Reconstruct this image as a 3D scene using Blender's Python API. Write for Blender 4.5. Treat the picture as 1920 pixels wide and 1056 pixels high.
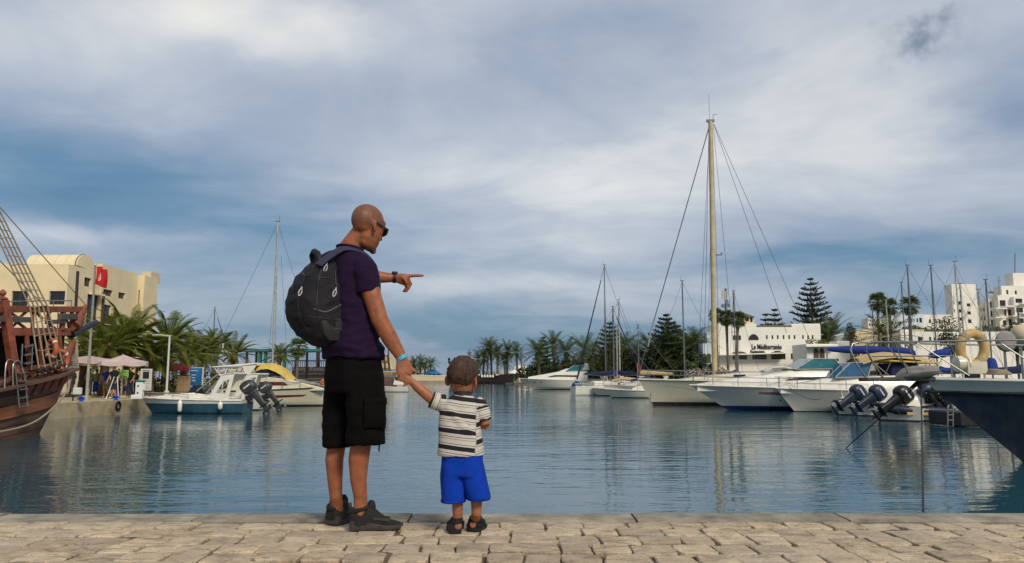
import bpy, bmesh, math, random
from mathutils import Vector, Matrix, noise, Quaternion
R = math.radians
V = Vector
for o in list(bpy.data.objects): bpy.data.objects.remove(o)
SC = bpy.context.scene
COL = SC.collection
# ------------------------------------------------------------------ camera
FPX, TH, CAMZ = 1450.0, math.atan(181/1450.0), 1.82
cam = bpy.data.cameras.new('camera'); cam.sensor_width = 36; cam.lens = FPX/1920*36
cam.clip_start = .05; cam.clip_end = 20000
camo = bpy.data.objects.new('camera', cam); COL.objects.link(camo)
camo.location = (0, 0, CAMZ); camo.rotation_euler = (R(90)+TH, 0, 0)
SC.camera = camo
SC.render.resolution_x, SC.render.resolution_y = 1024, 563
SC.view_settings.view_transform = 'Standard'; SC.view_settings.look = 'None'
SC.view_settings.exposure = 0.85; SC.view_settings.gamma = 1
SC.render.engine = 'CYCLES'
# ------------------------------------------------------------------ node helper
class NT:
    def __init__(s, t): s.t = t; s.n = t.nodes; s.l = t.links
    def new(s, k, **kw):
        n = s.n.new(k)
        for a, b in kw.items(): setattr(n, a, b)
        return n
    def put(s, sock, v):
        if v is None: return
        if isinstance(v, bpy.types.NodeSocket): s.l.new(v, sock)
        elif isinstance(v, (tuple, list)) and len(v) == 3 and sock.type == 'RGBA': sock.default_value = (*v, 1)
        else: sock.default_value = v
    def m(s, op, a, b=None, c=None, clamp=False):
        n = s.new('ShaderNodeMath', operation=op, use_clamp=clamp)
        for i, v in enumerate((a, b, c)): s.put(n.inputs[i], v)
        return n.outputs[0]
    def vm(s, op, a, b=None):
        n = s.new('ShaderNodeVectorMath', operation=op)
        s.put(n.inputs[0], a); s.put(n.inputs[1], b)
        return n.outputs[0]
    def noise(s, vec, scale, detail=4, rough=.55, dist=0, col=False):
        n = s.new('ShaderNodeTexNoise')
        s.put(n.inputs['Vector'], vec)
        n.inputs['Scale'].default_value = scale; n.inputs['Detail'].default_value = detail
        n.inputs['Roughness'].default_value = rough; n.inputs['Distortion'].default_value = dist
        return n.outputs[1 if col else 0]
    def ramp(s, f, stops, interp='LINEAR'):
        n = s.new('ShaderNodeValToRGB'); n.color_ramp.interpolation = interp
        e = n.color_ramp.elements
        while len(e) > 1: e.remove(e[-1])
        e[0].position = stops[0][0]; c = stops[0][1]; e[0].color = (*c, 1) if not isinstance(c, (int, float)) else (c, c, c, 1)
        for p, c in stops[1:]:
            k = e.new(p); k.color = (*c, 1) if not isinstance(c, (int, float)) else (c, c, c, 1)
        s.put(n.inputs[0], f)
        return n.outputs[0]
    def mix(s, f, a, b, mode='MIX'):
        n = s.new('ShaderNodeMix', data_type='RGBA', blend_type=mode)
        s.put(n.inputs[0], f); s.put(n.inputs[6], a); s.put(n.inputs[7], b)
        return n.outputs[2]
    def map(s, vec, scale=(1,1,1), loc=(0,0,0), rot=(0,0,0)):
        n = s.new('ShaderNodeMapping'); s.put(n.inputs[0], vec)
        n.inputs[1].default_value = loc; n.inputs[2].default_value = rot; n.inputs[3].default_value = scale
        return n.outputs[0]
# ------------------------------------------------------------------ sky
SUN_AZ, SUN_EL = R(150), R(38)      # behind the camera, to the right; azimuth from +Y clockwise
W = bpy.data.worlds.new('World'); SC.world = W; W.use_nodes = True
t = NT(W.node_tree); t.n.clear()
SKY = .1
sky = t.new('ShaderNodeTexSky', sky_type='NISHITA'); sky.sun_disc = False
sky.sun_elevation = SUN_EL; sky.sun_rotation = SUN_AZ; sky.air_density = 1.2; sky.dust_density = 1.5
tc = t.new('ShaderNodeTexCoord')
d = tc.outputs['Generated']
sx = t.new('ShaderNodeSeparateXYZ'); t.put(sx.inputs[0], d)
X, Y, Z = sx.outputs
zc = t.m('MAXIMUM', Z, 0.0)
den = t.m('ADD', zc, .17)
cx = t.new('ShaderNodeCombineXYZ'); t.put(cx.inputs[0], t.m('DIVIDE', X, den)); t.put(cx.inputs[1], t.m('DIVIDE', Y, den))
pl = cx.outputs[0]
warp = t.noise(pl, .5, 3, .5, 0, True)
pw = t.vm('ADD', pl, t.vm('MULTIPLY', t.vm('SUBTRACT', warp, (.5, .5, .5)), (1.4, 1.4, 0)))
n1 = t.noise(t.map(pw, (.55, .8, 1), (3.1, 1.7, 0)), .62, 6, .52, .2)
n2 = t.noise(t.map(pw, (.95, 1.25, 1), (7.3, 2.2, 4)), 2.3, 6, .58, .35)
az = t.m('ARCTAN2', X, Y); el = t.m('ARCSINE', Z)
w2 = t.noise(t.vm('MULTIPLY', d, (1, 1, 2.5)), 5.0, 4, .55, 0, True)
sw = t.new('ShaderNodeSeparateXYZ'); t.put(sw.inputs[0], w2)
azw = t.m('ADD', az, t.m('MULTIPLY', t.m('SUBTRACT', sw.outputs[0], .5), .30))
elw = t.m('ADD', el, t.m('MULTIPLY', t.m('SUBTRACT', sw.outputs[1], .5), .10))
dens = t.m('ADD', t.m('MULTIPLY', t.m('SUBTRACT', n1, .5), .62), t.m('MULTIPLY', t.m('SUBTRACT', n2, .5), .40))
def sky_dir(px, py):
    u = (px-960)/FPX; v = (528-py)/FPX; y = math.cos(TH)-v*math.sin(TH); z = math.sin(TH)+v*math.cos(TH)
    return math.atan2(u, y), math.atan2(z, math.hypot(u, y))
# height trend: a darker bluish band low down, brighter overcast above
dens = t.m('ADD', dens, t.ramp(el, [(0, .36), (.055, .28), (.10, .37), (.2, .45), (.45, .58), (1, .62)]))
for px, py, spx, spy, a in ((1130,370,330,120,.30), (1330,560,330,35,.08), (160,345,330,95,-.30), (60,428,280,24,.26), (430,455,200,60,-.14), (620,190,330,60,-.05),
                            (430,30,260,60,.24), (1140,60,230,80,-.14), (1650,260,280,120,.18), (1900,190,130,60,-.26), (1560,485,420,22,-.16),
                            (800,620,420,45,-.14), (240,560,300,30,.10), (950,545,320,25,.12), (1500,110,170,90,.10), (120,110,260,80,.16), (750,330,200,60,.08), (1750,600,200,40,.05)):
    a0, e0 = sky_dir(px, py); sa = spx/FPX; se = spy/FPX
    q = t.m('ADD', t.m('POWER', t.m('DIVIDE', t.m('SUBTRACT', azw, a0), sa), 2.0), t.m('POWER', t.m('DIVIDE', t.m('SUBTRACT', elw, e0), se), 2.0))
    dens = t.m('ADD', dens, t.m('MULTIPLY', t.m('EXPONENT', t.m('MULTIPLY', q, -1.0)), a))
cc = t.ramp(dens, [(0, (.045, .135, .25)), (.22, (.10, .205, .33)), (.42, (.265, .325, .43)), (.62, (.45, .485, .55)), (.80, (.69, .69, .68)), (.95, (.88, .84, .75))])
# the one small dark scud cloud
a0, e0 = sky_dir(1732, 68)
scn = t.noise(d, 34, 4, .6, 0, True); ss = t.new('ShaderNodeSeparateXYZ'); t.put(ss.inputs[0], scn)
q = t.m('ADD', t.m('POWER', t.m('DIVIDE', t.m('SUBTRACT', t.m('ADD', az, t.m('MULTIPLY', t.m('SUBTRACT', ss.outputs[0], .5), .09)), a0), .030), 2.0),
        t.m('POWER', t.m('DIVIDE', t.m('SUBTRACT', t.m('ADD', el, t.m('MULTIPLY', t.m('SUBTRACT', ss.outputs[1], .5), .08)), e0), .019), 2.0))
cc = t.mix(t.m('MULTIPLY', t.m('EXPONENT', t.m('MULTIPLY', q, -1.0)), .92), cc, (.17, .215, .29))
cc = t.vm('SCALE', cc); cc.node.inputs['Scale'].default_value = .61/SKY
full = t.mix(.90, sky.outputs[0], cc)
bg = t.new('ShaderNodeBackground'); t.put(bg.inputs[0], full); bg.inputs[1].default_value = SKY
wo = t.new('ShaderNodeOutputWorld'); t.l.new(bg.outputs[0], wo.inputs[0])
# ------------------------------------------------------------------ sun (behind thin cloud)
sl = bpy.data.lights.new('sun', 'SUN'); sl.energy = 1.5; sl.angle = R(14); sl.color = (1, .93, .80)
so = bpy.data.objects.new('sun', sl); COL.objects.link(so)
sd = V((math.sin(SUN_AZ)*math.cos(SUN_EL), math.cos(SUN_AZ)*math.cos(SUN_EL), math.sin(SUN_EL)))
so.rotation_euler = (-sd).to_track_quat('-Z', 'Y').to_euler(); so.location = (-30, -30, 60)
# ------------------------------------------------------------------ geometry helpers
def P(px, py, D):
    u = (px-960)/FPX; v = (528-py)/FPX
    s = D/(math.cos(TH)-v*math.sin(TH))
    return V((u*s, D, CAMZ+(math.sin(TH)+v*math.cos(TH))*s))
def G(px, py, z=0.0):
    u = (px-960)/FPX; v = (528-py)/FPX
    s = (z-CAMZ)/(math.sin(TH)+v*math.cos(TH))
    return V((u*s, (math.cos(TH)-v*math.sin(TH))*s, z))
def ring(c, ax, bx, n=16, p=2.0):
    c = V(c); ax = V(ax); bx = V(bx); out = []
    for i in range(n):
        a = 2*math.pi*i/n; ca, sa = math.cos(a), math.sin(a)
        if p != 2.0:
            ca = math.copysign(abs(ca)**(2/p), ca); sa = math.copysign(abs(sa)**(2/p), sa)
        out.append(c+ax*ca+bx*sa)
    return out
class MB:
    def __init__(s): s.v = []; s.f = []
    def add(s, vs, fs):
        b = len(s.v); s.v += [V(v) for v in vs]; s.f += [tuple(b+i for i in f) for f in fs]; return s
    def box(s, c, d, rz=0, rx=0, ry=0, taper=1.0):
        x, y, z = (q/2 for q in d); M_ = Matrix.Rotation(rz, 3, 'Z') @ Matrix.Rotation(ry, 3, 'Y') @ Matrix.Rotation(rx, 3, 'X'); c = V(c)
        vs = [c+M_ @ V((i*x*(taper if k > 0 else 1), j*y*(taper if k > 0 else 1), k*z)) for k in (-1, 1) for j in (-1, 1) for i in (-1, 1)]
        return s.add(vs, [(0,2,3,1), (4,5,7,6), (0,1,5,4), (2,6,7,3), (0,4,6,2), (1,3,7,5)])
    def bar(s, a, b, w, h=None, up=(0,0,1)):
        a = V(a); b = V(b); h = h or w; dv = (b-a).normalized(); u = V(up)
        if abs(dv.dot(u)) > .98: u = V((1,0,0))
        sd_ = dv.cross(u).normalized(); u = sd_.cross(dv)
        vs = [p_+sd_*(i*w/2)+u*(j*h/2) for p_ in (a, b) for j in (-1, 1) for i in (-1, 1)]
        return s.add(vs, [(0,2,3,1), (4,5,7,6), (0,1,5,4), (2,6,7,3), (0,4,6,2), (1,3,7,5)])
    def loft(s, rings, cap=True, closed=True):
        n = len(rings[0]); vs = [p_ for r in rings for p_ in r]; fs = []
        for k in range(len(rings)-1):
            for i in range(n if closed else n-1):
                j = (i+1) % n
                fs.append((k*n+i, k*n+j, (k+1)*n+j, (k+1)*n+i))
        if cap and closed:
            fs.append(tuple(range(n-1, -1, -1))); fs.append(tuple((len(rings)-1)*n+i for i in range(n)))
        return s.add(vs, fs)
    def tube(s, pts, r, n=8, cap=True, rr=None):
        pts = [V(p_) for p_ in pts]; m = len(pts)
        rs = r if isinstance(r, (list, tuple)) else [r]*m
        tg = [(pts[min(i+1, m-1)]-pts[max(i-1, 0)]).normalized() for i in range(m)]
        u = V((0,0,1)) if abs(tg[0].z) < .9 else V((1,0,0))
        rings = []
        for i in range(m):
            u = (u-tg[i]*u.dot(tg[i]))
            u = u.normalized() if u.length > 1e-6 else tg[i].orthogonal().normalized()
            w = tg[i].cross(u)
            rings.append(ring(pts[i], u*rs[i]*(rr or 1), w*rs[i], n))
        return s.loft(rings, cap)
    def ell(s, c, ax, bx, cx_, n=14, m=9):
        c = V(c); ax = V(ax); bx = V(bx); cx_ = V(cx_); rings = []
        for k in range(1, m):
            a = math.pi*k/m-math.pi/2
            rings.append(ring(c+cx_*math.sin(a), ax*math.cos(a), bx*math.cos(a), n))
        b = len(s.v); s.loft(rings, False)
        e = len(s.v); s.v += [c-cx_, c+cx_]; L0 = b+(m-2)*n
        for i in range(n):
            j = (i+1) % n
            s.f.append((b+j, b+i, e)); s.f.append((L0+i, L0+j, e+1))
        return s
    def sph(s, c, r, n=12, m=8): return s.ell(c, (r,0,0), (0,r,0), (0,0,r), n, m)
    def lathe(s, prof, c=(0,0,0), n=16, ax='Z', cap=True):
        c = V(c); rings = []
        for r, z in prof:
            r = max(r, 1e-4)
            if ax == 'Z': rings.append(ring(c+V((0,0,z)), (r,0,0), (0,r,0), n))
            elif ax == 'X': rings.append(ring(c+V((z,0,0)), (0,r,0), (0,0,r), n))
            else: rings.append(ring(c+V((0,z,0)), (0,0,r), (r,0,0), n))
        return s.loft(rings, cap)
    def prism(s, pts, off):                     # planar outline extruded along off
        off = V(off); pts = [V(p_) for p_ in pts]; n = len(pts)
        fs = [tuple(range(n-1, -1, -1)), tuple(range(n, 2*n))]+[(i, (i+1) % n, n+(i+1) % n, n+i) for i in range(n)]
        return s.add(pts+[p_+off for p_ in pts], fs)
    def torus(s, c, ax, bx, r, n=24, m=8, squash=1.0):
        c = V(c); ax = V(ax); bx = V(bx); nz = ax.cross(bx).normalized(); b = len(s.v)
        for i in range(n):
            a = 2*math.pi*i/n; e = ax*math.cos(a)+bx*math.sin(a); er = e.normalized()
            s.v += [c+e+er*(r*math.cos(2*math.pi*k/m))+nz*(r*squash*math.sin(2*math.pi*k/m)) for k in range(m)]
        for i in range(n):
            for k in range(m):
                i2 = (i+1) % n; k2 = (k+1) % m
                s.f.append((b+i*m+k, b+i2*m+k, b+i2*m+k2, b+i*m+k2))
        return s
    def xf(s, M_): s.v = [M_ @ v for v in s.v]; return s
    def mesh(s, name):
        me = bpy.data.meshes.new(name); me.from_pydata([tuple(v) for v in s.v], [], s.f)
        bm = bmesh.new(); bm.from_mesh(me); bmesh.ops.recalc_face_normals(bm, faces=bm.faces); bm.to_mesh(me); bm.free()
        return me
    def build(s, name, mat, parent=None, smooth=False, bevel=0, world=False, vox=0, sm=0):
        if world and parent is not None:
            s.xf(wmat(parent).inverted())
        me = s.mesh(name)
        if vox: me = remesh(me, vox, sm)
        if bevel: bevel_mesh(me, bevel)
        if mat: me.materials.append(M[mat] if isinstance(mat, str) else mat)
        if smooth: smooth_mesh(me, smooth)
        o = bpy.data.objects.new(name, me); COL.objects.link(o)
        if parent is not None: o.parent = parent
        return o
def wmat(o):
    m = Matrix.Translation(o.location) @ o.rotation_euler.to_matrix().to_4x4()
    return (wmat(o.parent) @ m) if o.parent else m
def smooth_mesh(me, ang):
    me.polygons.foreach_set('use_smooth', [True]*len(me.polygons))
    a = R(ang if ang > 1 else 40)
    bm = bmesh.new(); bm.from_mesh(me)
    for e in bm.edges:
        e.smooth = not (len(e.link_faces) == 2 and e.calc_face_angle(0) > a)
    bm.to_mesh(me); bm.free()
def bevel_mesh(me, w):
    bm = bmesh.new(); bm.from_mesh(me)
    es = [e for e in bm.edges if len(e.link_faces) == 2 and e.calc_face_angle(0) > R(30)]
    bmesh.ops.bevel(bm, geom=es, offset=w, segments=1, affect='EDGES', clamp_overlap=True)
    bm.to_mesh(me); bm.free()
def remesh(me, vox, sm=4):
    o = bpy.data.objects.new('tmp', me); COL.objects.link(o)
    md = o.modifiers.new('r', 'REMESH'); md.mode = 'VOXEL'; md.voxel_size = vox; md.use_smooth_shade = True
    if sm: k = o.modifiers.new('s', 'SMOOTH'); k.iterations = sm; k.factor = .5
    dg = bpy.context.evaluated_depsgraph_get(); dg.update()
    r = bpy.data.meshes.new_from_object(o.evaluated_get(dg))
    bpy.data.objects.remove(o); r.name = me.name
    return r
def warp_mesh(o, fn):
    me = o.data
    for v in me.vertices: v.co = fn(v.co, v.normal)
    me.update()
def empty(name, loc=(0,0,0), rz=0):
    o = bpy.data.objects.new(name, None); COL.objects.link(o); o.location = loc; o.rotation_euler = (0, 0, rz); o.empty_display_size = .2
    return o
def tag(o, label, cat, group=None):
    o['label'] = label; o['category'] = cat
    if group: o['group'] = group
    return o
def thing(name, label, cat, loc=(0,0,0), rz=0, group=None): return tag(empty(name, loc, rz), label, cat, group)
def struct(o): o['kind'] = 'structure'; return o
def stuff(o): o['kind'] = 'stuff'; return o
KIDS = {}
def copy_tree(o, parent=None, label=None, loc=None, rz=None, scale=None):
    c = o.copy(); COL.objects.link(c); c.parent = parent
    if label: c['label'] = label
    if loc is not None: c.location = loc
    if rz is not None: c.rotation_euler = (0, 0, rz)
    if scale is not None: c.scale = (scale,)*3 if isinstance(scale, (int, float)) else scale
    for ch in list(o.children): copy_tree(ch, c)
    return c
def text(body, size, loc, rot, mat, parent, name='lettering', extr=.01, align='CENTER', shear=0, bold=0, sx=1):
    cu = bpy.data.curves.new(name, 'FONT'); cu.body = body; cu.size = size; cu.extrude = extr; cu.align_x = align; cu.shear = shear; cu.offset = bold; cu.resolution_u = 2
    o = bpy.data.objects.new('tmp', cu); COL.objects.link(o)
    dg = bpy.context.evaluated_depsgraph_get(); dg.update()
    me = bpy.data.meshes.new_from_object(o.evaluated_get(dg)); bpy.data.objects.remove(o); me.name = name
    me.transform(Matrix.Diagonal((sx, 1, 1, 1)))
    me.materials.clear(); me.materials.append(M[mat])
    o = bpy.data.objects.new(name, me); COL.objects.link(o); o.location = loc; o.rotation_euler = rot; o.parent = parent
    return o
# ------------------------------------------------------------------ materials
M = {}
def mat(name, col, rough=.6, metal=0, var=.12, scale=6, bump=0, bs=None, spec=.4, coat=0, col2=None, trans=0, stretch=(1,1,1), dirt=0, emis=None):
    m = bpy.data.materials.new(name); m.use_nodes = True; t = NT(m.node_tree); b = t.n['Principled BSDF']
    co = t.new('ShaderNodeTexCoord').outputs['Object']
    oi = t.new('ShaderNodeObjectInfo').outputs['Random']
    cv = t.vm('ADD', t.map(co, stretch), t.vm('SCALE', (7.1, 3.7, 5.3)))
    t.l.new(oi, cv.node.inputs[1].links[0].from_node.inputs['Scale'])
    n = t.noise(cv, scale, 6, .6)
    c2 = col2 or tuple(c*(1-var*2.2) for c in col); c1 = tuple(min(1, c*(1+var)) for c in col)
    base = t.mix(t.ramp(n, [(.3, 0), (.7, 1)]), c2, c1)
    base = t.mix(var*.9, base, t.mix(oi, (.5,.5,.5), (1,1,1)), 'MULTIPLY')
    if dirt:
        dn = t.noise(t.map(cv, (1, 1, .25)), scale*.35, 5, .65)
        base = t.mix(t.m('MULTIPLY', t.ramp(dn, [(.5, 0), (.72, 1)]), dirt), base, tuple(c*.35 for c in col))
    t.put(b.inputs['Base Color'], base)
    t.put(b.inputs['Roughness'], t.m('ADD', t.m('MULTIPLY', t.m('SUBTRACT', n, .5), .25), rough, clamp=True))
    b.inputs['Metallic'].default_value = metal; b.inputs['Specular IOR Level'].default_value = spec; b.inputs['Coat Weight'].default_value = coat
    if bump:
        bn = t.new('ShaderNodeBump'); bn.inputs['Strength'].default_value = 1; bn.inputs['Distance'].default_value = bump
        t.put(bn.inputs['Height'], t.noise(cv, bs or scale*4, 5, .6)); t.l.new(bn.outputs[0], b.inputs['Normal'])
    if trans:
        tr = t.new('ShaderNodeBsdfTranslucent'); t.put(tr.inputs[0], base); mx = t.new('ShaderNodeMixShader'); mx.inputs[0].default_value = trans
        t.l.new(b.outputs[0], mx.inputs[1]); t.l.new(tr.outputs[0], mx.inputs[2]); t.l.new(mx.outputs[0], t.n['Material Output'].inputs[0])
    M[name] = m; return m
def zpaint(name, bands, rough=.25, coat=.3, var=.06, scale=3):       # paint schemes: bands of colour by height on the thing, low to high [(z,col)...]
    m = mat(name, bands[-1][1], rough, 0, var, scale, coat=coat); t = NT(m.node_tree); b = t.n['Principled BSDF']
    co = t.new('ShaderNodeTexCoord').outputs['Object']; s_ = t.new('ShaderNodeSeparateXYZ'); t.put(s_.inputs[0], co)
    c = bands[0][1]
    for i in range(1, len(bands)): c = t.mix(t.m('GREATER_THAN', s_.outputs[2], bands[i-1][0]), c, bands[i][1])
    n = t.noise(t.map(co, (1,1,.3)), scale, 6, .6)
    c = t.mix(t.ramp(n, [(.45, 0), (.75, .35)]), c, t.mix(.45, c, (.25, .2, .13)))
    t.put(b.inputs['Base Color'], c)
    return m
mat('white_gel', (.76, .72, .62), .28, var=.05, scale=2, coat=.3, dirt=.15)
mat('cream_gel', (.66, .59, .43), .35, var=.06, scale=2, coat=.2, dirt=.2)
mat('white_paint', (.72, .70, .64), .5, var=.05)
mat('steel', (.40, .38, .34), .36, 1, .1, 20)
mat('alu', (.50, .47, .38), .42, .5, .1, 4)
mat('mast_tan', (.52, .42, .24), .5, .0, .12, 2, dirt=.2)
mat('alu_dark', (.16, .17, .18), .45, .4, .1, 4)
mat('wire', (.10, .10, .10), .5, .3, .1)
mat('black_rubber', (.012, .012, .013), .55, var=.2)
mat('black_plastic', (.014, .014, .016), .35, var=.2, scale=14)
mat('rope', (.36, .29, .19), .9, var=.2, scale=30, bump=.004)
mat('rope_dark', (.035, .03, .025), .9, var=.2, scale=30)
mat('canvas_blue', (.008, .03, .21), .8, var=.2, scale=4, bump=.01, bs=6)
mat('canvas_navy', (.008, .012, .06), .8, var=.2, scale=4, bump=.01, bs=6)
mat('canvas_tan', (.50, .36, .17), .85, var=.12, scale=4, bump=.01, bs=6)
mat('canvas_yellow', (.62, .42, .10), .85, var=.12, scale=4, bump=.012, bs=5)
mat('canvas_grey', (.28, .26, .23), .85, var=.12, scale=4, bump=.01)
mat('glass_dark', (.012, .018, .022), .08, var=.2, spec=.6)
mat('glass_teal', (.03, .16, .19), .08, var=.15, spec=.6)
mat('glass_blue', (.03, .12, .24), .08, var=.15, spec=.6)
mat('red_flag', (.50, .012, .015), .8, var=.15)
mat('concrete', (.42, .33, .20), .85, var=.16, scale=1.6, bump=.01, dirt=.5)
mat('coping', (.33, .285, .21), .88, var=.24, scale=6, bump=.008, bs=50, dirt=.7)
mat('plaster_cream', (.74, .61, .38), .85, var=.05, scale=.5, dirt=.16, bump=.01, bs=3)
mat('plaster_white', (.80, .76, .66), .85, var=.05, scale=.4, dirt=.12, bump=.01, bs=3)
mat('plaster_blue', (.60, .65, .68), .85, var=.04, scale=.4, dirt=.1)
mat('plaster_sand', (.62, .50, .32), .85, var=.05, scale=.5, dirt=.15)
mat('window_dark', (.02, .02, .022), .15, var=.3, spec=.6)
mat('wood_frame', (.09, .05, .03), .6, var=.2)
mat('roof_tile', (.10, .11, .045), .8, var=.2, scale=3)
mat('trunk', (.14, .095, .06), .95, var=.25, scale=5, bump=.05, bs=9)
mat('trunk_grey', (.17, .14, .11), .95, var=.25, scale=5, bump=.03, bs=9)
mat('frond', (.175, .205, .02), .5, var=.25, scale=2, trans=.4)
mat('frond_dry', (.20, .14, .045), .8, var=.25, scale=2, trans=.15)
mat('frond_dark', (.10, .135, .026), .5, var=.3, scale=1, trans=.35)
mat('leaf_olive', (.135, .15, .028), .6, var=.35, scale=1.2, trans=.35)
mat('leaf_dark', (.085, .115, .032), .6, var=.35, scale=1.2, trans=.3)
mat('leaf_pine', (.085, .105, .065), .6, var=.3, scale=1, trans=.25)
mat('ground_sand', (.36, .29, .20), .95, var=.15, scale=.4, bump=.02)
mat('brown_hull', (.16, .078, .048), .7, var=.25, scale=3, bump=.008, bs=14, stretch=(.3,.3,2), dirt=.3)
mat('orange_wood', (.36, .13, .055), .65, var=.2, scale=3, bump=.006, bs=14, stretch=(.3,.3,2), dirt=.25)
mat('red_wood', (.27, .075, .038), .65, var=.22, scale=4, bump=.005, bs=14, dirt=.3)
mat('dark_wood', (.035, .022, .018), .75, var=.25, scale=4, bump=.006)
mat('grey_wood', (.10, .085, .07), .8, var=.25, scale=4, bump=.006)
mat('lifering', (.50, .12, .04), .55, var=.15)
mat('lifering_tan', (.52, .34, .13), .55, var=.12, scale=5, dirt=.3)
mat('pink_canvas', (.64, .50, .46), .85, var=.08, scale=1.5, trans=.2)
mat('red_canvas', (.34, .03, .03), .85, var=.12, scale=2, trans=.15)
mat('teal_paint', (.02, .17, .16), .5, var=.15)
mat('blue_roof', (.02, .20, .45), .6, var=.1)
mat('skin', (.38, .185, .105), .5, var=.06, scale=9, spec=.35)
mat('skin_pale', (.42, .22, .14), .5, var=.06, scale=9)
mat('metal_white', (.6, .58, .52), .45, var=.06)
# ================================================================== water
m = bpy.data.materials.new('water'); m.use_nodes = True; t = NT(m.node_tree); b = t.n['Principled BSDF']
geo = t.new('ShaderNodeNewGeometry').outputs['Position']
cn = t.noise(t.map(geo, (.05, .1, 1)), 1, 3)
t.put(b.inputs['Base Color'], t.mix(t.ramp(cn, [(.35, 0), (.65, 1)]), (.014, .062, .085), (.019, .08, .097)))
b.inputs['Roughness'].default_value = .03; b.inputs['IOR'].default_value = 1.48; b.inputs['Specular IOR Level'].default_value = .5
h1 = t.noise(t.map(geo, (.8, 2.0, 1), rot=(0, 0, .06)), 1.0, 2, .5)
h2 = t.noise(t.map(geo, (2.2, 5.0, 1), (3, 9, 0), rot=(0, 0, -.12)), 1.0, 3, .55)
h3 = t.noise(t.map(geo, (.16, .5, 1), (13, 9, 0)), 1.0, 2, .5)
patch = t.ramp(t.noise(t.map(geo, (.03, .09, 1), (5, 2, 0)), 1.0, 3, .5), [(.35, .45), (.65, 1.25)])
hh = t.m('ADD', t.m('ADD', t.m('MULTIPLY', h1, .021), t.m('MULTIPLY', h2, .0095)), t.m('MULTIPLY', h3, .032))
hh = t.m('MULTIPLY', hh, patch)
bn = t.new('ShaderNodeBump'); bn.inputs['Strength'].default_value = 1; bn.inputs['Distance'].default_value = 1.0
t.put(bn.inputs['Height'], hh); t.l.new(bn.outputs[0], b.inputs['Normal'])
M['water'] = m
w = MB(); w.add([(-6000, -200, 0), (6000, -200, 0), (6000, 9000, 0), (-6000, 9000, 0)], [(0, 1, 2, 3)])
struct(w.build('water', 'water'))
# ================================================================== near quay: stone setts, coping, wall
QZ = 1.0
def stone_mat():
    m = mat('sett', (.53, .42, .29), .85, var=.16, scale=9, bump=.010, bs=45, col2=(.38, .29, .19)); t = NT(m.node_tree); b = t.n['Principled BSDF']
    co = t.new('ShaderNodeNewGeometry').outputs['Position']; oi = t.new('ShaderNodeObjectInfo').outputs['Random']
    src = b.inputs['Base Color'].links[0].from_socket
    c = t.mix(.55, src, t.ramp(oi, [(0, (.62, .60, .58)), (.35, (.85, .80, .74)), (.7, (1.05, 1.0, .92)), (1, (1.25, 1.2, 1.08))]), 'MULTIPLY')
    st = t.noise(t.map(co, (1, 2.2, 1)), 7, 6, .7, .6)
    c = t.mix(t.m('MULTIPLY', t.ramp(st, [(.52, 0), (.60, 1)]), .6), c, (.15, .10, .058))
    pit = t.noise(co, 46, 3, .6)
    c = t.mix(t.m('MULTIPLY', t.ramp(pit, [(.60, 0), (.68, 1)]), .6), c, (.12, .085, .055))
    big = t.noise(co, 1.1, 3, .5)
    c = t.mix(t.ramp(big, [(.4, 0), (.62, .32)]), c, (.42, .36, .28))
    t.put(b.inputs['Base Color'], c)
stone_mat()
mat('joint', (.075, .048, .03), .95, var=.25, scale=14, bump=.01, bs=50, col2=(.17, .12, .075))  # brown dirt bed, its colour darkened further for harder shadow between the stones
pav = MB()
nx, ny = 110, 34; x0, x1, y0, y1 = -5.5, 5.5, 2.2, 4.588
pv = [(x0+(x1-x0)*i/nx, y0+(y1-y0)*j/ny, 0) for j in range(ny+1) for i in range(nx+1)]
pv = [(x, y, QZ-.017+.018*noise.noise((x*2.3, y*3.1, 4))+.008*noise.noise((x*9, y*9, 1))) for x, y, z in pv]
pav.add(pv, [(j*(nx+1)+i, j*(nx+1)+i+1, (j+1)*(nx+1)+i+1, (j+1)*(nx+1)+i) for j in range(ny) for i in range(nx)])
pavo = struct(pav.build('pavement', 'joint', smooth=60))
rnd = random.Random(5)
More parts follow.
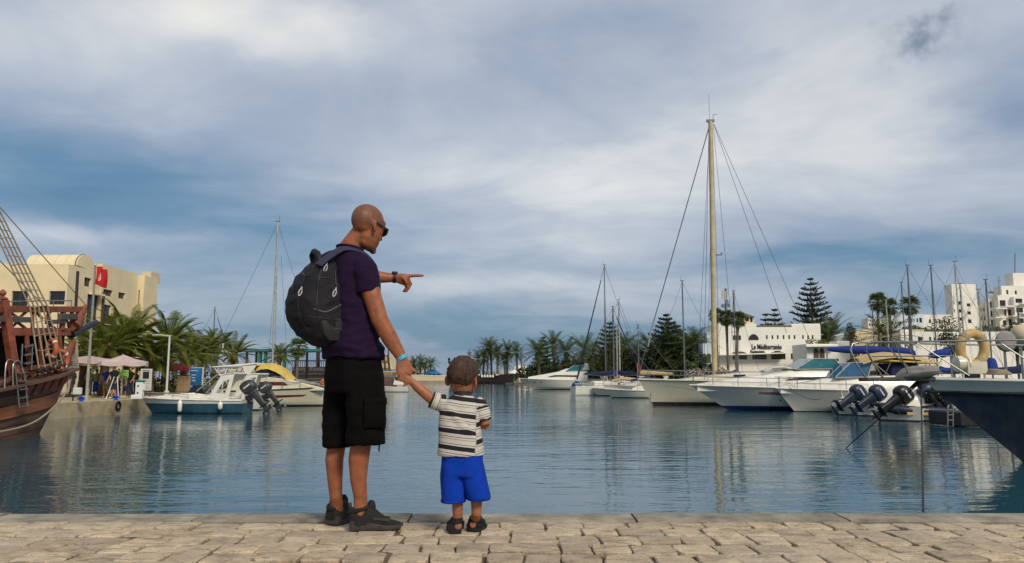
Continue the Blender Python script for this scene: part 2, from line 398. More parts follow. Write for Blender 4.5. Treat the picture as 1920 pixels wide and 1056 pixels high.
def sett(mb, c4, rn, hgt):
    US = (0, .028, .14, .31, .5, .69, .86, .972, 1); WS = (0, .035, .2, .5, .8, .965, 1); n, k = 8, 6; vs = []
    a, b_, c, d_ = [V(q) for q in c4]
    ph = rn.random()*50; tilt = V((rn.uniform(-.014, .014), rn.uniform(-.014, .014)))
    cen = (a+b_+c+d_)/4
    for j in range(k+1):
        for i in range(n+1):
            u = US[i]; w_ = WS[j]
            # edge rounding
            u2 = u+(.5-u)*.06*(1-abs(2*w_-1))*0+(.5-u)*.07*abs(2*w_-1)**8
            w2_ = w_+(.5-w_)*.08*abs(2*u-1)**8
            p_ = a.lerp(b_, u2).lerp(d_.lerp(c, u2), w2_)
            e = min(u, 1-u, w_, 1-w_)
            if e == 0: p_ += V((noise.noise((p_.x*26, p_.y*26, ph)), noise.noise((p_.x*26, p_.y*26, ph+9)), 0))*.009
            z = hgt+.003*noise.noise((p_.x*8, p_.y*8, ph))+.0035*noise.noise((p_.x*28, p_.y*25, ph))+tilt.x*(p_.x-cen.x)+tilt.y*(p_.y-cen.y)
            z -= .006 if e == 0 else (.0015 if e < .04 else 0)
            vs.append((p_.x, p_.y, z))
    N = n+1
    fs = [(j*N+i, j*N+i+1, (j+1)*N+i+1, (j+1)*N+i) for j in range(k) for i in range(n)]
    base = len(vs)
    rim = [i for i in range(N)]+[j*N+n for j in range(1, k+1)]+[k*N+i for i in range(n-1, -1, -1)]+[j*N for j in range(k-1, 0, -1)]
    vs += [(vs[i][0], vs[i][1], vs[i][2]-.03) for i in rim]
    L = len(rim)
    fs += [(rim[i], base+i, base+(i+1) % L, rim[(i+1) % L]) for i in range(L)]
    mb.add(vs, fs)
rest = MB()
ybs = [4.58]
while ybs[-1] > 2.3: ybs.append(ybs[-1]-rnd.uniform(.165, .205))
cols = {}
for r in range(len(ybs)-1):
    yt, yb = ybs[r], ybs[r+1]; x = -5.3+rnd.random()*.15
    while x < 5.3:
        wd = rnd.choice([rnd.uniform(.16, .21), rnd.uniform(.19, .27)])
        g = .0038; j = lambda: rnd.uniform(-.012, .012)
        wav = lambda xx: .03*math.sin(xx*1.7+r*.9)
        xs = x+g; xe = x+wd-g
        c4 = [(xs+j(), yb+g+wav(x)+j(), 0), (xe+j(), yb+g+wav(x+wd)+j(), 0), (xe+j(), min(yt-g+wav(x+wd)+j(), 4.59), 0), (xs+j(), min(yt-g+wav(x)+j(), 4.59), 0)]
        hgt = QZ+rnd.uniform(-.006, .004)
        near = yt > 3.5 and abs(x) < yt*.70+.05
        mb = MB() if near else rest
        sett(mb, c4, rnd, hgt)
        if near: mb.build('paving_stone', 'sett', pavo, smooth=14)
        x += wd
stuff(rest.build('paving_stones', 'sett', pavo, smooth=50))
qw = MB(); qw.box((0, 3.72, -.6), (60, 2.26, 2.9)); qw.box((0, .4, -.3), (60, 3.9, 2.58))
quay = struct(qw.build('quay', 'concrete'))
xs = [-14, -9.2, -5.7, -4.3, -3.05, -1.85, -.60, .72, 1.95, 3.25, 4.4, 6.4, 9.6, 14]
for a, b_ in zip(xs, xs[1:]):
    mb = MB(); z0 = rnd.uniform(-.003, .004)
    n = 14; rings = []
    for i in range(n+1):
        x = a+.007+(b_-a-.014)*i/n; wob = lambda k: .006*noise.noise((x*3, k*5.1, a))
        yb, yf = 4.592, 4.877
        rings.append([V((x, yb+wob(1)*.5, QZ-.2)), V((x, yb+wob(1)*.5, QZ-.004+z0)), V((x, yb+.02, QZ+.004+z0+wob(2)*.5)), V((x, yf-.06, QZ+.006+z0+wob(3)*.5)), V((x, yf-.015+wob(4), QZ+.0+z0)), V((x, yf+wob(4), QZ-.02)), V((x, yf, QZ-.2))])
    mb.loft(rings)
    mb.build('coping_slab', 'coping', quay, smooth=35)
# ================================================================== land
def land(name, pts, z, mt, zb=-1.5):
    mb = MB(); mb.prism([(x, y, zb) for x, y in pts], (0, 0, z-zb)); return struct(mb.build(name, mt, bevel=.04))
LQ = .74
land('quay', [(-90, 18), (-22.2, 20), (-20.6, 32.5), (-19.9, 41.5), (-20.3, 44), (-22.4, 54), (-23.5, 60), (-27, 84), (-28.5, 100), (-27, 108), (-27, 121), (-44, 123), (-50, 170), (-58, 296), (-300, 300), (-300, 18)], LQ, 'concrete')
land('ground', [(-300, 288), (4, 288), (12, 232), (17, 190), (26, 135), (29, 101), (64, 95), (64, 15), (400, 15), (400, 700), (-300, 700)], .9, 'ground_sand')
# ================================================================== the two people in front
mat('tee_purple', (.016, .006, .027), .9, spec=.15, var=.15, scale=25, bump=.0015, bs=220)
mat('shorts_black', (.004, .0035, .0035), .9, spec=.1, var=.25, scale=16, bump=.0015, bs=200)
mat('shoe_black', (.012, .010, .010), .8, var=.25, scale=40, bump=.002, bs=240)
mat('shoe_sole', (.045, .038, .034), .7, var=.25, scale=30)
mat('pack_fabric', (.011, .0095, .013), .75, spec=.25, var=.2, scale=30, bump=.0012, bs=260)
mat('pack_dark', (.004, .004, .005), .6, var=.2, scale=30)
mat('pack_strap', (.030, .030, .065), .85, var=.15, scale=40, bump=.001, bs=300)
mat('zip_pull', (.55, .55, .55), .5, var=.05)
mat('lens', (.01, .012, .014), .06, var=.1, spec=.6)
mat('band_blue', (.05, .40, .62), .6, var=.08)
mat('short_blue', (.005, .042, .36), .9, spec=.1, var=.1, scale=12, bump=.0015, bs=200)
mat('sandal', (.010, .010, .012), .75, var=.2, scale=20)
mat('hair_brown', (.068, .034, .020), .75, var=.4, scale=60, bump=.003, bs=140, stretch=(1, 1, .35))
mat('eye_white', (.7, .68, .64), .3, var=.02); mat('eye_dark', (.02, .012, .008), .2, var=.02); mat('lips', (.33, .12, .09), .5, var=.05)
mat('watch_face', (.03, .03, .035), .15, var=.05)
def vskin(name, base):          # skin with a stubble tint carried by a point attribute
    m = mat(name, base, .44, var=.16, scale=20, spec=.3, bump=.0012, bs=180); t = NT(m.node_tree); b = t.n['Principled BSDF']
    src = b.inputs['Base Color'].links[0].from_socket; at = t.new('ShaderNodeAttribute'); at.attribute_name = 'tint'
    co = t.new('ShaderNodeTexCoord').outputs['Object']; fine = t.noise(co, 260, 2, .6)
    c = t.mix(t.m('MULTIPLY', at.outputs['Fac'], t.m('ADD', .35, t.m('MULTIPLY', fine, .7))), src, (.085, .05, .032))
    t.put(b.inputs['Base Color'], c); b.inputs['Subsurface Weight'].default_value = .08; b.inputs['Subsurface Radius'].default_value = (.012, .005, .003); b.inputs['Subsurface Scale'].default_value = 1
    return m
vskin('skin_man', (.31, .105, .048)); vskin('skin_boy', (.35, .135, .068))
def attr(o, name, fn):
    a = o.data.attributes.new(name, 'FLOAT', 'POINT')
    a.data.foreach_set('value', [fn(v.co) for v in o.data.vertices])
def tri(rs, c, fw, sd, n=28, p=2.3): return [ring(c_, fw*a, sd*b_, n, p) for c_, a, b_ in rs]
def frame(fwd):
    f = V(fwd).normalized(); s = f.cross(V((0, 0, 1))).normalized(); return f, s, s.cross(f)
def head(mb, c, f, s, u, k=1.0, child=False):
    c = V(c)
    mb.ell(c+(f*-.012+u*.03)*k, f*.100*k, s*.077*k, u*.092*k, 20, 14)                 # cranium
    if child:
        mb.ell(c+(f*.016-u*.035)*k, f*.078*k, s*.066*k, u*.062*k, 18, 12)
        mb.ell(c+(f*.05-u*.045)*k, f*.035*k, s*.045*k, u*.035*k, 12, 8)
    else:
        mb.loft([ring(c+(f*x+u*z)*k, f*a*k, s*b_*k, 20, 2.2) for x, z, a, b_ in ((.022, .055, .074, .068), (.024, .0, .070, .067), (.026, -.045, .068, .062), (.030, -.080, .064, .053), (.040, -.108, .050, .038), (.046, -.120, .034, .024))])
        mb.ell(c+(f*.078+u*.028)*k, f*.018*k, s*.052*k, u*.013*k, 12, 8)            # brow
        mb.ell(c+(f*.086-u*.112)*k, f*.016*k, s*.022*k, u*.016*k, 10, 8)            # chin
    if not child: mb.ell(c+(f*.022-u*.090)*k, f*.05*k, s*.042*k, u*.036*k, 14, 10)
    nx_ = .086 if not child else .072
    mb.loft([ring(c+(f*(nx_+a)+u*z)*k, f*w*k, s*w*.9*k, 10) for a, z, w in ((.0, .018, .010), (.010, -.004, .012), (.019, -.026, .0155), (.008, -.036, .014), (-.004, -.040, .010))])
    mb.ell(c+(f*(nx_+.004)-u*.062)*k, f*.010*k, s*.024*k, u*.007*k, 10, 6)            # upper lip
    mb.ell(c+(f*(nx_+.002)-u*.074)*k, f*.010*k, s*.020*k, u*.007*k, 10, 6)            # lower lip
    for sg in (-1, 1):                                                                 # ears
        e = c+(s*sg*.080+f*-.006-u*.018)*k; tl = (u*.9-f*.25).normalized(); ou = (s*sg*.55-f*.8).normalized()
        mb.ell(e+ou*.008*k, tl*.033*k, ou*.019*k, tl.cross(ou)*.008*k, 14, 8)
        mb.torus(e+ou*.010*k, tl*.027*k, ou*.014*k, .0058*k, 16, 6)
def finger(mb, base, d0, curl_ax, L, r, curl, n=3):
    p_ = V(base); dv = V(d0).normalized(); pts = [p_-dv*r*1.5, p_.copy()]
    for i in range(n):
        dv = Matrix.Rotation(curl[i], 3, curl_ax) @ dv
        p_ = p_+dv*L[i]; pts.append(p_.copy())
    mb.tube(pts, [r*1.05, r*1.05, r, r*.95, r*.72][:len(pts)], 8); mb.sph(pts[-1], r*.74, 8, 6)
def shoe(par, heel, fw, L, wd, mats, up=1.0):
    f, s, u = frame(fw); h = V(heel)
    ms = MB(); rings = []
    for x, w_, z0, z1 in ((-.012, .5, .012, .036), (.0, .80, .004, .05), (.08, .88, .0, .048), (.2, .86, .002, .044), (.45, .88, .004, .036), (.68, 1.0, .0, .026), (.84, .92, .004, .026), (.95, .62, .012, .028), (1.0, .25, .02, .03)):
        c = h+f*x*L
        rings.append([c-s*wd*.5*w_+u*z0, c+s*wd*.5*w_+u*z0, c+s*wd*.53*w_+u*(z0+z1)*.5, c+s*wd*.5*w_+u*z1, c-s*wd*.5*w_+u*z1, c-s*wd*.53*w_+u*(z0+z1)*.5])
    ms.loft(rings); so_ = ms.build('shoe_sole', mats[1], par, smooth=50, world=True)
    mu = MB(); rr = []
    for x, w_, hh in ((-.025, .50, .122), (.02, .84, .118), (.12, .98, .108), (.24, .96, .106), (.34, .90, .130), (.42, .86, .118), (.58, .84, .080), (.74, .86, .05), (.86, .74, .042), (.95, .48, .034), (.985, .2, .028)):
        c = h+f*x*L; o_ = []
        for i in range(11):
            a = math.pi*i/10; ca = math.cos(a); sa = math.sin(a)
            o_.append(c+s*wd*.5*w_*math.copysign(abs(ca)**(.45 if x < .45 else .7), ca)*(1-.22*sa)+u*(.026+(hh*up-.026)*sa**(.6 if x < .45 else .75)))
        rr.append(o_)
    mu.loft(rr)
    up_ = mu.build('shoe', mats[0], par, smooth=50, world=True, vox=.006, sm=3)
    so_.parent = up_
    ml = MB()
    for i in range(5):
        x = .42+.06*i; c = h+f*x*L; zz = (.110-.0125*i)*up
        ml.tube([c-s*wd*.22+u*(zz-.012), c-s*wd*.1+u*zz, c+s*wd*.1+u*zz, c+s*wd*.22+u*(zz-.012)], .0032, 5)
    stuff(ml.build('laces', mats[1], up_, world=True))
    ml = MB(); ml.tube([h+f*.0*L+u*.10, h-f*.018*L+u*.13, h-f*.01*L+u*.142], [.010, .009, .006], 6)
    ml.build('heel_tab', mats[1], up_, world=True)
    ml = MB(); ml.torus(h+f*.165*L+u*.106, f*.058+u*.014, s*.040, .010, 22, 8, 1.3); ml.build('ankle_collar', mats[0], up_, world=True, smooth=180)
    ml = MB(); ml.ell(h+f*.385*L+u*.118, f*.022-u*.016, s*.030, u*.034+f*.010, 12, 8); ml.build('tongue', mats[0], up_, world=True, smooth=180)
    for sg in (-1, 1):
        ml = MB(); ml.loft([[h+f*x*L+s*sg*wd*(.415+.02)*w2+u*z, h+f*x*L+s*sg*wd*.425*w2+u*(z+.012), h+f*x*L+s*sg*wd*.39*w2+u*(z+.012), h+f*x*L+s*sg*wd*.39*w2+u*z] for x, z, w2 in ((.05, .052, .80), (.25, .058, .86), (.45, .056, .92), (.62, .050, 1.0), (.74, .044, .98))]); ml.build('side_stripe', mats[1], up_, world=True)
    return up_
def wrinkle(o, amp, sc, seed=0, zs=1.0, mask=None):
    me = o.data
    cs = [(v.co.copy(), v.normal.copy()) for v in me.vertices]
    for v, (c, n_) in zip(me.vertices, cs):
        k = 1-abs(noise.noise((c.x*sc+seed, c.y*sc, c.z*sc*zs)))*2.2
        k2 = 1-abs(noise.noise((c.x*sc*2.1+seed, c.y*sc*2.1+5, c.z*sc*zs*2.1)))*2.2
        w_ = mask(c) if mask else 1
        v.co = c+n_*(amp*(k*.7+k2*.4)*w_)
    me.update()
def spl(pts, n=6):
    out = []; q = [V(p_) for p_ in pts]; q = [q[0]*2-q[1]]+q+[q[-1]*2-q[-2]]
    for i in range(1, len(q)-2):
        for k in range(n):
            u = k/n; a, b_, c, d_ = q[i-1:i+3]
            out.append(.5*((2*b_)+(-a+c)*u+(2*a-5*b_+4*c-d_)*u*u+(-a+3*b_-3*c+d_)*u*u*u))
    out.append(q[-2]); return out
# ------------------------------------------------------------------ man
YM = 4.40
def S(px, py, dy=0): return P(px, py, YM+dy)
FW, SDE, UP = frame((math.cos(R(33)), math.sin(R(33)), 0))      # SDE = his right, towards the camera
nheel = G(657, 994, QZ); fheel = G(620, 986.5, QZ)
man = thing('person', 'tall man with shaved head, purple t-shirt and black shorts pointing over the water', 'person', (S(655, 900).x, YM, QZ))
body = MB()
TOR = [((662, 690), .135, .165), ((661, 660), .130, .165), ((660, 620), .118, .158), ((655, 570), .112, .165), ((650, 520), .112, .175), ((648, 494), .092, .170), ((650, 477), .068, .115), ((655, 463), .056, .062)]
body.loft([ring(S(*c), FW*a, SDE*b_, 28, 2.3) for c, a, b_ in TOR])
body.tube([S(648, 490), S(655, 470, 0), S(666, 453, 0), S(679, 436, 0)], [.085, .070, .062, .060], 18)
hf = (FW*1.0-SDE*.30); hf = V((hf.x, hf.y, 0)).normalized(); hf = (hf*math.cos(R(20))-V((0, 0, 1))*math.sin(R(20))); hs = hf.cross(V((0, 0, 1))).normalized(); hu = hs.cross(hf)
HC = S(689.5, 425, -.01); HK = 1.04
head(body, HC, hf, hs, hu, HK)
na = [S(683, 503, -.135), S(698, 555, -.155), S(712, 600, -.155), S(732, 636, -.140), S(754, 672, -.14)]
body.tube(na, [.060, .047, .0445, .042, .0275], 16, rr=1.08)
fa = [S(622, 500, .13), S(640, 512, .24), S(664, 521, .33), S(700, 519, .36), S(742, 521.5, .385)]
body.tube(fa, [.058, .05, .044, .042, .0265], 16)
# legs
nk = S(680, 812, -.07); nan = nheel+V((.055, .0, .075)); fan_ = fheel+V((.025, .035, .075)); fk = S(634, 812, .06)
body.tube([S(678, 700, -.07), S(681, 750, -.075), nk, S(672.5, 862, -.07), S(672, 900, -.065), S(676, 932, -.06), nan], [.09, .08, .058, .0565, .045, .037, .040], 18)
body.tube([S(645, 700, .075), S(640, 750, .07), fk, S(627, 862, .055), S(628, 900, .055), S(630, 932, .05), fan_], [.09, .078, .054, .051, .042, .035, .038], 18)
body.tube([nan, nheel+V((.13, .01, .05))], [.035, .035], 10); body.tube([fan_, fheel+V((.06, .1, .05))], [.035, .035], 10)
# near hand closing on the boy's hand
HB = V(S(767, 709, -.14))
wr = na[-1]; pd = (S(757, 698, -.15)-wr).normalized()
pn = V((.35, -.9, -.1)).normalized(); pn = (pn-pd*pn.dot(pd)).normalized(); pw_ = pd.cross(pn).normalized()      # back of hand towards the camera
body.loft([ring(wr+pd*x, pw_*w_, pn*h_, 14, 2.6) for x, w_, h_ in ((-.01, .027, .022), (.02, .034, .019), (.05, .042, .017), (.085, .041, .016), (.095, .034, .012))])
for i, (o_, L) in enumerate(((-.031, (.036, .026, .018)), (-.0105, (.042, .028, .02)), (.0105, (.040, .027, .019)), (.030, (.032, .022, .017)))):
    finger(body, wr+pd*.086+pw_*o_+pn*.004, pd+pw_*o_*4, -pw_, L, .0092, (.55, 1.25, .9))
tb = wr+pd*.03+pw_*(.034 if pw_.x > 0 else -.034)
sg = 1 if pw_.x > 0 else -1
finger(body, tb, pd*.9+pw_*sg*.35-pn*.1, V((0, -1, 0)), (.034, .028, .0), .0108, (.0, .45, 0), 2)
# far hand pointing
wf = fa[-1]; pd = V((.985, .16, .02)).normalized(); pw_ = V((0, -.35, .93)); pw_ = (pw_-pd*pw_.dot(pd)).normalized(); pn = pd.cross(pw_).normalized()
if pn.y > 0: pn = -pn
dn = (pd*.92-V((0, 0, 1))*.32).normalized()
body.loft([ring(wf+pd*x-V((0, 0, x*.18)), pw_*w_, pn*h_, 14, 2.6) for x, w_, h_ in ((-.01, .025, .022), (.02, .033, .02), (.055, .040, .018), (.082, .036, .016))])
kb = wf+pd*.078
finger(body, kb+V((0, 0, .014)), pd*1+V((0, 0, .06)), V((0, 1, 0)), (.042, .028, .020), .0112, (.02, .02, .06))
for i, zo in enumerate((-.004, -.021, -.037)):
    finger(body, kb+V((-.006*i, 0, zo)), dn, V((0, 1, 0)), (.038-.003*i, .026, .018), .0092, (.75, 1.25, .9))
finger(body, wf+pd*.035+V((0, -.014, .0)), V((.8, -.3, -.35)), V((0, 1, 0)), (.034, .026, 0), .0100, (.1, .5, 0), 2)
bo = body.build('body', 'skin_man', man, world=True, vox=.0055, sm=2, smooth=180)
hcl = wmat(man).inverted() @ HC
def man_tint(c):
    q = c-hcl
    if q.length > .2: return 0
    x, y, z = q.dot(hf), q.dot(hs), q.dot(hu)
    line = -.02+max(0, x+.0)*.85
    if x < -.02: line = -.03+(x+.02)*.15
    k = min(1, max(0, (z-line)/.012))*.85
    if x < .1: pass
    if x > -.005 and z < -.045 and abs(y) > .0: k = max(k, .22*min(1, (-.045-z)/.02))
    return k if not (abs(y) > .072 and abs(x+.01) < .035 and z < .02) else 0
attr(bo, 'tint', man_tint)
# t-shirt
sh = MB()
TS = [((661.5, 671), .152, .188), ((661.5, 655), .150, .186), ((660, 620), .137, .176), ((655, 570), .128, .182), ((650, 520), .124, .192), ((648, 496), .104, .184), ((649.5, 482), .090, .145), ((653, 471), .078, .105), ((655, 466), .072, .088)]
sh.loft([ring(S(*c), FW*a, SDE*b_, 36, 2.35) for c, a, b_ in TS])
sh.tube([S(672, 494, -.09), S(685, 508, -.135), S(688, 526, -.142), S(690, 549, -.145)], [.066, .070, .066, .064], 20)
sh.tube([S(640, 494, .06), S(622, 500, .13), S(636, 511, .22), S(652, 517, .29)], [.066, .068, .062, .060], 20)
to = sh.build('tshirt', 'tee_purple', man, world=True, vox=.008, sm=6, smooth=180)
zl = wmat(man).inverted() @ S(660, 620)
wrinkle(to, .019, 5.5, 3, 2.2, lambda c: .22+.78*min(1, max(0, (zl.z+.28-c.z)/.3)))
cb = MB(); cb.torus(S(656, 466.5), FW*.072-UP*.014, SDE*.086, .0065, 32, 8); cb.build('collar', 'tee_purple', man, world=True, smooth=180)
# shorts
ss = MB()
ss.loft([ring(S(*c), FW*a, SDE*b_, 32, 2.4) for c, a, b_ in (((662, 664), .132, .165), ((663, 682), .146, .177), ((664, 710), .158, .185), ((665, 735), .150, .180))])
ss.loft([ring(S(px, py, dy), V((a, 0, 0)), V((0, b_, 0)), 24, 2.3) for px, py, dy, a, b_ in ((685, 700, -.075, .098, .115), (687, 745, -.08, .102, .118), (686, 790, -.08, .100, .112), (686, 820, -.08, .101, .108), (686, 832, -.08, .100, .106))])
ss.loft([ring(S(px, py, dy), V((a, 0, 0)), V((0, b_, 0)), 24, 2.3) for px, py, dy, a, b_ in ((643, 700, .07, .095, .112), (638, 745, .07, .090, .110), (635, 790, .06, .082, .104), (632, 825, .055, .072, .098), (632, 836, .055, .071, .096))])
sho = ss.build('shorts', 'shorts_black', man, world=True, vox=.009, sm=5, smooth=180)
wrinkle(sho, .010, 6.5, 8, 1.2, lambda c: min(1, max(.1, (.80-c.z)/.12)))
for px, py, dy in ((703, 775, -.17),):
    pk = MB(); c = S(px, py, dy); pk.loft([ring(c+V((0, 0, z))+V((k*.2, k, 0)), V((.055, .032, 0)), V((.005, -.018, 0))*(1+q), 16, 4) for z, q, k in ((-.075, 0, 0), (-.06, .5, 0), (.0, .6, 0), (.055, .4, 0), (.07, 0, 0))])
    pko = pk.build('cargo_pocket', 'shorts_black', sho, world=True, smooth=50)
    fl = MB(); fl.loft([ring(c+V((0, 0, z)), V((.058, .034, 0)), V((.009, -.026, 0)), 16, 4) for z in (.045, .082)]); fl.build('pocket_flap', 'shorts_black', sho, world=True, smooth=50, bevel=.003)
hm = MB(); hm.torus(S(686, 829, -.08), V((.101, 0, 0)), V((0, .107, 0)), .005, 30, 6, 2.2); hm.torus(S(632, 833, .055), V((.072, 0, 0)), V((0, .097, 0)), .005, 30, 6, 2.2)
hm.build('hem', 'shorts_black', sho, world=True, smooth=180)
dc = MB(); dc.tube([S(712, 832, -.12), S(710.5, 840, -.125), S(711, 847, -.12)], .004, 6); dc.build('drawcord', 'shorts_black', sho, world=True)
shoe(man, nheel+V((0, 0, .004)), (1, .10, 0), .285, .110, ('shoe_black', 'shoe_sole'))
shoe(man, fheel+V((0, 0, .004)), (.42, .9, 0), .285, .110, ('shoe_black', 'shoe_sole'))
# sunglasses
sg_ = MB(); eye = HC+hf*.098+hu*.008
for s_ in (-1, 1):
    c = eye+hs*s_*.034
    sg_.loft([ring(c+hf*z+hs*s_*-.0, hs*.030, hu*.024, 16, 3.2) for z in (-.003, .004)])
sgo = sg_.build('sunglasses', 'lens', man, world=True, smooth=40)
fr = MB()
for s_ in (-1, 1):
    c = eye+hs*s_*.034
    fr.torus(c, hs*.031, hu*.025, .0036, 20, 6)
    fr.bar(c+hs*s_*.033+hu*.012, HC+hs*s_*.083+hf*.0+hu*.012, .005, .008); fr.bar(HC+hs*s_*.083+hf*.0+hu*.012, HC+hs*s_*.083-hf*.016+hu*.006, .005, .007)
fr.bar(eye+hs*.008+hu*.008, eye-hs*.008+hu*.008, .005); fr.build('sunglass_frame', 'black_plastic', sgo, world=True)
# watch and wristband
wt = MB(); c = fa[-1]-(fa[-1]-fa[-2]).normalized()*.008; dv = (fa[-1]-fa[-2]).normalized(); u1 = V((0, 0, 1)); u1 = (u1-dv*u1.dot(dv)).normalized(); u2 = dv.cross(u1)
wt.loft([ring(c+dv*z, u1*r, u2*r*1.02, 20) for z, r in ((-.011, .029), (-.010, .032), (.010, .032), (.011, .029))])
wto = wt.build('wristwatch', 'black_rubber', man, world=True, smooth=40)
wc = MB(); cc_ = c+u1*.028+u2*.010; wn = (u1*.94+u2*.33).normalized(); w2_ = dv.cross(wn)
wc.loft([ring(cc_+wn*z, dv*r, w2_*r, 20) for z, r in ((0, .019), (.009, .019), (.011, .016))]); wc.build('watch_case', 'watch_face', wto, world=True, smooth=40)
wb = MB(); dv = (na[-1]-na[-2]).normalized(); c = na[-1]-dv*.002; u1 = dv.orthogonal().normalized(); u2 = dv.cross(u1)
wb.loft([ring(c+dv*z, u1*r, u2*r, 20) for z, r in ((-.011, .029), (-.010, .0315), (.010, .0305), (.011, .028))]); wb.build('wristband', 'band_blue', man, world=True, smooth=40)
# ------------------------------------------------------------------ backpack (worn by the man)
BK = -FW
bp = thing('backpack', 'black backpack with grey zip pulls worn on the man\'s back', 'backpack', S(600, 650))
def bpt(x, y, z): return S(636, 567)+BK*(x*1.10-.02+z*.10)+SDE*(y-z*.10-.005)+UP*z*1.08        # x away from his back, y to his right, z up
bm_ = MB()
prof = [(-.235, .05, .05, .06), (-.225, .075, .085, .12), (-.19, .105, .115, .15), (-.12, .130, .140, .163), (-.03, .135, .145, .168), (.06, .125, .135, .168), (.13, .105, .112, .160), (.18, .082, .085, .14), (.215, .06, .058, .105), (.232, .045, .03, .06)]
bm_.loft([ring(bpt(x, 0, z), BK*a, SDE*b_, 28, 3.3) for z, x, a, b_ in prof])
bmo = bm_.build('pack_body', 'pack_fabric', bp, world=True, vox=.009, sm=4, smooth=180)
wrinkle(bmo, .010, 7, 21, 1.2)
fp = MB(); fp.loft([ring(bpt(x, 0, z), BK*a, SDE*b_, 24, 2.8) for z, x, a, b_ in ((-.215, .13, .05, .085), (-.17, .175, .075, .118), (-.09, .205, .085, .132), (.0, .205, .08, .132), (.07, .19, .066, .125), (.12, .165, .04, .105))])
fpo = fp.build('front_pocket', 'pack_fabric', bp, world=True, vox=.009, sm=4, smooth=180); wrinkle(fpo, .009, 8, 4, 1.2)
sp = MB(); sp.loft([ring(bpt(x, .155, z), BK*a, SDE*b_, 20, 3) for z, x, a, b_ in ((-.21, .10, .05, .004), (-.18, .11, .065, .010), (-.10, .12, .072, .014), (-.075, .12, .074, .008))])
spo = sp.build('side_pocket', 'pack_dark', bp, world=True, smooth=50)
from mathutils.bvhtree import BVHTree
pv_, pf_ = [], []
for ob in (bmo, fpo):
    k0 = len(pv_); W0 = wmat(bp); pv_ += [W0 @ v.co for v in ob.data.vertices]; pf_ += [[k0+i for i in p_.vertices] for p_ in ob.data.polygons]
PBVH = BVHTree.FromPolygons(pv_, pf_)
def snap(pts, out=.002):
    r_ = []
    for p_ in pts:
        axis = S(600, 570); d_ = V((axis.x, axis.y, p_.z))-p_; q_ = p_-d_.normalized()*.4
        h_ = PBVH.ray_cast(q_, d_.normalized()); r_.append(h_[0]-d_.normalized()*out if h_[0] else p_)
    return r_
zp = MB()
for yy, x0_, x1_ in ((.105, .20, .17),):
    zp.tube(snap(spl([bpt(.12, .135, .19), bpt(.155, .155, .13), bpt(.18, .162, .04), bpt(.19, .162, -.06), bpt(.175, .150, -.16)], 4), .0), .0058, 6)
zp.tube(snap(spl([bpt(.21, .105, .115), bpt(.255, .110, .05), bpt(.272, .114, -.03), bpt(.262, .112, -.11), bpt(.22, .105, -.18)], 4), .0), .0055, 6)
zp.tube(snap(spl([bpt(.055, .140, .19), bpt(.08, .162, .13), bpt(.085, .172, .04), bpt(.08, .175, -.05)], 4), .0), .0055, 6)
stuff(zp.build('zip', 'pack_dark', bp, world=True))
mat('piping', (.10, .10, .11), .7, var=.1)
for pth in ([bpt(.20, .150, -.055), bpt(.15, .170, -.068), bpt(.09, .180, -.04), bpt(.05, .178, -.02)], [bpt(.235, .085, .13), bpt(.262, .03, .142), bpt(.262, -.04, .142), bpt(.235, -.1, .13)], [bpt(.16, .150, -.17), bpt(.10, .165, -.15), bpt(.04, .155, -.16)]):
    q = MB(); q.tube(snap(spl(pth, 4), .0), .0038, 5); q.build('piping', 'piping', bp, world=True)
for z_, w2 in ((.11, .153), (-.10, .168)):
    q = MB(); q.tube(spl([bpt(.02, w2, z_-.02), bpt(.09, w2+.012, z_-.01), bpt(.17, w2-.012, z_), bpt(.22, w2-.05, z_+.005)], 4), .011, 6, rr=.4) if False else q.tube(snap(spl([bpt(.02, w2, z_-.02), bpt(.09, w2+.012, z_-.01), bpt(.17, w2-.012, z_), bpt(.22, w2-.05, z_+.005)], 4), .0), .0045, 6); q.build('compression_strap', 'pack_dark', bp, world=True)
for q in ((.128, .162, .155), (.098, .182, .03), (.262, .128, .03)):
    z_ = MB(); c = snap([bpt(*q)], .006)[0]; dv = (UP*.9-BK*.25).normalized(); sd2 = BK
    z_.torus(c, dv*.020, sd2*.008, .0035, 14, 6); z_.tube([c+dv*.018, c+dv*.032], .003, 5); z_.build('zip_pull', 'zip_pull', bp, world=True)
hd = MB(); hd.tube([bpt(.115, .05, .19), bpt(.125, .045, .250), bpt(.127, 0, .268), bpt(.125, -.045, .250), bpt(.115, -.05, .19)], .0125, 8, rr=1.5); hd.build('carry_handle', 'pack_dark', bp, world=True, smooth=60)
def strap(path, w_, th, nm, mt):
    s_ = MB(); pts = [V(p_) for p_ in path]; rings = []
    for i, p_ in enumerate(pts):
        tg = (pts[min(i+1, len(pts)-1)]-pts[max(i-1, 0)]).normalized(); nn = (p_-S(652, 560)); nn.z *= .8; nn = (nn-tg*nn.dot(tg)).normalized(); wv = tg.cross(nn)
        rings.append(ring(p_, wv*w_, nn*th, 12, 4))
    s_.loft(rings); s_.build(nm, mt, bp, world=True, smooth=60)
for sgn in (1, -1):
    b0 = .105*sgn
    def tp(x, z, y=b0): return S(649, 500)+BK*x+SDE*y+UP*z
    strap(spl([tp(.20, -.02), tp(.125, .045), tp(.05, .086, b0*1.02), tp(-.045, .074, b0*1.08), tp(-.112, .012, b0*1.2), tp(-.135, -.09, b0*1.35), tp(-.120, -.17, b0*1.5), tp(-.06, -.22, b0*1.72), tp(.04, -.26, b0*1.6)]), .032, .007, 'shoulder_strap', 'pack_strap')
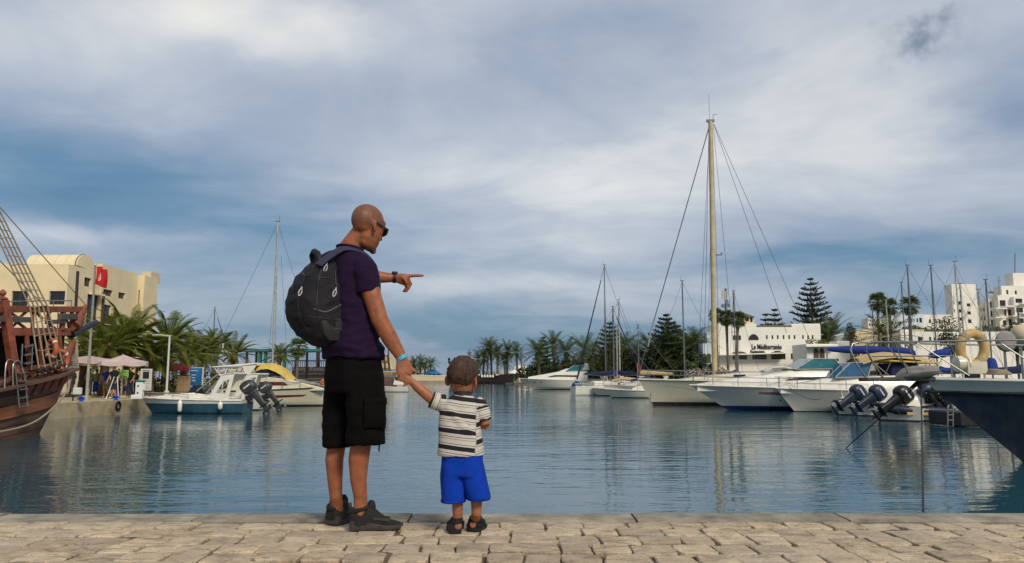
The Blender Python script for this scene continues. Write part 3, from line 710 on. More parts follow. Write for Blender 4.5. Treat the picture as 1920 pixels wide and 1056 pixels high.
# ------------------------------------------------------------------ boy
YB = 4.26
def T(px, py, dy=0): return P(px, py, YB+dy)
boy = thing('person', 'small boy in striped polo shirt and blue shorts holding the man\'s hand', 'person', (T(870, 990).x, YB, QZ))
bf, bs_, bu = frame((.12, 1, 0))
lf = G(853, 999, QZ); rf = G(889, 996, QZ)
bb = MB()
bb.loft([ring(T(*c), bs_*a, bf*b_, 24, 2.3) for c, a, b_ in (((866, 870), .088, .07), ((865, 845), .092, .075), ((864, 810), .090, .074), ((863, 780), .090, .070), ((863, 760), .088, .062), ((865, 750), .06, .05), ((867, 742), .034, .038))])
bb.tube([T(867, 752), T(867, 735)], [.040, .038], 14)
BH = V(T(868, 711, .01)); bhf = (bf*.95+V((.25, 0, -.12))).normalized(); bhs = bhf.cross(V((0, 0, 1))).normalized(); bhs = (bhs+V((0, 0, -.10))).normalized(); bhu = bhs.cross(bhf).normalized()
head(bb, BH, bhf, bhs, bhu, .99, True)
la = [T(826, 757), T(815, 752, -.005), T(796, 737, -.02), T(781, 724, -.025), T(771.5, 715, -.03)]
bb.tube(la, [.036, .033, .0285, .026, .019], 14)
ra = [T(900, 757), T(906, 775, .0), T(909, 797, .0)]
bb.tube(ra, [.036, .034, .029], 14); bb.tube([T(909, 797, .0), T(908, 792, .06), T(900, 780, .115)], [.029, .027, .02], 14); bb.ell(T(896, 775, .13), V((.02, 0, .012)), V((0, .025, 0)), V((0, 0, .024)), 10, 8)
for i in range(4): finger(bb, T(894-i*1.5, 770+4*i, .14), (-.7, .3, .2), V((0, 0, 1)), (.016, .012, .009), .0062, (.5, .8, .5))
wrb = la[-1]; pd = (HB-wrb); pd = V((-.72, -.05, .30)).normalized(); pn = V((.2, -.95, -.1)).normalized(); pn = (pn-pd*pn.dot(pd)).normalized(); pw_ = pd.cross(pn)
bb.loft([ring(wrb+pd*x, pw_*w_, pn*h_, 12, 2.6) for x, w_, h_ in ((-.008, .018, .016), (.012, .022, .014), (.032, .025, .0125), (.042, .023, .011))])
for i, o_ in enumerate((-.017, -.006, .006, .017)): finger(bb, wrb+pd*.038+pw_*o_, pd+pw_*o_*6, pw_, (.017, .012, .01), .0058, (.3, .5, .4))
finger(bb, wrb+pd*.012-pw_*.018, pd*.7-pw_*.6, pn, (.016, .013, 0), .0068, (.1, .2, 0), 2)
for c, hx in ((lf, 850), (rf, 889)):
    an = c+V((.012 if hx < 860 else .004, .01, .055))
    bb.tube([T(hx, 880, .0), T(hx+2, 905, .0), T(858 if hx < 860 else 893.5, 940, .0), T(858 if hx < 860 else 893.5, 962, .0), an], [.046, .042, .031, .0275, .0265], 14)
    fd = V((-.14, 1, 0)).normalized() if hx < 860 else V((.30, 1, 0)).normalized()
    bb.loft([ring(an+fd*x+V((0, 0, z)), V((w_, 0, 0)), V((0, 0, h_)), 12) for x, z, w_, h_ in ((-.035, -.020, .016, .016), (-.02, -.02, .024, .024), (.02, -.018, .027, .026), (.06, -.026, .031, .018), (.095, -.03, .028, .012), (.108, -.032, .016, .008))])
bbo = bb.build('body', 'skin_boy', boy, world=True, vox=.0045, sm=2, smooth=180)
attr(bbo, 'tint', lambda c: 0)
# hair: a short cap following the skull, lifted 6 mm, with combed relief
hr = MB(); nh, mh = 44, 26; hc = BH+(bhf*-.012+bhu*.031)*.96
rings = []
for k in range(1, mh):
    ph = math.pi*.98*k/mh*.72; rg = []
    for i in range(nh):
        a = 2*math.pi*i/nh; fx = math.cos(a)
        lim = .40+.32*max(0, -fx)**.7 if fx < 0 else .40-.05*fx   # lower at the nape, higher over the face
        lim = .77 if fx < -.35 else .77-.36*min(1, (fx+.35)/.75)
        lim += .035*noise.noise((a*5, 2, 8))+.02*noise.noise((a*14, 5, 1)); ph2 = math.pi*lim*k/(mh-1)
        d_ = bhf*(.100*math.sin(ph2)*math.cos(a))+bhs*(.077*math.sin(ph2)*math.sin(a))+bhu*(.092*math.cos(ph2))
        sw_ = noise.noise((a*3.2+ph2*2.0, ph2*6, 3))*.0035+noise.noise((a*11+ph2*5, ph2*4, 7))*.0025
        fo_ = min(1, (mh-1-k)/7); rg.append(hc+d_*.99*(1-.012*(1-fo_)+(.0065+sw_*1.3)/.088*fo_**.6))
    rings.append(rg)
hr.loft(rings); hr.build('hair', 'hair_brown', boy, world=True, smooth=180)
for o_, hd_, f_, s_, u_, k_, par in ((BH, None, bhf, bhs, bhu, .96, boy),):
    for q in (-1, 1):
        ey = MB(); ed = MB()
        c = o_+(f_*.076+s_*q*.030-u_*.012)*k_; ey.ell(c, f_*.009, s_*.014, u_*.008, 10, 6); ed.ell(c+f_*.005, f_*.006, s_*.006, u_*.006, 8, 6)
        e_ = ey.build('eye', 'eye_white', par, world=True, smooth=180); ed.build('iris', 'eye_dark', e_, world=True, smooth=180)
# striped polo: stripe coordinate = metres from the hem (body) or along the sleeve
m = mat('polo', (.58, .54, .48), .9, var=.06, scale=20, bump=.0012, bs=240); t = NT(m.node_tree); b = t.n['Principled BSDF']
at = t.new('ShaderNodeAttribute'); at.attribute_name = 'stripe'; u = t.m('FRACT', at.outputs['Fac'])
bl = t.ramp(u, [(0, (.011, .011, .013)), (.02, (.58, .54, .48)), (.13, (.011, .011, .013)), (.165, (.58, .54, .48)), (.335, (.011, .011, .013)), (.61, (.58, .54, .48)), (.70, (.011, .011, .013)), (.735, (.58, .54, .48))], 'CONSTANT')
src = b.inputs['Base Color'].links[0].from_socket
t.put(b.inputs['Base Color'], t.mix(.25, bl, t.mix(1, bl, src, 'MULTIPLY')))
ps = MB()
ps.loft([ring(T(*c), bs_*a, bf*b_, 32, 2.4) for c, a, b_ in (((864, 853), .124, .100), ((863.5, 835), .120, .097), ((862, 805), .114, .092), ((862, 778), .108, .082), ((863, 758), .103, .070), ((865, 748), .072, .058), ((867, 741), .046, .047))])
slv = [T(835, 755), T(826, 755), T(818, 753, -.003), T(810, 749.5, -.006)]
ps.tube(slv, [.046, .047, .047, .045], 18)
srv = [T(890, 756), T(899, 762), T(903, 774), T(905.5, 787)]
ps.tube(srv, [.046, .047, .046, .043], 18)
po = ps.build('polo_shirt', 'polo', boy, world=True, vox=.0062, sm=4, smooth=180)
wi = wmat(boy).inverted()
l0, l1 = wi @ slv[1], wi @ slv[3]; r0, r1 = wi @ srv[1], wi @ srv[3]; hz = (wi @ T(864, 853)).z
def stripe(c):
    ld = (l1-l0).normalized(); q = (c-l0).dot(ld)
    if q > .0 and c.x < l0.x+.004: return .60+q/.088
    rd = (r1-r0).normalized(); q2 = (c-r0).dot(rd)
    if q2 > 0 and c.x > r0.x-.018: return .45+q2/.088
    dz = c.z-hz
    return (dz+.010*math.sin(c.x*9)+c.x*.045+.004)/.0865
attr(po, 'stripe', stripe)
# drape: folds falling from the raised arm across the back
p0 = wi @ T(838, 765, -.08); p1 = wi @ T(895, 830, -.1)
def fold(c, n_):
    d_ = (p1-p0); tt = max(0, min(1, (c-p0).dot(d_)/d_.length_squared)); ds = V(((c-p0-d_*tt).x, 0, (c-p0-d_*tt).z)).length
    k = .010*math.exp(-(ds/.016)**2)*math.sin(math.pi*min(1, tt*.9+.1)) if c.y < 0 else 0
    return c+n_*(k+.0045*(1-2.2*abs(noise.noise((c.x*9, c.y*9, c.z*5)))))
warp_mesh(po, fold)
cl = MB(); cl.loft([ring(T(867, 738.5)+V((0, 0, z))+bhf*.002, bs_*r, bf*(r+.002), 26) for z, r in ((-.012, .052), (.012, .047), (.014, .044), (.006, .041))], cap=False); cl.build('collar', 'sandal', boy, world=True, smooth=60)
for pth, r in ((slv, .0475), (srv, .0455)):
    cf = MB(); dv = (pth[3]-pth[2]).normalized(); u1 = dv.orthogonal().normalized(); u2 = dv.cross(u1)
    cf.loft([ring(pth[3]+dv*z, u1*q, u2*q, 24) for z, q in ((-.008, r-.004), (-.006, r), (.003, r-.001), (.005, r-.006))]); cf.build('sleeve_cuff', 'sandal', boy, world=True, smooth=60)
bs2 = MB()
bs2.loft([ring(T(*c), bs_*a, bf*b_, 28, 2.4) for c, a, b_ in (((867, 842), .106, .088), ((867, 865), .108, .09), ((869, 890), .112, .092))])
bs2.loft([ring(T(px, py), bs_*a, bf*b_, 24, 2.4) for px, py, a, b_ in ((850, 870, .056, .085), (850, 900, .062, .084), (850, 925, .0635, .082), (850, 940, .0635, .08))])
bs2.loft([ring(T(px, py), bs_*a, bf*b_, 24, 2.4) for px, py, a, b_ in ((886, 870, .056, .085), (890, 900, .058, .084), (895.5, 925, .059, .082), (897.5, 935, .059, .08))])
for hx_, hy_, ra_ in ((850, 938.5, .0635), (897.5, 934, .059)):
    q = MB(); q.torus(T(hx_, hy_), bs_*(ra_+.001), bf*.081, .004, 28, 6, 2.0); q.build('hem', 'short_blue', boy, world=True, smooth=180)
bso = bs2.build('shorts', 'short_blue', boy, world=True, vox=.007, sm=5, smooth=180); wrinkle(bso, .008, 7, 2, .5)
for c, fd in ((lf, V((-.14, 1, 0)).normalized()), (rf, V((.30, 1, 0)).normalized())):
    f, s, u = frame(fd); h = c-f*.03
    sl_ = MB(); sl_.loft([[h+f*x*.155-s*w_+u*z0, h+f*x*.155+s*w_+u*z0, h+f*x*.155+s*w_*1.04+u*z1, h+f*x*.155-s*w_*1.04+u*z1] for x, w_, z0, z1 in ((-.06, .02, .008, .022), (.0, .033, .003, .022), (.3, .034, .002, .020), (.7, .041, .002, .018), (.95, .036, .004, .018), (1.03, .018, .01, .02))])
    sa = sl_.build('sandal', 'sandal', boy, world=True, smooth=40)
    an = c+V((.008, .01, .055))
    stp = MB(); stp.loft([ring(an+V((0, 0, z))-f*.003, s*r, f*(r+.004), 18) for z, r in ((-.002, .031), (-.004, .034), (.022, .034), (.024, .031))])
    stp.loft([ring(h+f*x+u*.033, s*.040, u*.028, 16) for x in (.085, .112)]); stp.loft([ring(h+f*x+u*.03, s*.040, u*.022, 16) for x in (.012, .03)])
    stp.bar(h+s*.036+u*.02+f*.03, an+s*.032+u*.005, .022, .007); stp.bar(h-s*.036+u*.02+f*.03, an-s*.032+u*.005, .022, .007)
    stp.build('strap', 'sandal', sa, world=True, smooth=50)
# ================================================================== vegetation builders
def leaf_cloud(mb, c, rad, n, size, rn, shell=.35, up=.3):
    c = V(c)
    for _ in range(n):
        while True:
            d_ = V((rn.uniform(-1, 1), rn.uniform(-1, 1), rn.uniform(-1, 1)))
            if .05 < d_.length <= 1: break
        r = d_.length; d_ = d_.normalized()*(shell+(1-shell)*r)
        q = V((d_.x*rad[0], d_.y*rad[1], d_.z*rad[2])); k = noise.noise((q.x*1.1+c.x, q.y*1.1+c.y, q.z*1.1))
        if k < -.12 and r > .5: continue
        q *= 1+.35*k; nn = (d_+V((rn.uniform(-.8, .8), rn.uniform(-.8, .8), rn.uniform(-.4, .8)+up))).normalized()
        a = nn.orthogonal().normalized(); a = Matrix.Rotation(rn.uniform(0, 6.28), 3, nn) @ a; b_ = nn.cross(a); s_ = size*rn.uniform(.6, 1.35)
        p_ = c+q
        mb.add([p_-a*s_, p_-b_*s_*.45, p_+a*s_, p_+b_*s_*.45], [(0, 1, 2, 3)])
def frond_mesh(name, L, rn, n=17, lw=.24, droop=1.0, seg=12, mt='frond', wid=.035):
    """one feather leaf along +X, arching down under its own weight"""
    mb = MB(); pts = []; p_ = V((0, 0, 0)); a = 0
    for i in range(seg+1):
        pts.append(p_.copy()); a -= droop*(.02+.115*(i/seg)**1.1); p_ = p_+V((math.cos(a), 0, math.sin(a)))*(L/seg)
    mb.tube(pts, [.035*(1-.85*i/seg)*L/2.8 for i in range(seg+1)], 4, cap=False)
    for i in range(n):
        u = .12+.88*i/n; k = u*seg; j = min(int(k), seg-1); p_ = pts[j].lerp(pts[j+1], k-j); tg = (pts[j+1]-pts[j]).normalized(); nu = V((0, 1, 0)).cross(tg); nu = -nu if nu.z < 0 else nu
        ll = L*lw*math.sin(math.pi*min(.97, .16+.84*u))**.6*rn.uniform(.85, 1.1)
        for sg in (-1, 1):
            dv = (tg*.85+V((0, sg, 0))*.75+nu*.28+V((0, 0, -.12))).normalized(); tip = p_+dv*ll+V((0, 0, -ll*.25)); md = p_+dv*ll*.5; wv = tg*wid*L*.36
            mb.add([p_-wv*.6, p_+wv*.6, md+wv, tip, md-wv], [(0, 1, 2, 3, 4)])
    me = mb.mesh(name); me.materials.append(M[mt]); return me
RF = random.Random(11)
FRONDS = [frond_mesh('frond', 2.8, RF, 26, .22, dr) for dr in (.75, 1.0, 1.25)]
FROND_DRY = frond_mesh('frond', 2.2, RF, 20, .2, 1.5, mt='frond_dry')
def feather_palm(loc, label, th, L, rn, nf=44, r=.27, group='feather palms along the quay'):
    t_ = thing('palm_tree', label, 'palm tree', loc, rn.uniform(0, 6), group)
    tk = MB(); nseg = 14; lean = V((rn.uniform(-.03, .03), rn.uniform(-.03, .03), 0))
    rings = []
    for i in range(nseg*2+1):
        z = th*i/(nseg*2); rr = r*(1.18-.25*min(1, z/(th*.6)))*(1.06 if i % 2 else .95)
        if z > th*.82: rr *= 1.25
        rings.append(ring(V((0, 0, z))+lean*z, (rr, 0, 0), (0, rr, 0), 11))
    tk.loft(rings); tk.build('trunk', 'trunk', t_, smooth=30)
    cr = MB(); top = V((0, 0, th))+lean*th
    cr.lathe([(r*1.2, -.35), (r*1.45, -.1), (r*1.2, .15), (r*.5, .4)], top, 12); co_ = cr.build('crown', 'frond_dry', t_, smooth=40)
    for i in range(nf):
        u = (i+.5)/nf; elv = R(84-122*u**.85)+rn.uniform(-.1, .1); az_ = i*2.39996+rn.uniform(-.2, .2)
        dry = u > .93
        o = bpy.data.objects.new('frond', FROND_DRY if dry else rn.choice(FRONDS)); COL.objects.link(o); o.parent = co_
        k = L/2.8*rn.uniform(.85, 1.08)*(.8+.3*math.sin(math.pi*min(1, u+.15)))
        o.location = top+V((math.cos(az_)*r*.7, math.sin(az_)*r*.7, .2*(1-u)-.1)); o.scale = (k, k, k); o.rotation_euler = (rn.uniform(-.3, .3), -elv, az_)
    return t_
def joined_palm(th, L, rn, nf=38, r=.22, kind='date', mt='frond_dark'):
    t_ = empty('palm_tree'); tk = MB()
    lean = V((rn.uniform(-.04, .04), rn.uniform(-.04, .04), 0))
    tk.tube([V((0, 0, z*th))+lean*z*th*(z) for z in (0, .1, .3, .5, .7, .9, 1)], [r*1.3, r, r*.9, r*.85, r*.85, r*1.15, r*.9], 9); tk.build('trunk', 'trunk_grey', t_, smooth=60)
    cr = MB(); top = V((0, 0, th))+lean*th
    for i in range(nf):
        u = (i+.5)/nf; elv = R(80-(125 if kind == 'date' else 140)*u)+rn.uniform(-.12, .12); az_ = i*2.39996+rn.uniform(-.3, .3)
        M_ = Matrix.Translation(top) @ Matrix.Rotation(az_, 4, 'Z') @ Matrix.Rotation(-elv, 4, 'Y')
        f = MB()
        if kind == 'date':
            seg = 6; p_ = V((0, 0, 0)); a = 0; pts = []
            for k in range(seg+1): pts.append(p_.copy()); a -= .16*rn.uniform(.7, 1.2)*(.3+k/seg); p_ = p_+V((math.cos(a), 0, math.sin(a)))*(L/seg)
            for k in range(13):
                q = .1+.9*k/13; j = min(int(q*seg), seg-1); b0 = pts[j].lerp(pts[j+1], q*seg-j); tg = (pts[j+1]-pts[j]).normalized(); ll = L*.25*math.sin(math.pi*min(.96, .2+.8*q))**.6
                for sg in (-1, 1):
                    tip = b0+tg*ll*.75+V((0, sg*ll*.7, -ll*.18)); f.add([b0-tg*.06*L/3, b0+tg*.09*L/3, tip], [(0, 1, 2)])
        else:                                       # fan leaf: petiole, then pleated blades
            pl_ = L*.45; f.bar((0, 0, 0), (pl_, 0, 0), .05, .03); rr = L*.6
            for k in range(11):
                a = R(-80+16*k); tip = V((pl_+math.cos(a)*rr, math.sin(a)*rr, -rr*.32*rn.uniform(.6, 1.3))); b0 = V((pl_, 0, 0)); a1, a2 = a-.13, a+.13
                f.add([b0, b0+V((math.cos(a1), math.sin(a1), -.08))*rr*.62, tip, b0+V((math.cos(a2), math.sin(a2), -.08))*rr*.62], [(0, 1, 2, 3)])
        f.xf(M_); cr.add(f.v, f.f)
    cr.build('crown', mt, t_)
    return t_
def norfolk(h, rad, rn, label, loc, levels=17, mt='leaf_pine', shape=1.0, dens=1.0, group='tiered conifers behind the marina'):
    t_ = thing('conifer_tree', label, 'tree', loc, 0, group)
    tk = MB(); tk.tube([(0, 0, 0), (0, 0, h*.5), (0, 0, h*.97)], [h*.018, h*.012, .04], 8); tk.build('trunk', 'trunk_grey', t_, smooth=60)
    cr = MB()
    for lv in range(levels):
        u = lv/(levels-1); z = h*(.2+.77*u); rl = rad*min(1, .78+1.1*u)*(1-u**1.6)**(.8*shape)*rn.uniform(.85, 1.1)+.35
        nb = 6 if u < .85 else 5; a0_ = rn.random()*6
        for b_ in range(nb):
            a = a0_+b_*2*math.pi/nb+rn.uniform(-.15, .15); rb = rl*rn.uniform(.75, 1.08); dv = V((math.cos(a), math.sin(a), 0)); sd_ = V((-dv.y, dv.x, 0))
            n = max(4, int(rb*5.0*dens)); pts = []
            for k in range(n+1):
                q = k/n; pts.append(V((0, 0, z))+dv*rb*q+V((0, 0, rb*(-.06*q+.30*q*q))))
            cr.tube(pts[::max(1, n//3)], .03, 4, cap=False)
            for q in ((.4, .7, 1.0) if rb > 1.2 else (.6, 1.0)):
                leaf_cloud(cr, pts[int(q*n)]+V((0, 0, .12)), (.26+.09*rb, .26+.09*rb, .20+.05*rb), int(9*dens)+3, .15, rn, .2, .6)
            for k in range(1, n+1):
                q = k/n; p_ = pts[k]; w_ = rb*.24*(1-.5*q)+.22
                for sg in (-1, 1):
                    tip = p_+sd_*sg*w_*rn.uniform(.7, 1.1)+dv*w_*.7+V((0, 0, w_*rn.uniform(.35, 1.0))); s2 = .085+.012*h/10
                    ax = (tip-p_).normalized(); ox = ax.cross(V((0, 0, 1)));
                    if ox.length < .01: ox = sd_
                    ox = ox.normalized(); oz = ox.cross(ax)
                    cr.add([p_-ox*s2*.5, p_.lerp(tip, .6)-ox*s2, tip, p_.lerp(tip, .6)+ox*s2], [(0, 1, 2, 3)]); cr.add([p_-oz*s2*.5, p_.lerp(tip, .6)-oz*s2, tip, p_.lerp(tip, .6)+oz*s2], [(0, 1, 2, 3)])
    cr.build('crown', mt, t_)
    return t_
def bush(label, loc, rad, n, size, rn, mt='leaf_olive', name='shrub', cat='shrub', group=None, trunk=.0):
    t_ = thing(name, label, cat, loc, 0, group)
    tk = MB()
    for k in range(3): a = k*2.1; tk.tube([(0, 0, 0), (math.cos(a)*rad[0]*.15, math.sin(a)*rad[1]*.15, trunk+rad[2]*.5), (math.cos(a)*rad[0]*.4, math.sin(a)*rad[1]*.4, trunk+rad[2]*1.2)], [.07+rad[2]*.02, .05+rad[2]*.015, .03], 6)
    tk.build('trunk', 'trunk_grey', t_, smooth=60)
    cr = MB(); leaf_cloud(cr, (0, 0, trunk+rad[2]*.9), rad, n, size, rn); cr.build('crown', mt, t_)
    return t_
# ================================================================== buildings
def facade(mb, o, ux, w, h, holes, depth=.18):
    """wall rectangle from o along ux (width w) and up (h) with rectangular openings [(u0,z0,u1,z1)], reveals going inwards (ux x up turned)"""
    o = V(o); ux = V(ux).normalized(); up = V((0, 0, 1)); inn = up.cross(ux)        # inwards when ux runs left to right as seen from outside
    us = sorted({0, w, *[q for hl in holes for q in (hl[0], hl[2])]}); zs = sorted({0, h, *[q for hl in holes for q in (hl[1], hl[3])]})
    for i in range(len(us)-1):
        for j in range(len(zs)-1):
            cu, cz = (us[i]+us[i+1])/2, (zs[j]+zs[j+1])/2
            if any(a < cu < c and b_ < cz < d_ for a, b_, c, d_ in holes): continue
            mb.add([o+ux*us[i]+up*zs[j], o+ux*us[i+1]+up*zs[j], o+ux*us[i+1]+up*zs[j+1], o+ux*us[i]+up*zs[j+1]], [(0, 1, 2, 3)])
    for a, b_, c, d_ in holes:
        q = [o+ux*a+up*b_, o+ux*c+up*b_, o+ux*c+up*d_, o+ux*a+up*d_]; q2 = [p_+inn*depth for p_ in q]
        for k in range(4): mb.add([q[k], q[(k+1) % 4], q2[(k+1) % 4], q2[k]], [(0, 1, 2, 3)])
def block(par, o, ux, w, h, dp, holes=(), side=(), mt='plaster_white', name='wall', win='window_dark', frame_='wood_frame', parapet=.0):
    """a rectangular building mass; front along ux, 'side' openings on its right-hand face; windows are parts with frames"""
    o = V(o); ux = V(ux).normalized(); inn = V((0, 0, 1)).cross(ux); mb = MB(); up = V((0, 0, 1))
    facade(mb, o, ux, w, h, holes); facade(mb, o+ux*w, inn, dp, h, side)
    facade(mb, o+ux*w+inn*dp, -ux, w, h, []); facade(mb, o+inn*dp, -inn, dp, h, [])
    mb.add([o+up*h, o+ux*w+up*h, o+ux*w+inn*dp+up*h, o+inn*dp+up*h], [(0, 1, 2, 3)])
    wl = mb.build(name, mt, par, world=True)
    for (oo, uu, hl) in ((o, ux, holes), (o+ux*w, inn, side)):
        ii = V((0, 0, 1)).cross(uu)
        for a, b_, c, d_ in hl:
            g = MB(); g.box(oo+uu*(a+c)/2+up*(b_+d_)/2+ii*.20, (c-a+.06, .04, d_-b_+.06), rz=math.atan2(uu.y, uu.x)); wo_ = g.build('window', win, wl, world=True)
            if c-a > .5:
                f = MB()
                for k in range(1, max(2, int((c-a)/.8)+1)):
                    u_ = a+(c-a)*k/max(2, int((c-a)/.8)+1); f.box(oo+uu*u_+up*(b_+d_)/2+ii*.165, (.06, .05, d_-b_), rz=math.atan2(uu.y, uu.x))
                for zz in (b_+.03, d_-.03): f.box(oo+uu*(a+c)/2+up*zz+ii*.155, (c-a, .05, .06), rz=math.atan2(uu.y, uu.x))
                f.build('window_frame', frame_, wo_, world=True)
    if parapet:
        pr = MB(); pr.box(o+ux*w/2+inn*.1+up*(h+parapet/2+.002), (w+.06, .26, parapet), rz=math.atan2(ux.y, ux.x)); pr.build('parapet', mt, wl, world=True)
    return wl
# ================================================================== boats
def hull(L, B, fb, fs, rake, bot=-.35, tr=.85, full=2.4, flare=.72, nt=22, nz=7, sheer=1.6, tb=.0):
    """hull shell with bow at +X end (x=L), transom at x=0, water at z=0; returns shell MB, deck MB and the sheer curve"""
    sh_, dk = MB(), MB(); rings = []; sheerL = []
    for i in range(nt+1):
        t_ = (i/nt); t_ = 1-(1-t_)**1.35
        bb_ = B/2*(1-max(0, (t_-.40)/.60)**full)*(tr+(1-tr)*min(1, t_/.35)); bb_ = max(bb_, .012); zs_ = fs+(fb-fs)*t_**sheer
        rg = []
        for k in range(nz+1):
            q = k/nz; z = bot+(zs_-bot)*q; wq = (flare+(1-flare)*q**.8)*(.0+1*min(1, (q*3.2)**.55)) if k else .02
            narrow = 1-(1-q)*.55*max(0, (t_-.35)/.65)**1.2
            Lk = L-rake*(1-(z-bot)/(fb-bot)) if fb > bot else L
            rg.append(V((t_*Lk+tb*(1-t_)*(q), bb_*wq*narrow, z)))
        rings.append(rg); sheerL.append((rg[-1].copy(), zs_))
    full_r = [[V((p_.x, -p_.y, p_.z)) for p_ in reversed(rg)]+rg for rg in rings]
    sh_.loft(full_r, cap=False, closed=False); n = len(full_r[0]); sh_.f.append(tuple(range(n)))
    dk.loft([[V((p_.x, p_.y*s_, p_.z+c_)) for s_, c_ in ((-1, 0), (-.6, .035), (0, .05), (.6, .035), (1, 0))] for p_, _ in sheerL], cap=False, closed=False)
    sl = [p_ for p_, _ in sheerL]
    def side_pt(x, z, out=.01):          # point on the port-side shell at local x, z
        t_ = min(1, max(0, x/(L-rake*(1-(z-bot)/(fb-bot)))))
        bb_ = B/2*(1-max(0, (t_-.40)/.60)**full)*(tr+(1-tr)*min(1, t_/.35)); zs_ = fs+(fb-fs)*t_**sheer; q = (z-bot)/(zs_-bot)
        return V((x, max(bb_, .012)*(flare+(1-flare)*q**.8)*min(1, (q*3.2)**.55)*(1-(1-q)*.55*max(0, (t_-.35)/.65)**1.2)+out, z))
    return sh_, dk, sl, side_pt
def rubrail(mb, sl, r, dz=0, k=1.0):
    for s_ in (-1, 1): mb.tube([V((p_.x, p_.y*s_*k, p_.z+dz)) for p_ in sl], r, 6)
def rails(mb, sl, h, i0, i1, r=.016, inset=.93, mid=True, step=3, drop=None):
    for s_ in (-1, 1):
        pts = [V((p_.x-.04, p_.y*s_*inset, p_.z)) for p_ in sl[i0:i1+1]]
        top = [p_+V((0, 0, h*(1-max(0, 1-j/2.5)*(1 if drop else 0)))) for j, p_ in enumerate(pts)]
        mb.tube(top, r, 6)
        if mid: mb.tube([p_+V((0, 0, h*.5)) for p_ in pts[2:]], r*.7, 5)
        for j in range(2 if drop else 0, len(pts), step): mb.tube([pts[j], top[j]], r, 5)
    a, b_ = sl[i1], sl[i1]
    mb.tube([V((a.x-.04, a.y*inset, a.z+h)), V((a.x+.03, 0, a.z+h)), V((a.x-.04, -a.y*inset, a.z+h))], r, 6)
def outboard(par, loc, rz, tilt, mt, k=1.0, name='outboard_motor', stripe='zip_pull'):
    """outboard: cowl, midsection, gearcase, propeller, bracket; -X is aft, pivots up by tilt"""
    e = empty(name); e.parent = par; e.location = loc; e.rotation_euler = (0, tilt, rz); e.scale = (k,)*3
    c = MB(); c.loft([ring((-.34+x, 0, z), (a, 0, 0), (0, b_, 0), 18, 3.0) for x, z, a, b_ in ((0, .22, .22, .15), (0, .28, .29, .19), (.0, .40, .31, .20), (.02, .56, .29, .19), (.05, .66, .22, .15), (.07, .70, .1, .07))])
    c.build('cowling', mt, e, smooth=50)
    s_ = MB(); s_.loft([ring((-.34+x, 0, z), (a, 0, 0), (0, b_, 0), 14, 2.6) for x, z, a, b_ in ((0, .23, .20, .13), (-.02, .10, .16, .10), (-.04, -.15, .13, .07), (-.05, -.42, .12, .055), (-.06, -.52, .14, .03))])
    s_.box((-.44, 0, -.50), (.48, .24, .02)); s_.build('midsection', mt, e, smooth=50)
    g = MB(); g.lathe([(.01, .20), (.045, .14), (.06, .0), (.055, -.14), (.03, -.22)], (-.38, 0, -.72), 12, 'X'); g.prism([(-.46, -.012, -.72), (-.28, -.012, -.72), (-.3, -.012, -.5), (-.48, -.012, -.5)], (0, .024, 0)); g.prism([(-.44, -.008, -.78), (-.32, -.008, -.78), (-.40, -.008, -.95)], (0, .016, 0)); g.build('gearcase', mt, e, smooth=40)
    pr = MB()
    for i in range(3):
        a = i*2*math.pi/3; pr.xf(Matrix.Identity(4)); d_ = V((0, math.cos(a), math.sin(a))); q = V((0, -math.sin(a), math.cos(a)))
        pr.add([V((-.60, 0, -.72))+d_*.03, V((-.57, 0, -.72))+d_*.10+q*.07, V((-.62, 0, -.72))+d_*.17+q*.02, V((-.64, 0, -.72))+d_*.11-q*.06], [(0, 1, 2, 3)])
    pr.lathe([(.035, 0), (.03, -.08), (.01, -.1)], (-.58, 0, -.72), 8, 'X'); pr.build('propeller', 'steel', e)
    b_ = MB(); b_.box((-.06, 0, .02), (.12, .26, .34)); b_.box((-.14, 0, .06), (.14, .14, .22)); b_.build('bracket', 'black_plastic', e, bevel=.02)
    st = MB(); st.box((-.34, -.203, .46), (.30, .004, .05)); st.box((-.34, .203, .46), (.30, .004, .05)); stuff(st.build('decal', stripe, e))
    return e
def fender(par, loc, L=.5, r=.1, mt='white_gel'):
    f = MB(); x, y, z = loc; f.lathe([(.02, L/2+.06), (.035, L/2), (r, L/2-.08), (r, -L/2+.08), (.03, -L/2)], (x, y, z), 12); f.tube([(x, y, z+L/2), (x, y*.9, z+L/2+.35)], .012, 5); return f.build('fender', mt, par, smooth=50)
def decal(par, sidep, xs, zl, zh, mt, sg=1, name='hull_stripe'):
    mb = MB(); r_ = []
    for x, a, b_ in zip(xs, zl, zh): p_, q_ = sidep(x, a), sidep(x, b_); r_.append([V((p_.x, p_.y*sg, p_.z)), V((q_.x, q_.y*sg, q_.z)), V((q_.x, (q_.y-.02)*sg, q_.z)), V((p_.x, (p_.y-.02)*sg, p_.z))])
    mb.loft(r_); return mb.build(name, mt, par)
def side(par, pts, D, y0, y1, mt, name, bevel=.03, smooth=0):
    mb = MB(); mb.prism([P(a, b_, D)+V((0, y0, 0)) for a, b_ in pts], (0, y1-y0, 0)); return mb.build(name, mt, par, world=True, bevel=bevel, smooth=smooth)
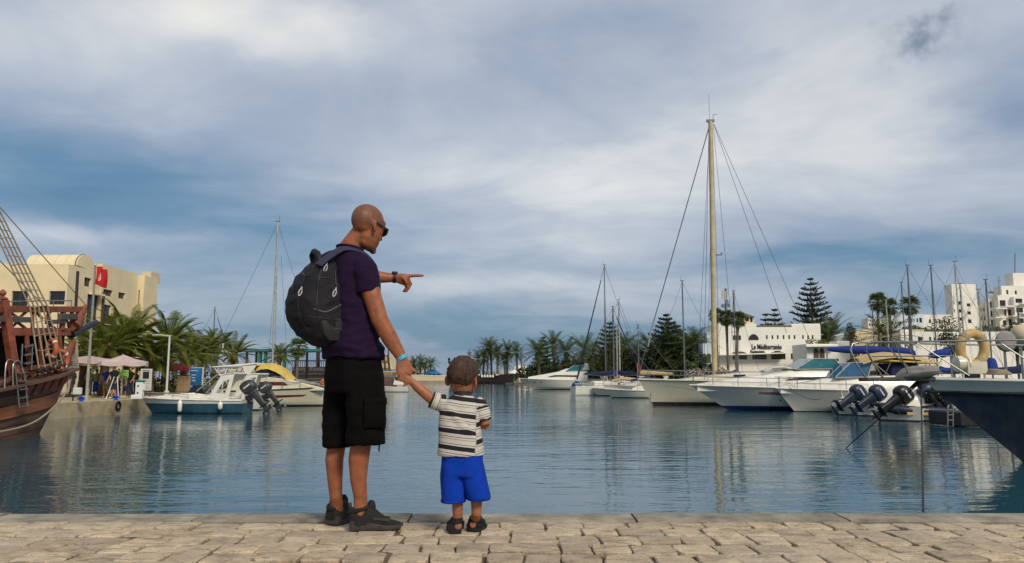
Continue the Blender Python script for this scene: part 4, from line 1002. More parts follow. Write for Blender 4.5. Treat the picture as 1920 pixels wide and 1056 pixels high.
def framep(par, outer, inner, D, y0, y1, mt, name):
    o_ = [P(a, b_, D)+V((0, y0, 0)) for a, b_ in outer]; i_ = [P(a, b_, D)+V((0, y0, 0)) for a, b_ in inner]; n = len(o_); off = V((0, y1-y0, 0)); mb = MB()
    vs = o_+i_+[p_+off for p_ in o_]+[p_+off for p_ in i_]
    fs = []
    for k in range(n):
        j = (k+1) % n; fs += [(k, j, n+j, n+k), (2*n+k, 3*n+k, 3*n+j, 2*n+j), (k, 2*n+k, 2*n+j, j), (n+k, n+j, 3*n+j, 3*n+k)]
    mb.add(vs, fs); return mb.build(name, mt, par, world=True, bevel=.015)
def wire(par, a, b_, r=.012, mt='wire', name='stay', sag=0):
    a = V(a); b_ = V(b_); mb = MB(); mb.tube([a, b_] if not sag else [a.lerp(b_, k/8)-V((0, 0, sag*4*(k/8)*(1-k/8))) for k in range(9)], r, 5); return mb.build(name, mt, par, world=True)
SLB = [0]
def sailboat(label, pxm, pyt, D, rz, L=9, B=3, fb=1.2, hullmt='white_gel', mastmt='alu_dark', r=.07, cover='canvas_blue', jib=True, group='sailing yachts in the marina', spread=True, pyb=None, xoff=.56, coveron=True):
    top = P(pxm, pyt, D); o = empty('sailing_yacht', (0, 0, 0), rz); tag(o, label, 'sailing yacht', group)
    ml_ = V((L*xoff, 0, 0)); w_ = Matrix.Rotation(rz, 3, 'Z') @ ml_; o.location = (top.x-w_.x, D-w_.y, 0); H = top.z
    s_, d_, sl, sp_ = hull(L, B, fb, fb*.8, L*.12, tr=.6, full=2.0); s_.build('hull', hullmt, o, smooth=40); d_.build('deck', 'white_gel', o, smooth=40)
    c = MB(); c.loft([ring((x, 0, fb*.85+h_/2), (0, w2, 0), (0, 0, h_/2+.05), 14, 4) for x, w2, h_ in ((L*.25, B*.30, .42), (L*.3, B*.32, .5), (L*.55, B*.28, .42), (L*.72, B*.16, .2))]); c.build('cabin', 'white_gel', o, smooth=50)
    m_ = MB(); m_.tube([(ml_.x, 0, fb*.9), (ml_.x, 0, H)], [r, r*.75], 10); m_.build('mast', mastmt, o, smooth=60)
    bz = fb+1.0; m_ = MB(); m_.tube([(ml_.x-.1, 0, bz), (ml_.x-L*.42, 0, bz+.05)], r*.7, 8); m_.build('boom', mastmt, o, smooth=60)
    if coveron: m_ = MB(); m_.loft([ring((ml_.x-x, 0, bz+.12+z), (0, a, 0), (0, 0, b_), 10) for x, a, b_, z in ((.12, .10, .30, .18), (.5, .15, .26, .08), (L*.2, .14, .2, .05), (L*.40, .08, .1, 0))]); m_.build('sail_cover', cover, o, smooth=60)
    for x, z in ((L*.99, fb+.1), (.1, fb)):
        m_ = MB(); m_.tube([(x, 0, z), (ml_.x, 0, H-.1)], .012 if D < 80 else .02, 4); m_.build('stay', 'wire', o)
    for sg in (-1, 1):
        m_ = MB(); m_.tube([(ml_.x-.1, sg*B*.46, fb), (ml_.x, sg*(.55 if spread else .1), H*.6), (ml_.x, 0, H-.1)], .010 if D < 80 else .018, 4); m_.build('shroud', 'wire', o)
        if spread: m_ = MB(); m_.tube([(ml_.x, 0, H*.6), (ml_.x, sg*.55, H*.6)], .025, 5); m_.build('spreader', mastmt, o)
    if jib: m_ = MB(); m_.tube([(L*.965, 0, fb+.5), (ml_.x+L*.05, 0, H*.88)], [.09, .05], 7); m_.build('furled_jib', cover, o, smooth=60)
    m_ = MB(); m_.box((ml_.x, 0, H+.03), (.35, .06, .05)); m_.tube([(ml_.x+.12, 0, H), (ml_.x+.12, 0, H+.5)], .012, 4); m_.build('masthead', 'wire', o)
    m_ = MB(); rails(m_, sl, .6, 2, len(sl)-1, .015, step=4); m_.build('guard_rail', 'steel', o)
    return o
def pxp(pts, D): return [P(a, b_, D) for a, b_ in pts]
# ================================================================== left side: the wooden tour ship moored stern out
mat('ship_gold', (.34, .22, .06), .6, var=.25, scale=6, bump=.02, bs=10)
ZS = lambda y: .155*max(0, y-20.5)**1.02            # sheer: timbers rise towards the visible end
ship = thing('wooden_ship', 'brown wooden sailing ship with red timber gallery and rope ladders, moored at left', 'ship', (-17.6, 20, 0))
def shipx(y, z, off=0):                               # half-breadth of the ship's side
    ye = 26.6+max(-.3, z)*.62; t_ = min(1, max(0, (y-8)/(ye-8)))
    b_ = 2.62*(1-.48*max(0, (t_-.70)/.30)**7); w_ = .94+.06*min(1, max(0, (z+.5)/1.6))
    return b_*w_+off
def strake(zl, zh, out, y0=9.0, n=26):
    mb = MB(); rings = []; ri = []
    for i in range(n+1):
        u = i/n; u = 1-(1-u)**1.6
        ps = []
        for z in (zl, zh):
            ye = 26.6+(z+ZS(26.5))*.62-.2; y = y0+(ye-y0)*u; ps.append((y, z+ZS(y)*(.3+.7*min(1, max(0, z/1.0+.2)))))
        (ya, za), (yb, zb) = ps
        rings.append([V((-17.6+shipx(ya, za, out), ya, za)), V((-17.6+shipx(yb, zb, out), yb, zb)), V((-17.6+shipx(yb, zb, out-.09), yb, zb)), V((-17.6+shipx(ya, za, out-.09), ya, za))])
    mb.loft(rings)
    ml = [[V((-35.2-p_.x, p_.y, p_.z)) for p_ in rg] for rg in rings]; m2 = MB(); m2.loft(ml); return mb, m2, rings
zz = [-.5, -.28, -.08, .12, .32, .62, .86, 1.06, 1.26]
last = None
for i in range(len(zz)-1):
    orange = i == 4
    a, b_, rg = strake(zz[i]+.008, zz[i+1]-.008, .06 if orange else RF.uniform(-.005, .008))
    for q in (a, b_): q.build('plank', 'orange_wood' if orange else 'brown_hull', ship, world=True, smooth=30)
    last = rg
inn = MB(); rings = []
for i in range(27):                                   # hull core behind the planks, closed at the end
    u = i/26; u = 1-(1-u)**1.6; rg = []
    for z in (-.6, -.2, .2, .6, 1.0, 1.24):
        ye = 26.6+(z+ZS(26.5))*.62-.2; y = 9+(ye-9)*u; z2 = z+ZS(y)*(.3+.7*min(1, max(0, z/1.0+.2))); rg.append(V((shipx(y, z2, -.05), y, z2)))
    rings.append([V((-17.6+p_.x, p_.y, p_.z)) for p_ in rg]+[V((-17.6-p_.x, p_.y, p_.z)) for p_ in reversed(rg)])
inn.loft(rings); inn.build('hull', 'brown_hull', ship, world=True)
SX = -17.6+2.62                                        # side plane
def sy(px, x=SX): return -x*FPX/(960-px)              # depth where the side plane is seen at that column
def sp(px, py, x=SX): return P(px, py, sy(px, x))
# channel shelf, brackets, gallery
ch = MB(); pts = [(px, py) for px, py in ((-40, 737), (10, 727), (50, 718), (100, 706), (134, 692))]
ch.loft([[sp(a, b_)+V((dx, 0, dz)) for dx, dz in ((-.5, -.04), (.28, -.04), (.28, .04), (-.5, .04))] for a, b_ in pts]); ch.build('channel_shelf', 'brown_hull', ship, world=True)
for k, px in enumerate((48, 66, 82, 97, 112)):
    b_ = MB(); p_ = sp(px, 715-(px-48)*.22); b_.prism([p_+V((.02, -.09, -.03)), p_+V((.24, -.09, -.03)), p_+V((.02, -.09, -.48))], (0, .26, 0)); b_.build('bracket', 'red_wood', ship, world=True)
def stick(name, a, b_, w_, h_, mt, par=ship, xo=0, x=SX): 
    m_ = MB(); m_.bar(sp(*a, x)+V((xo, 0, 0)), sp(*b_, x)+V((xo, 0, 0)), w_, h_); return m_.build(name, mt, par, world=True, bevel=.012)
stick('top_beam', (-40, 580), (152, 580), .14, .20, 'red_wood')
stick('gallery_beam', (-40, 598), (52, 600), .12, .17, 'grey_wood', xo=.05); stick('gallery_beam', (84, 604), (118, 603), .12, .14, 'grey_wood', xo=.05); stick('gallery_beam', (106, 594), (138, 594), .12, .2, 'grey_wood', xo=.09)
stick('lower_rail', (30, 694), (134, 680), .10, .13, 'red_wood'); stick('bulwark_rail', (-40, 738), (24, 706), .10, .10, 'brown_hull', xo=.06)
# scalloped fascia board
fa_ = MB(); n = 46; top_, bot_ = [], []
for i in range(n+1):
    px = 16+(138-16)*i/n; yb = 628+(2.4 if i % 2 else 0); top_.append(sp(px, 615+(1.4 if i % 2 else 0))); bot_.append(sp(px, yb))
for i in range(n): fa_.add([bot_[i], bot_[i+1], top_[i+1], top_[i], bot_[i]+V((-.07, 0, 0)), bot_[i+1]+V((-.07, 0, 0)), top_[i+1]+V((-.07, 0, 0)), top_[i]+V((-.07, 0, 0))], [(0, 1, 2, 3), (7, 6, 5, 4), (0, 4, 5, 1), (3, 2, 6, 7)])
fa_.build('scalloped_fascia', 'red_wood', ship, world=True)
for a, b_, w_ in (((4, 563), (29, 722), .26), ((20, 630), (27, 694), .13), ((51, 630), (57, 693), .12), ((76, 630), (80, 688), .11), ((113, 628), (117, 684), .11), ((120, 578), (117, 620), .16), ((136, 578), (136, 625), .12), ((62, 582), (62, 625), .1), ((92, 582), (92, 625), .1)): stick('post', a, b_, w_, w_*.8, 'red_wood', xo=.03 if w_ > .2 else -.02)
stick('post', (137, 640), (122, 684), .2, .12, 'red_wood')
for a, b_ in (((16, 583), (37, 597)), ((37, 597), (53, 583)), ((22, 616), (34, 604)), ((34, 604), (50, 616)), ((66, 583), (82, 598)), ((86, 598), (98, 583)), ((92, 606), (106, 617)), ((117, 583), (130, 597)), ((126, 600), (136, 617)), ((124, 600), (116, 617)), ((0, 612), (8, 604))): stick('brace', a, b_, .05, .09, 'red_wood', xo=-.03)
for a in (40, 56, 73, 90, 106): 
    stick('cross_brace', (a-6, 697-(a-40)*.13), (a+6, 710-(a-40)*.2), .04, .06, 'red_wood'); stick('cross_brace', (a+6, 696-(a-40)*.13), (a-6, 712-(a-40)*.2), .04, .06, 'red_wood', xo=-.05)
fn = MB(); p_ = sp(4, 562); fn.lathe([(.15, 0), (.15, .05), (.05, .1), (.10, .18), (.09, .24), (.03, .3)], p_, 12); fn.build('finial', 'red_wood', ship, world=True, smooth=40)
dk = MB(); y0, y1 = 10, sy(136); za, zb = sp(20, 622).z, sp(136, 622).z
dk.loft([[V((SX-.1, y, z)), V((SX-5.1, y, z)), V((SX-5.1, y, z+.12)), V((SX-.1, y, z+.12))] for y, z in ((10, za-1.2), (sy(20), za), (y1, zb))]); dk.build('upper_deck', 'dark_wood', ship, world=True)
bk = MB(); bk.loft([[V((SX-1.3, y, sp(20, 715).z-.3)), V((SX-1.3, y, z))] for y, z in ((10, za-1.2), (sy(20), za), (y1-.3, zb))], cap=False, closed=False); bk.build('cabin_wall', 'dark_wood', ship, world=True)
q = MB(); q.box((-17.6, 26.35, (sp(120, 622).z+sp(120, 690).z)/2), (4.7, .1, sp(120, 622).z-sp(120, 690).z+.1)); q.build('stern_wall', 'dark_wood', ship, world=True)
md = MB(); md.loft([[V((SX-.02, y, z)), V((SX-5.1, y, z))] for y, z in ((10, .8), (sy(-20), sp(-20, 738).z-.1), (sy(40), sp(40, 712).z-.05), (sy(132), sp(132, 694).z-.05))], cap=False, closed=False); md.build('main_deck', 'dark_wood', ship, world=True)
# stern end: scroll bracket, gold carving, dark spar, hanging ropes
sc_ = MB(); sc_.tube([sp(138, 612), sp(146, 600), sp(150, 588), sp(158, 578), sp(161, 572)], [.22, .18, .14, .09, .05], 10); sc_.build('figurehead_scroll', 'red_wood', ship, world=True, smooth=60)
for k in range(5):
    g = MB(); y0 = 588+k*6.5; g.tube(spl([sp(138, y0+8), sp(146, y0+8), sp(154, y0+4), sp(160, y0-3)], 4), [.055]*12+[.03], 7); g.build('carved_scroll', 'ship_gold', ship, world=True, smooth=60)
sr = MB(); sr.tube([sp(134, 628), sp(150, 619), sp(180, 605)], [.13, .12, .11], 12); sr.build('spar', 'black_plastic', ship, world=True, smooth=60)
for k in range(6):
    r_ = MB(); c = sp(138+k*1.3, 636+k*1.5); r_.tube(spl([c, c+V((.1, .0, -.4-.1*k)), c+V((-.05, 0, -.9)), c+V((-.25-.05*k, -.1, -1.5))], 5), .022, 5); r_.build('hanging_rope', 'rope', ship, world=True)
nt = MB(); nt.loft([[sp(a, b_), sp(c, d_)] for a, b_, c, d_ in ((137, 640, 132, 645), (140, 660, 122, 672), (141, 680, 112, 690), (136, 700, 118, 702))], cap=False, closed=False); nt.build('bundled_net', 'canvas_grey', ship, world=True)
# steel ladders with hand loops
for pts in ([(-6, 728), (-4, 690), (0, 676), (6, 675), (12, 682), (17, 714), (22, 765)], [(10, 725), (10, 690), (14, 678), (22, 678), (28, 690), (33, 710), (38, 764)]):
    l_ = MB(); l_.tube(spl([sp(a, b_)+V((.22, 0, 0)) for a, b_ in pts], 4), .028, 7); l_.build('ladder_rail', 'steel', ship, world=True, smooth=60)
for k in range(5):
    y = 700+k*15.5; l_ = MB(); l_.bar(sp(16.5+k*1.3, y)+V((.22, 0, 0)), sp(33+k*1.1, y-2)+V((.22, 0, 0)), .14, .035); l_.build('ladder_rung', 'steel', ship, world=True)
for k in range(3):
    y = 648+k*16; l_ = MB(); l_.bar(sp(36, y+2)+V((.12, 0, 0)), sp(53, y-1)+V((.12, 0, 0)), .10, .05); l_.build('ladder_rung', 'steel', ship, world=True)
for px in (33, 52):
    l_ = MB(); l_.tube([sp(px+1, 645)+V((.12, 0, 0)), sp(px-1, 694)+V((.12, 0, 0))], .03, 6); l_.build('ladder_rail', 'steel', ship, world=True)
# mast (out of frame), shrouds, ratlines, stays
mt_ = MB(); MT = V((-16.9, 19.0, 14)); mt_.tube([(-17.4, 19.0, .8), MT], [.2, .13], 12); mt_.build('mast', 'orange_wood', ship, world=True, smooth=60)
feet = [sp(px, py)+V((.2, 0, .1)) for px, py in ((62, 708), (74, 706), (86, 703), (98, 700), (108, 697))]
hed = [MT+V((.1, .05*k-.1, -1.2)) for k in range(5)]; mid = [sp(px, py)+V((.1, 0, 0)) for px, py in ((50, 576), (58, 575), (66, 574), (74, 573), (83, 574))]
for a, m_, b_ in zip(feet, mid, hed):
    s_ = MB(); s_.tube([a, m_, b_], .026, 6); s_.build('shroud', 'rope', ship, world=True)
    d_ = MB(); d_.ell(a+V((0, 0, .12)), V((.06, 0, 0)), V((0, .08, 0)), V((0, 0, .1)), 10, 6); d_.build('deadeye', 'dark_wood', ship, world=True, smooth=60)
for k in range(22):
    u = k/22*.62; pts = [m_.lerp(b_, u) for m_, b_ in zip(mid, hed)]; r_ = MB(); r_.tube([p_+V((0, 0, -.03*(i % 2)+RF.uniform(-.02, .02))) for i, p_ in enumerate(pts)], .016, 5); r_.build('ratline', 'rope', ship, world=True)
for k in range(4):
    u = .12+k*.22; pts = [f_.lerp(m_, u) for f_, m_ in zip(feet, mid)]; r_ = MB(); r_.tube([p_+V((0, 0, RF.uniform(-.05, .05))) for p_ in pts], .016, 5); r_.build('ratline', 'rope', ship, world=True)
for a, b_ in ((sp(161, 572), MT+V((0, 0, -3.6))), (sp(84, 575), MT+V((0, 0, -5.3))), (sp(108, 616), sp(109, 582)), (sp(108, 690), sp(107, 616)), (sp(150, 619), sp(138, 660)), (sp(160, 613), sp(141, 640))):
    s_ = MB(); s_.tube([a, b_], .018, 5); s_.build('stay', 'rope', ship, world=True)
rl = MB(); rl.tube([sp(-30, 567), sp(84, 564), sp(134, 564)], .02, 6); rl.build('handrail', 'steel', ship, world=True)
for px in (12, 62, 100, 134): q = MB(); q.tube([sp(px, 565), sp(px, 578)], .018, 6); q.build('handrail_post', 'steel', ship, world=True)
pole = MB(); pole.tube([sp(142, 578), sp(146, 509)], .05, 8); pole.build('spar', 'dark_wood', ship, world=True)
ml = MB(); ml.tube(spl([sp(137, 690), sp(110, 735)+V((.25, 0, 0)), sp(70, 775)+V((.3, 0, 0)), sp(30, 798)+V((.3, 0, 0)), sp(-30, 812)+V((.3, 0, 0))], 8), .03, 6); ml.build('mooring_rope', 'rope', ship, world=True)
for (px, py, rr, tw, lab) in ((88.5, 655, .36, .25, 'round orange lifebuoy hanging upright on the wooden ship'), (104, 675, .36, 1.15, 'orange lifebuoy seen edge on, lower one on the wooden ship')):
    b_ = thing('lifebuoy', lab, 'lifebuoy', sp(px, py)+V((.14, 0, 0)), 0, 'lifebuoys on the wooden ship')
    ax = V((math.sin(tw)*.9, math.cos(tw), 0)) if tw > 1 else V((.75, .66, 0)).normalized(); ax = ax.normalized(); ax = V((.83, -.55, 0)) if tw < 1 else V((.35, .94, 0))
    q = MB(); q.torus((0, 0, 0), ax*rr*.78, V((0, 0, rr*.80)), rr*.21, 28, 10); q.build('ring', 'lifering', b_, smooth=180)
    for k in range(4):
        a = math.pi/4+k*math.pi/2; c = ax*rr*.78*math.cos(a)+V((0, 0, rr*.80*math.sin(a))); er = c.normalized(); nz = ax.cross(V((0, 0, 1))).normalized(); tg = nz.cross(er); w_ = MB(); w_.loft([ring(c+tg*s_, er*rr*.222, nz*rr*.222, 12) for s_ in (-.03, .03)]); w_.build('reflective_band', 'white_paint', b_, smooth=60)
# ================================================================== left building
bl = thing('apartment_building', 'cream flat-roofed building with barrel vault behind the palms at left', 'building', (-40, 62, LQ))
X0, h1 = -35.9, 10.97-LQ
def su(px): return -X0*FPX/(960-px)
W1 = block(bl, (X0-34, 62, LQ), (1, 0, 0), 34, h1, 5.0, holes=[(34-(X0-P(14, 650, 62).x)*-1-0, 0, 0, 0)][:0]+[(34+P(a, 650, 62).x-X0, 8.05-b_, 34+P(c, 650, 62).x-X0, 8.05) for a, b_, c in ((14, 1.35, 45), (85, 1.1, 115), (-60, 1.3, -30))]+[(34+P(a, 650, 62).x-X0, 1.6, 34+P(a+30, 650, 62).x-X0, 3.2) for a in (-60, 14, 85)],
           side=[(su(152)-62, 9.25-.5, su(165)-62, 10.0-.5), (su(160)-62, 5.9-LQ, su(182)-62, 8.9-LQ)], mt='plaster_cream')
W2 = block(bl, (X0-9, 67, LQ), (1, 0, 0), 9.05, 11.75-LQ, 6.4, side=[(su(a)-67, z0-LQ, su(c)-67, z1-LQ) for a, c, z0, z1 in ((188, 206, 9.05, 9.6), (217, 230, 9.05, 9.6), (190.5, 205, 6.5, 8.25), (222, 227, 6.2, 7.3), (208, 212, 3.0, 4.6))], mt='plaster_cream')
W3 = block(bl, (-36.4, 73.6, LQ), (1, 0, 0), 1.15, 11.6-LQ, 2.8, holes=[(.28, 8.9-LQ+.0, .42, 10.2-LQ), (.62, 8.9-LQ, .76, 10.2-LQ)], side=[(.5, 6.3, .8, 7.0)], mt='plaster_cream')
cp = MB(); cp.box((-35.9, 76.2, 11.75), (1.0, 2.0, .9)); cp.build('roof_cap', 'plaster_sand', bl, world=True)
vt = MB(); n = 14; vy, vr = 64.6, 1.35; VZ = h1+LQ+.12
out = [(vy+vr*math.cos(math.pi*i/n), VZ+1.05*math.sin(math.pi*i/n)) for i in range(n+1)]
vt.prism([(X0-4.3, y, z) for y, z in out]+[(X0-4.3, vy-vr, h1+LQ-.05), (X0-4.3, vy+vr, h1+LQ-.05)][::-1][::-1][1:]+[(X0-4.3, vy+vr, h1+LQ-.05)][:0]+[], (4.25, 0, 0)); vo = vt.build('vault', 'plaster_cream', bl, world=True, smooth=35)
for k in range(5):
    r_ = MB(); x = X0-3.6+k*.85; r_.tube([(x, y, z+.012) for y, z in out], .022 if k < 4 else .045, 5); r_.build('vault_rib', 'wood_frame' if k == 4 else 'plaster_sand', vo, world=True)
for px in (187.5, 211): dp = MB(); dp.bar((X0+.12, su(px), 3), (X0+.12, su(px), 9.3 if px < 200 else 8.1), .22, .16); dp.build('dark_louvre_strip', 'wood_frame', bl, world=True)
for a, c, z in ((160, 182, 5.75), (190.5, 205, 6.45), (162, 181, 8.95)):
    bc = MB(); bc.box((X0+.28, (su(a)+su(c))/2, z), (.5, su(c)-su(a)+.1, .16)); bc.build('balcony_slab', 'plaster_cream', bl, world=True)
    if z < 8:
        rl = MB(); rl.box((X0+.5, (su(a)+su(c))/2, z+.45), (.05, su(c)-su(a), .7)); rl.build('balcony_screen', 'wood_frame', bl, world=True)
b2 = thing('apartment_building', 'low cream wing behind the parasols at left', 'building', (-48, 58, LQ)); block(b2, (-60, 58, LQ), (1, 0, 0), 18, 4.2, 3.5, holes=[(14.9-k*3.2, .2, 17.7-k*3.2, 3.0) for k in range(5)], mt='plaster_cream')  # wide dark window openings stand in for the deep shade under the parasols
# ================================================================== palms, hedge, lamps
rp = random.Random(3)
for k, (px, cy, D, L, lab) in enumerate(((241, 640, 50, 2.9, 'broadest feather palm, its crown rising against the cream building'), (198, 652, 47.5, 2.5, 'feather palm just right of the dark ship spar'), (313, 640, 54, 2.8, 'feather palm at the corner of the cream building'),
        (282, 674, 51, 2.2, 'short feather palm between the two broad palms'), (378, 664, 66, 2.9, 'feather palm between the two white lamp posts'), (437, 664, 80, 2.7, 'rightmost feather palm on the left quay'), (405, 650, 92, 2.8, 'tall feather palm behind the second lamp post'), (345, 668, 60, 2.5, 'low feather palm right of the first lamp post'), (160, 664, 50, 2.3, 'feather palm half hidden by the pink parasol'), (524, 668, 100, 2.4, 'feather palm in front of the teal pergola'))):
    p_ = P(px, cy, D); feather_palm((p_.x, D, LQ), lab, p_.z-LQ, L, rp, 46 if k < 5 else 34)
for k, (px, D, w_, h_) in enumerate(((300, 53, 2.6, 1.0), (345, 62, 2.4, 1.4), (395, 68, 3.0, 1.6), (430, 78, 3.0, 1.5), (460, 90, 4, 1.6))):
    bush(('clipped hedge at the foot of the palm by the white board', 'bushes behind the wooden cabinet', 'bushes right of the blue poster stand', 'bushes under the second lamp post', 'bushes left of the teal pergola')[k], (P(px, 700, D).x, D, LQ), (w_*.6, .9, h_*.6), 700, .16, rp, 'leaf_olive', group='bushes on the left quay')
for k, (px, ty, D, sg) in enumerate(((318, 630, 49.5, -1), (418, 645, 69, -1))):
    p_ = P(px, ty, D); lp = thing('street_lamp', ('white lamp post with flat arm, nearest one between the palms', 'white lamp post with flat arm, farther one by the cruiser')[k], 'street lamp', (p_.x, D, LQ), 0, 'lamp posts on the left quay'); h_ = p_.z-LQ
    q = MB(); q.lathe([(.16, 0), (.16, .25), (.075, .3), (.06, h_)], (0, 0, 0), 10); q.build('pole', 'metal_white', lp, smooth=40)
    q = MB(); q.bar((.1, 0, h_), (-.5, 0, h_+.04), .10, .06); q.build('arm', 'metal_white', lp); q = MB(); q.box((-.75, 0, h_+.05), (.62, .28, .08)); q.build('lamp_head', 'metal_white', lp, bevel=.02)
# flagpole with flag
D = 36.2; p_ = G(162, 750, LQ); top = P(160, 498, p_.y)
fl = thing('flagpole', 'pale flagpole with red flag standing by the wooden ship', 'flagpole', (p_.x, p_.y, LQ)); h_ = top.z-LQ
q = MB(); q.lathe([(.14, 0), (.14, .12), (.075, .14), (.045, h_), (.06, h_+.02), (.03, h_+.1)], (0, 0, 0), 10); q.build('pole', 'alu', fl, smooth=40)
# red flag with white disc, red crescent and star
m = mat('flag_print', (.52, .012, .015), .8, var=.06); t = NT(m.node_tree); b = t.n['Principled BSDF']
uv = t.new('ShaderNodeAttribute'); uv.attribute_name = 'fu'; vv = t.new('ShaderNodeAttribute'); vv.attribute_name = 'fv'
def disc(cx_, cy_, r_): return t.m('LESS_THAN', t.m('ADD', t.m('POWER', t.m('SUBTRACT', uv.outputs['Fac'], cx_), 2.0), t.m('POWER', t.m('SUBTRACT', vv.outputs['Fac'], cy_), 2.0)), r_*r_)
c = t.mix(disc(.75, .5, .25), (.52, .012, .015), (.75, .72, .68)); c = t.mix(disc(.75, .5, .19), c, (.52, .012, .015)); c = t.mix(disc(.80, .5, .15), c, (.75, .72, .68)); c = t.mix(disc(.80, .5, .07), c, (.52, .012, .015))
t.put(b.inputs['Base Color'], c)
q = MB(); nu, nv = 22, 14; vs = []; uvs = []
fl0 = P(168, 500, p_.y)-V((p_.x, p_.y, LQ)); fw_, fh_ = .95, .92
for j in range(nv+1):
    for i in range(nu+1):
        u, v = i/nu, j/nv; x = .06+u*.62-v*.10+.05*math.sin(u*7+v*3); y = .20*math.sin(u*5.5+v*1.5)*(.3+u); z = h_-.06-v*fh_-.16*u**1.5+.04*math.sin(u*6)
        vs.append((x, y, z)); uvs.append((u*1.5, 1-v))
q.add(vs, [(j*(nu+1)+i, j*(nu+1)+i+1, (j+1)*(nu+1)+i+1, (j+1)*(nu+1)+i) for j in range(nv) for i in range(nu)])
fo = q.build('flag', 'flag_print', fl, smooth=180)
for nm, k in (('fu', 0), ('fv', 1)):
    a_ = fo.data.attributes.new(nm, 'FLOAT', 'POINT'); a_.data.foreach_set('value', [w_[k] for w_ in uvs])
# ================================================================== parasols
def parasol(px, ytop, yrim, D, half, mt, label, mt2=None, rz=.2):
    c = P(px, ytop, D); zr = P(px, yrim, D).z; o = thing('parasol', label, 'parasol', (c.x, D, LQ), rz, 'café parasols on the left quay')
    q = MB(); n = 8; pts = [V((0, 0, c.z-LQ))]; rim = []
    for k in range(n*3):
        a = 2*math.pi*k/(n*3); sc2 = 1/max(abs(math.cos(a)), abs(math.sin(a)))**.55; sag = -.10*(k % 3 != 0)
        rim.append(V((math.cos(a)*half*sc2, math.sin(a)*half*sc2, zr-LQ+sag*.6)))
    mids = [r_.lerp(pts[0], .5)+V((0, 0, -.06)) for r_ in rim]; N = len(rim)
    val = [r_+V((0, 0, -.22)) for r_ in rim]
    q.add(pts+mids+rim+val, [(0, 1+k, 1+(k+1) % N) for k in range(N)]+[(1+k, 1+N+k, 1+N+(k+1) % N, 1+(k+1) % N) for k in range(N)]+[(1+N+k, 1+2*N+k, 1+2*N+(k+1) % N, 1+N+(k+1) % N) for k in range(N)])
    cv = q.build('canopy', mt, o, smooth=25)
    q = MB(); q.tube([(0, 0, .06), (0, 0, c.z-LQ-.03)], .035, 8); q.build('pole', 'alu', o); q = MB(); q.box((0, 0, .05), (.6, .6, .1)); q.build('base', 'concrete', o, bevel=.02)
    for k in range(8): q = MB(); q.bar((0, 0, c.z-LQ-.12), rim[k*3]+V((0, 0, -.06)), .025, .02); q.build('rib', 'alu', o)
    return o
parasol(168, 667, 674, 44, 1.85, 'pink_canvas', 'pale pink square parasol over the people by the ship'); parasol(232, 665, 678, 42.5, 1.25, 'pink_canvas', 'faded red and pink parasol above the green sign', rz=.5)
parasol(300, 678, 688, 55, 1.45, 'red_canvas', 'dark red parasol behind the palm trunk'); parasol(330, 680, 688, 58, 1.2, 'red_canvas', 'dark red parasol by the nearest lamp post', rz=.7); parasol(130, 669, 678, 47, 1.7, 'pink_canvas', 'pale parasol half behind the wooden ship', rz=.9)
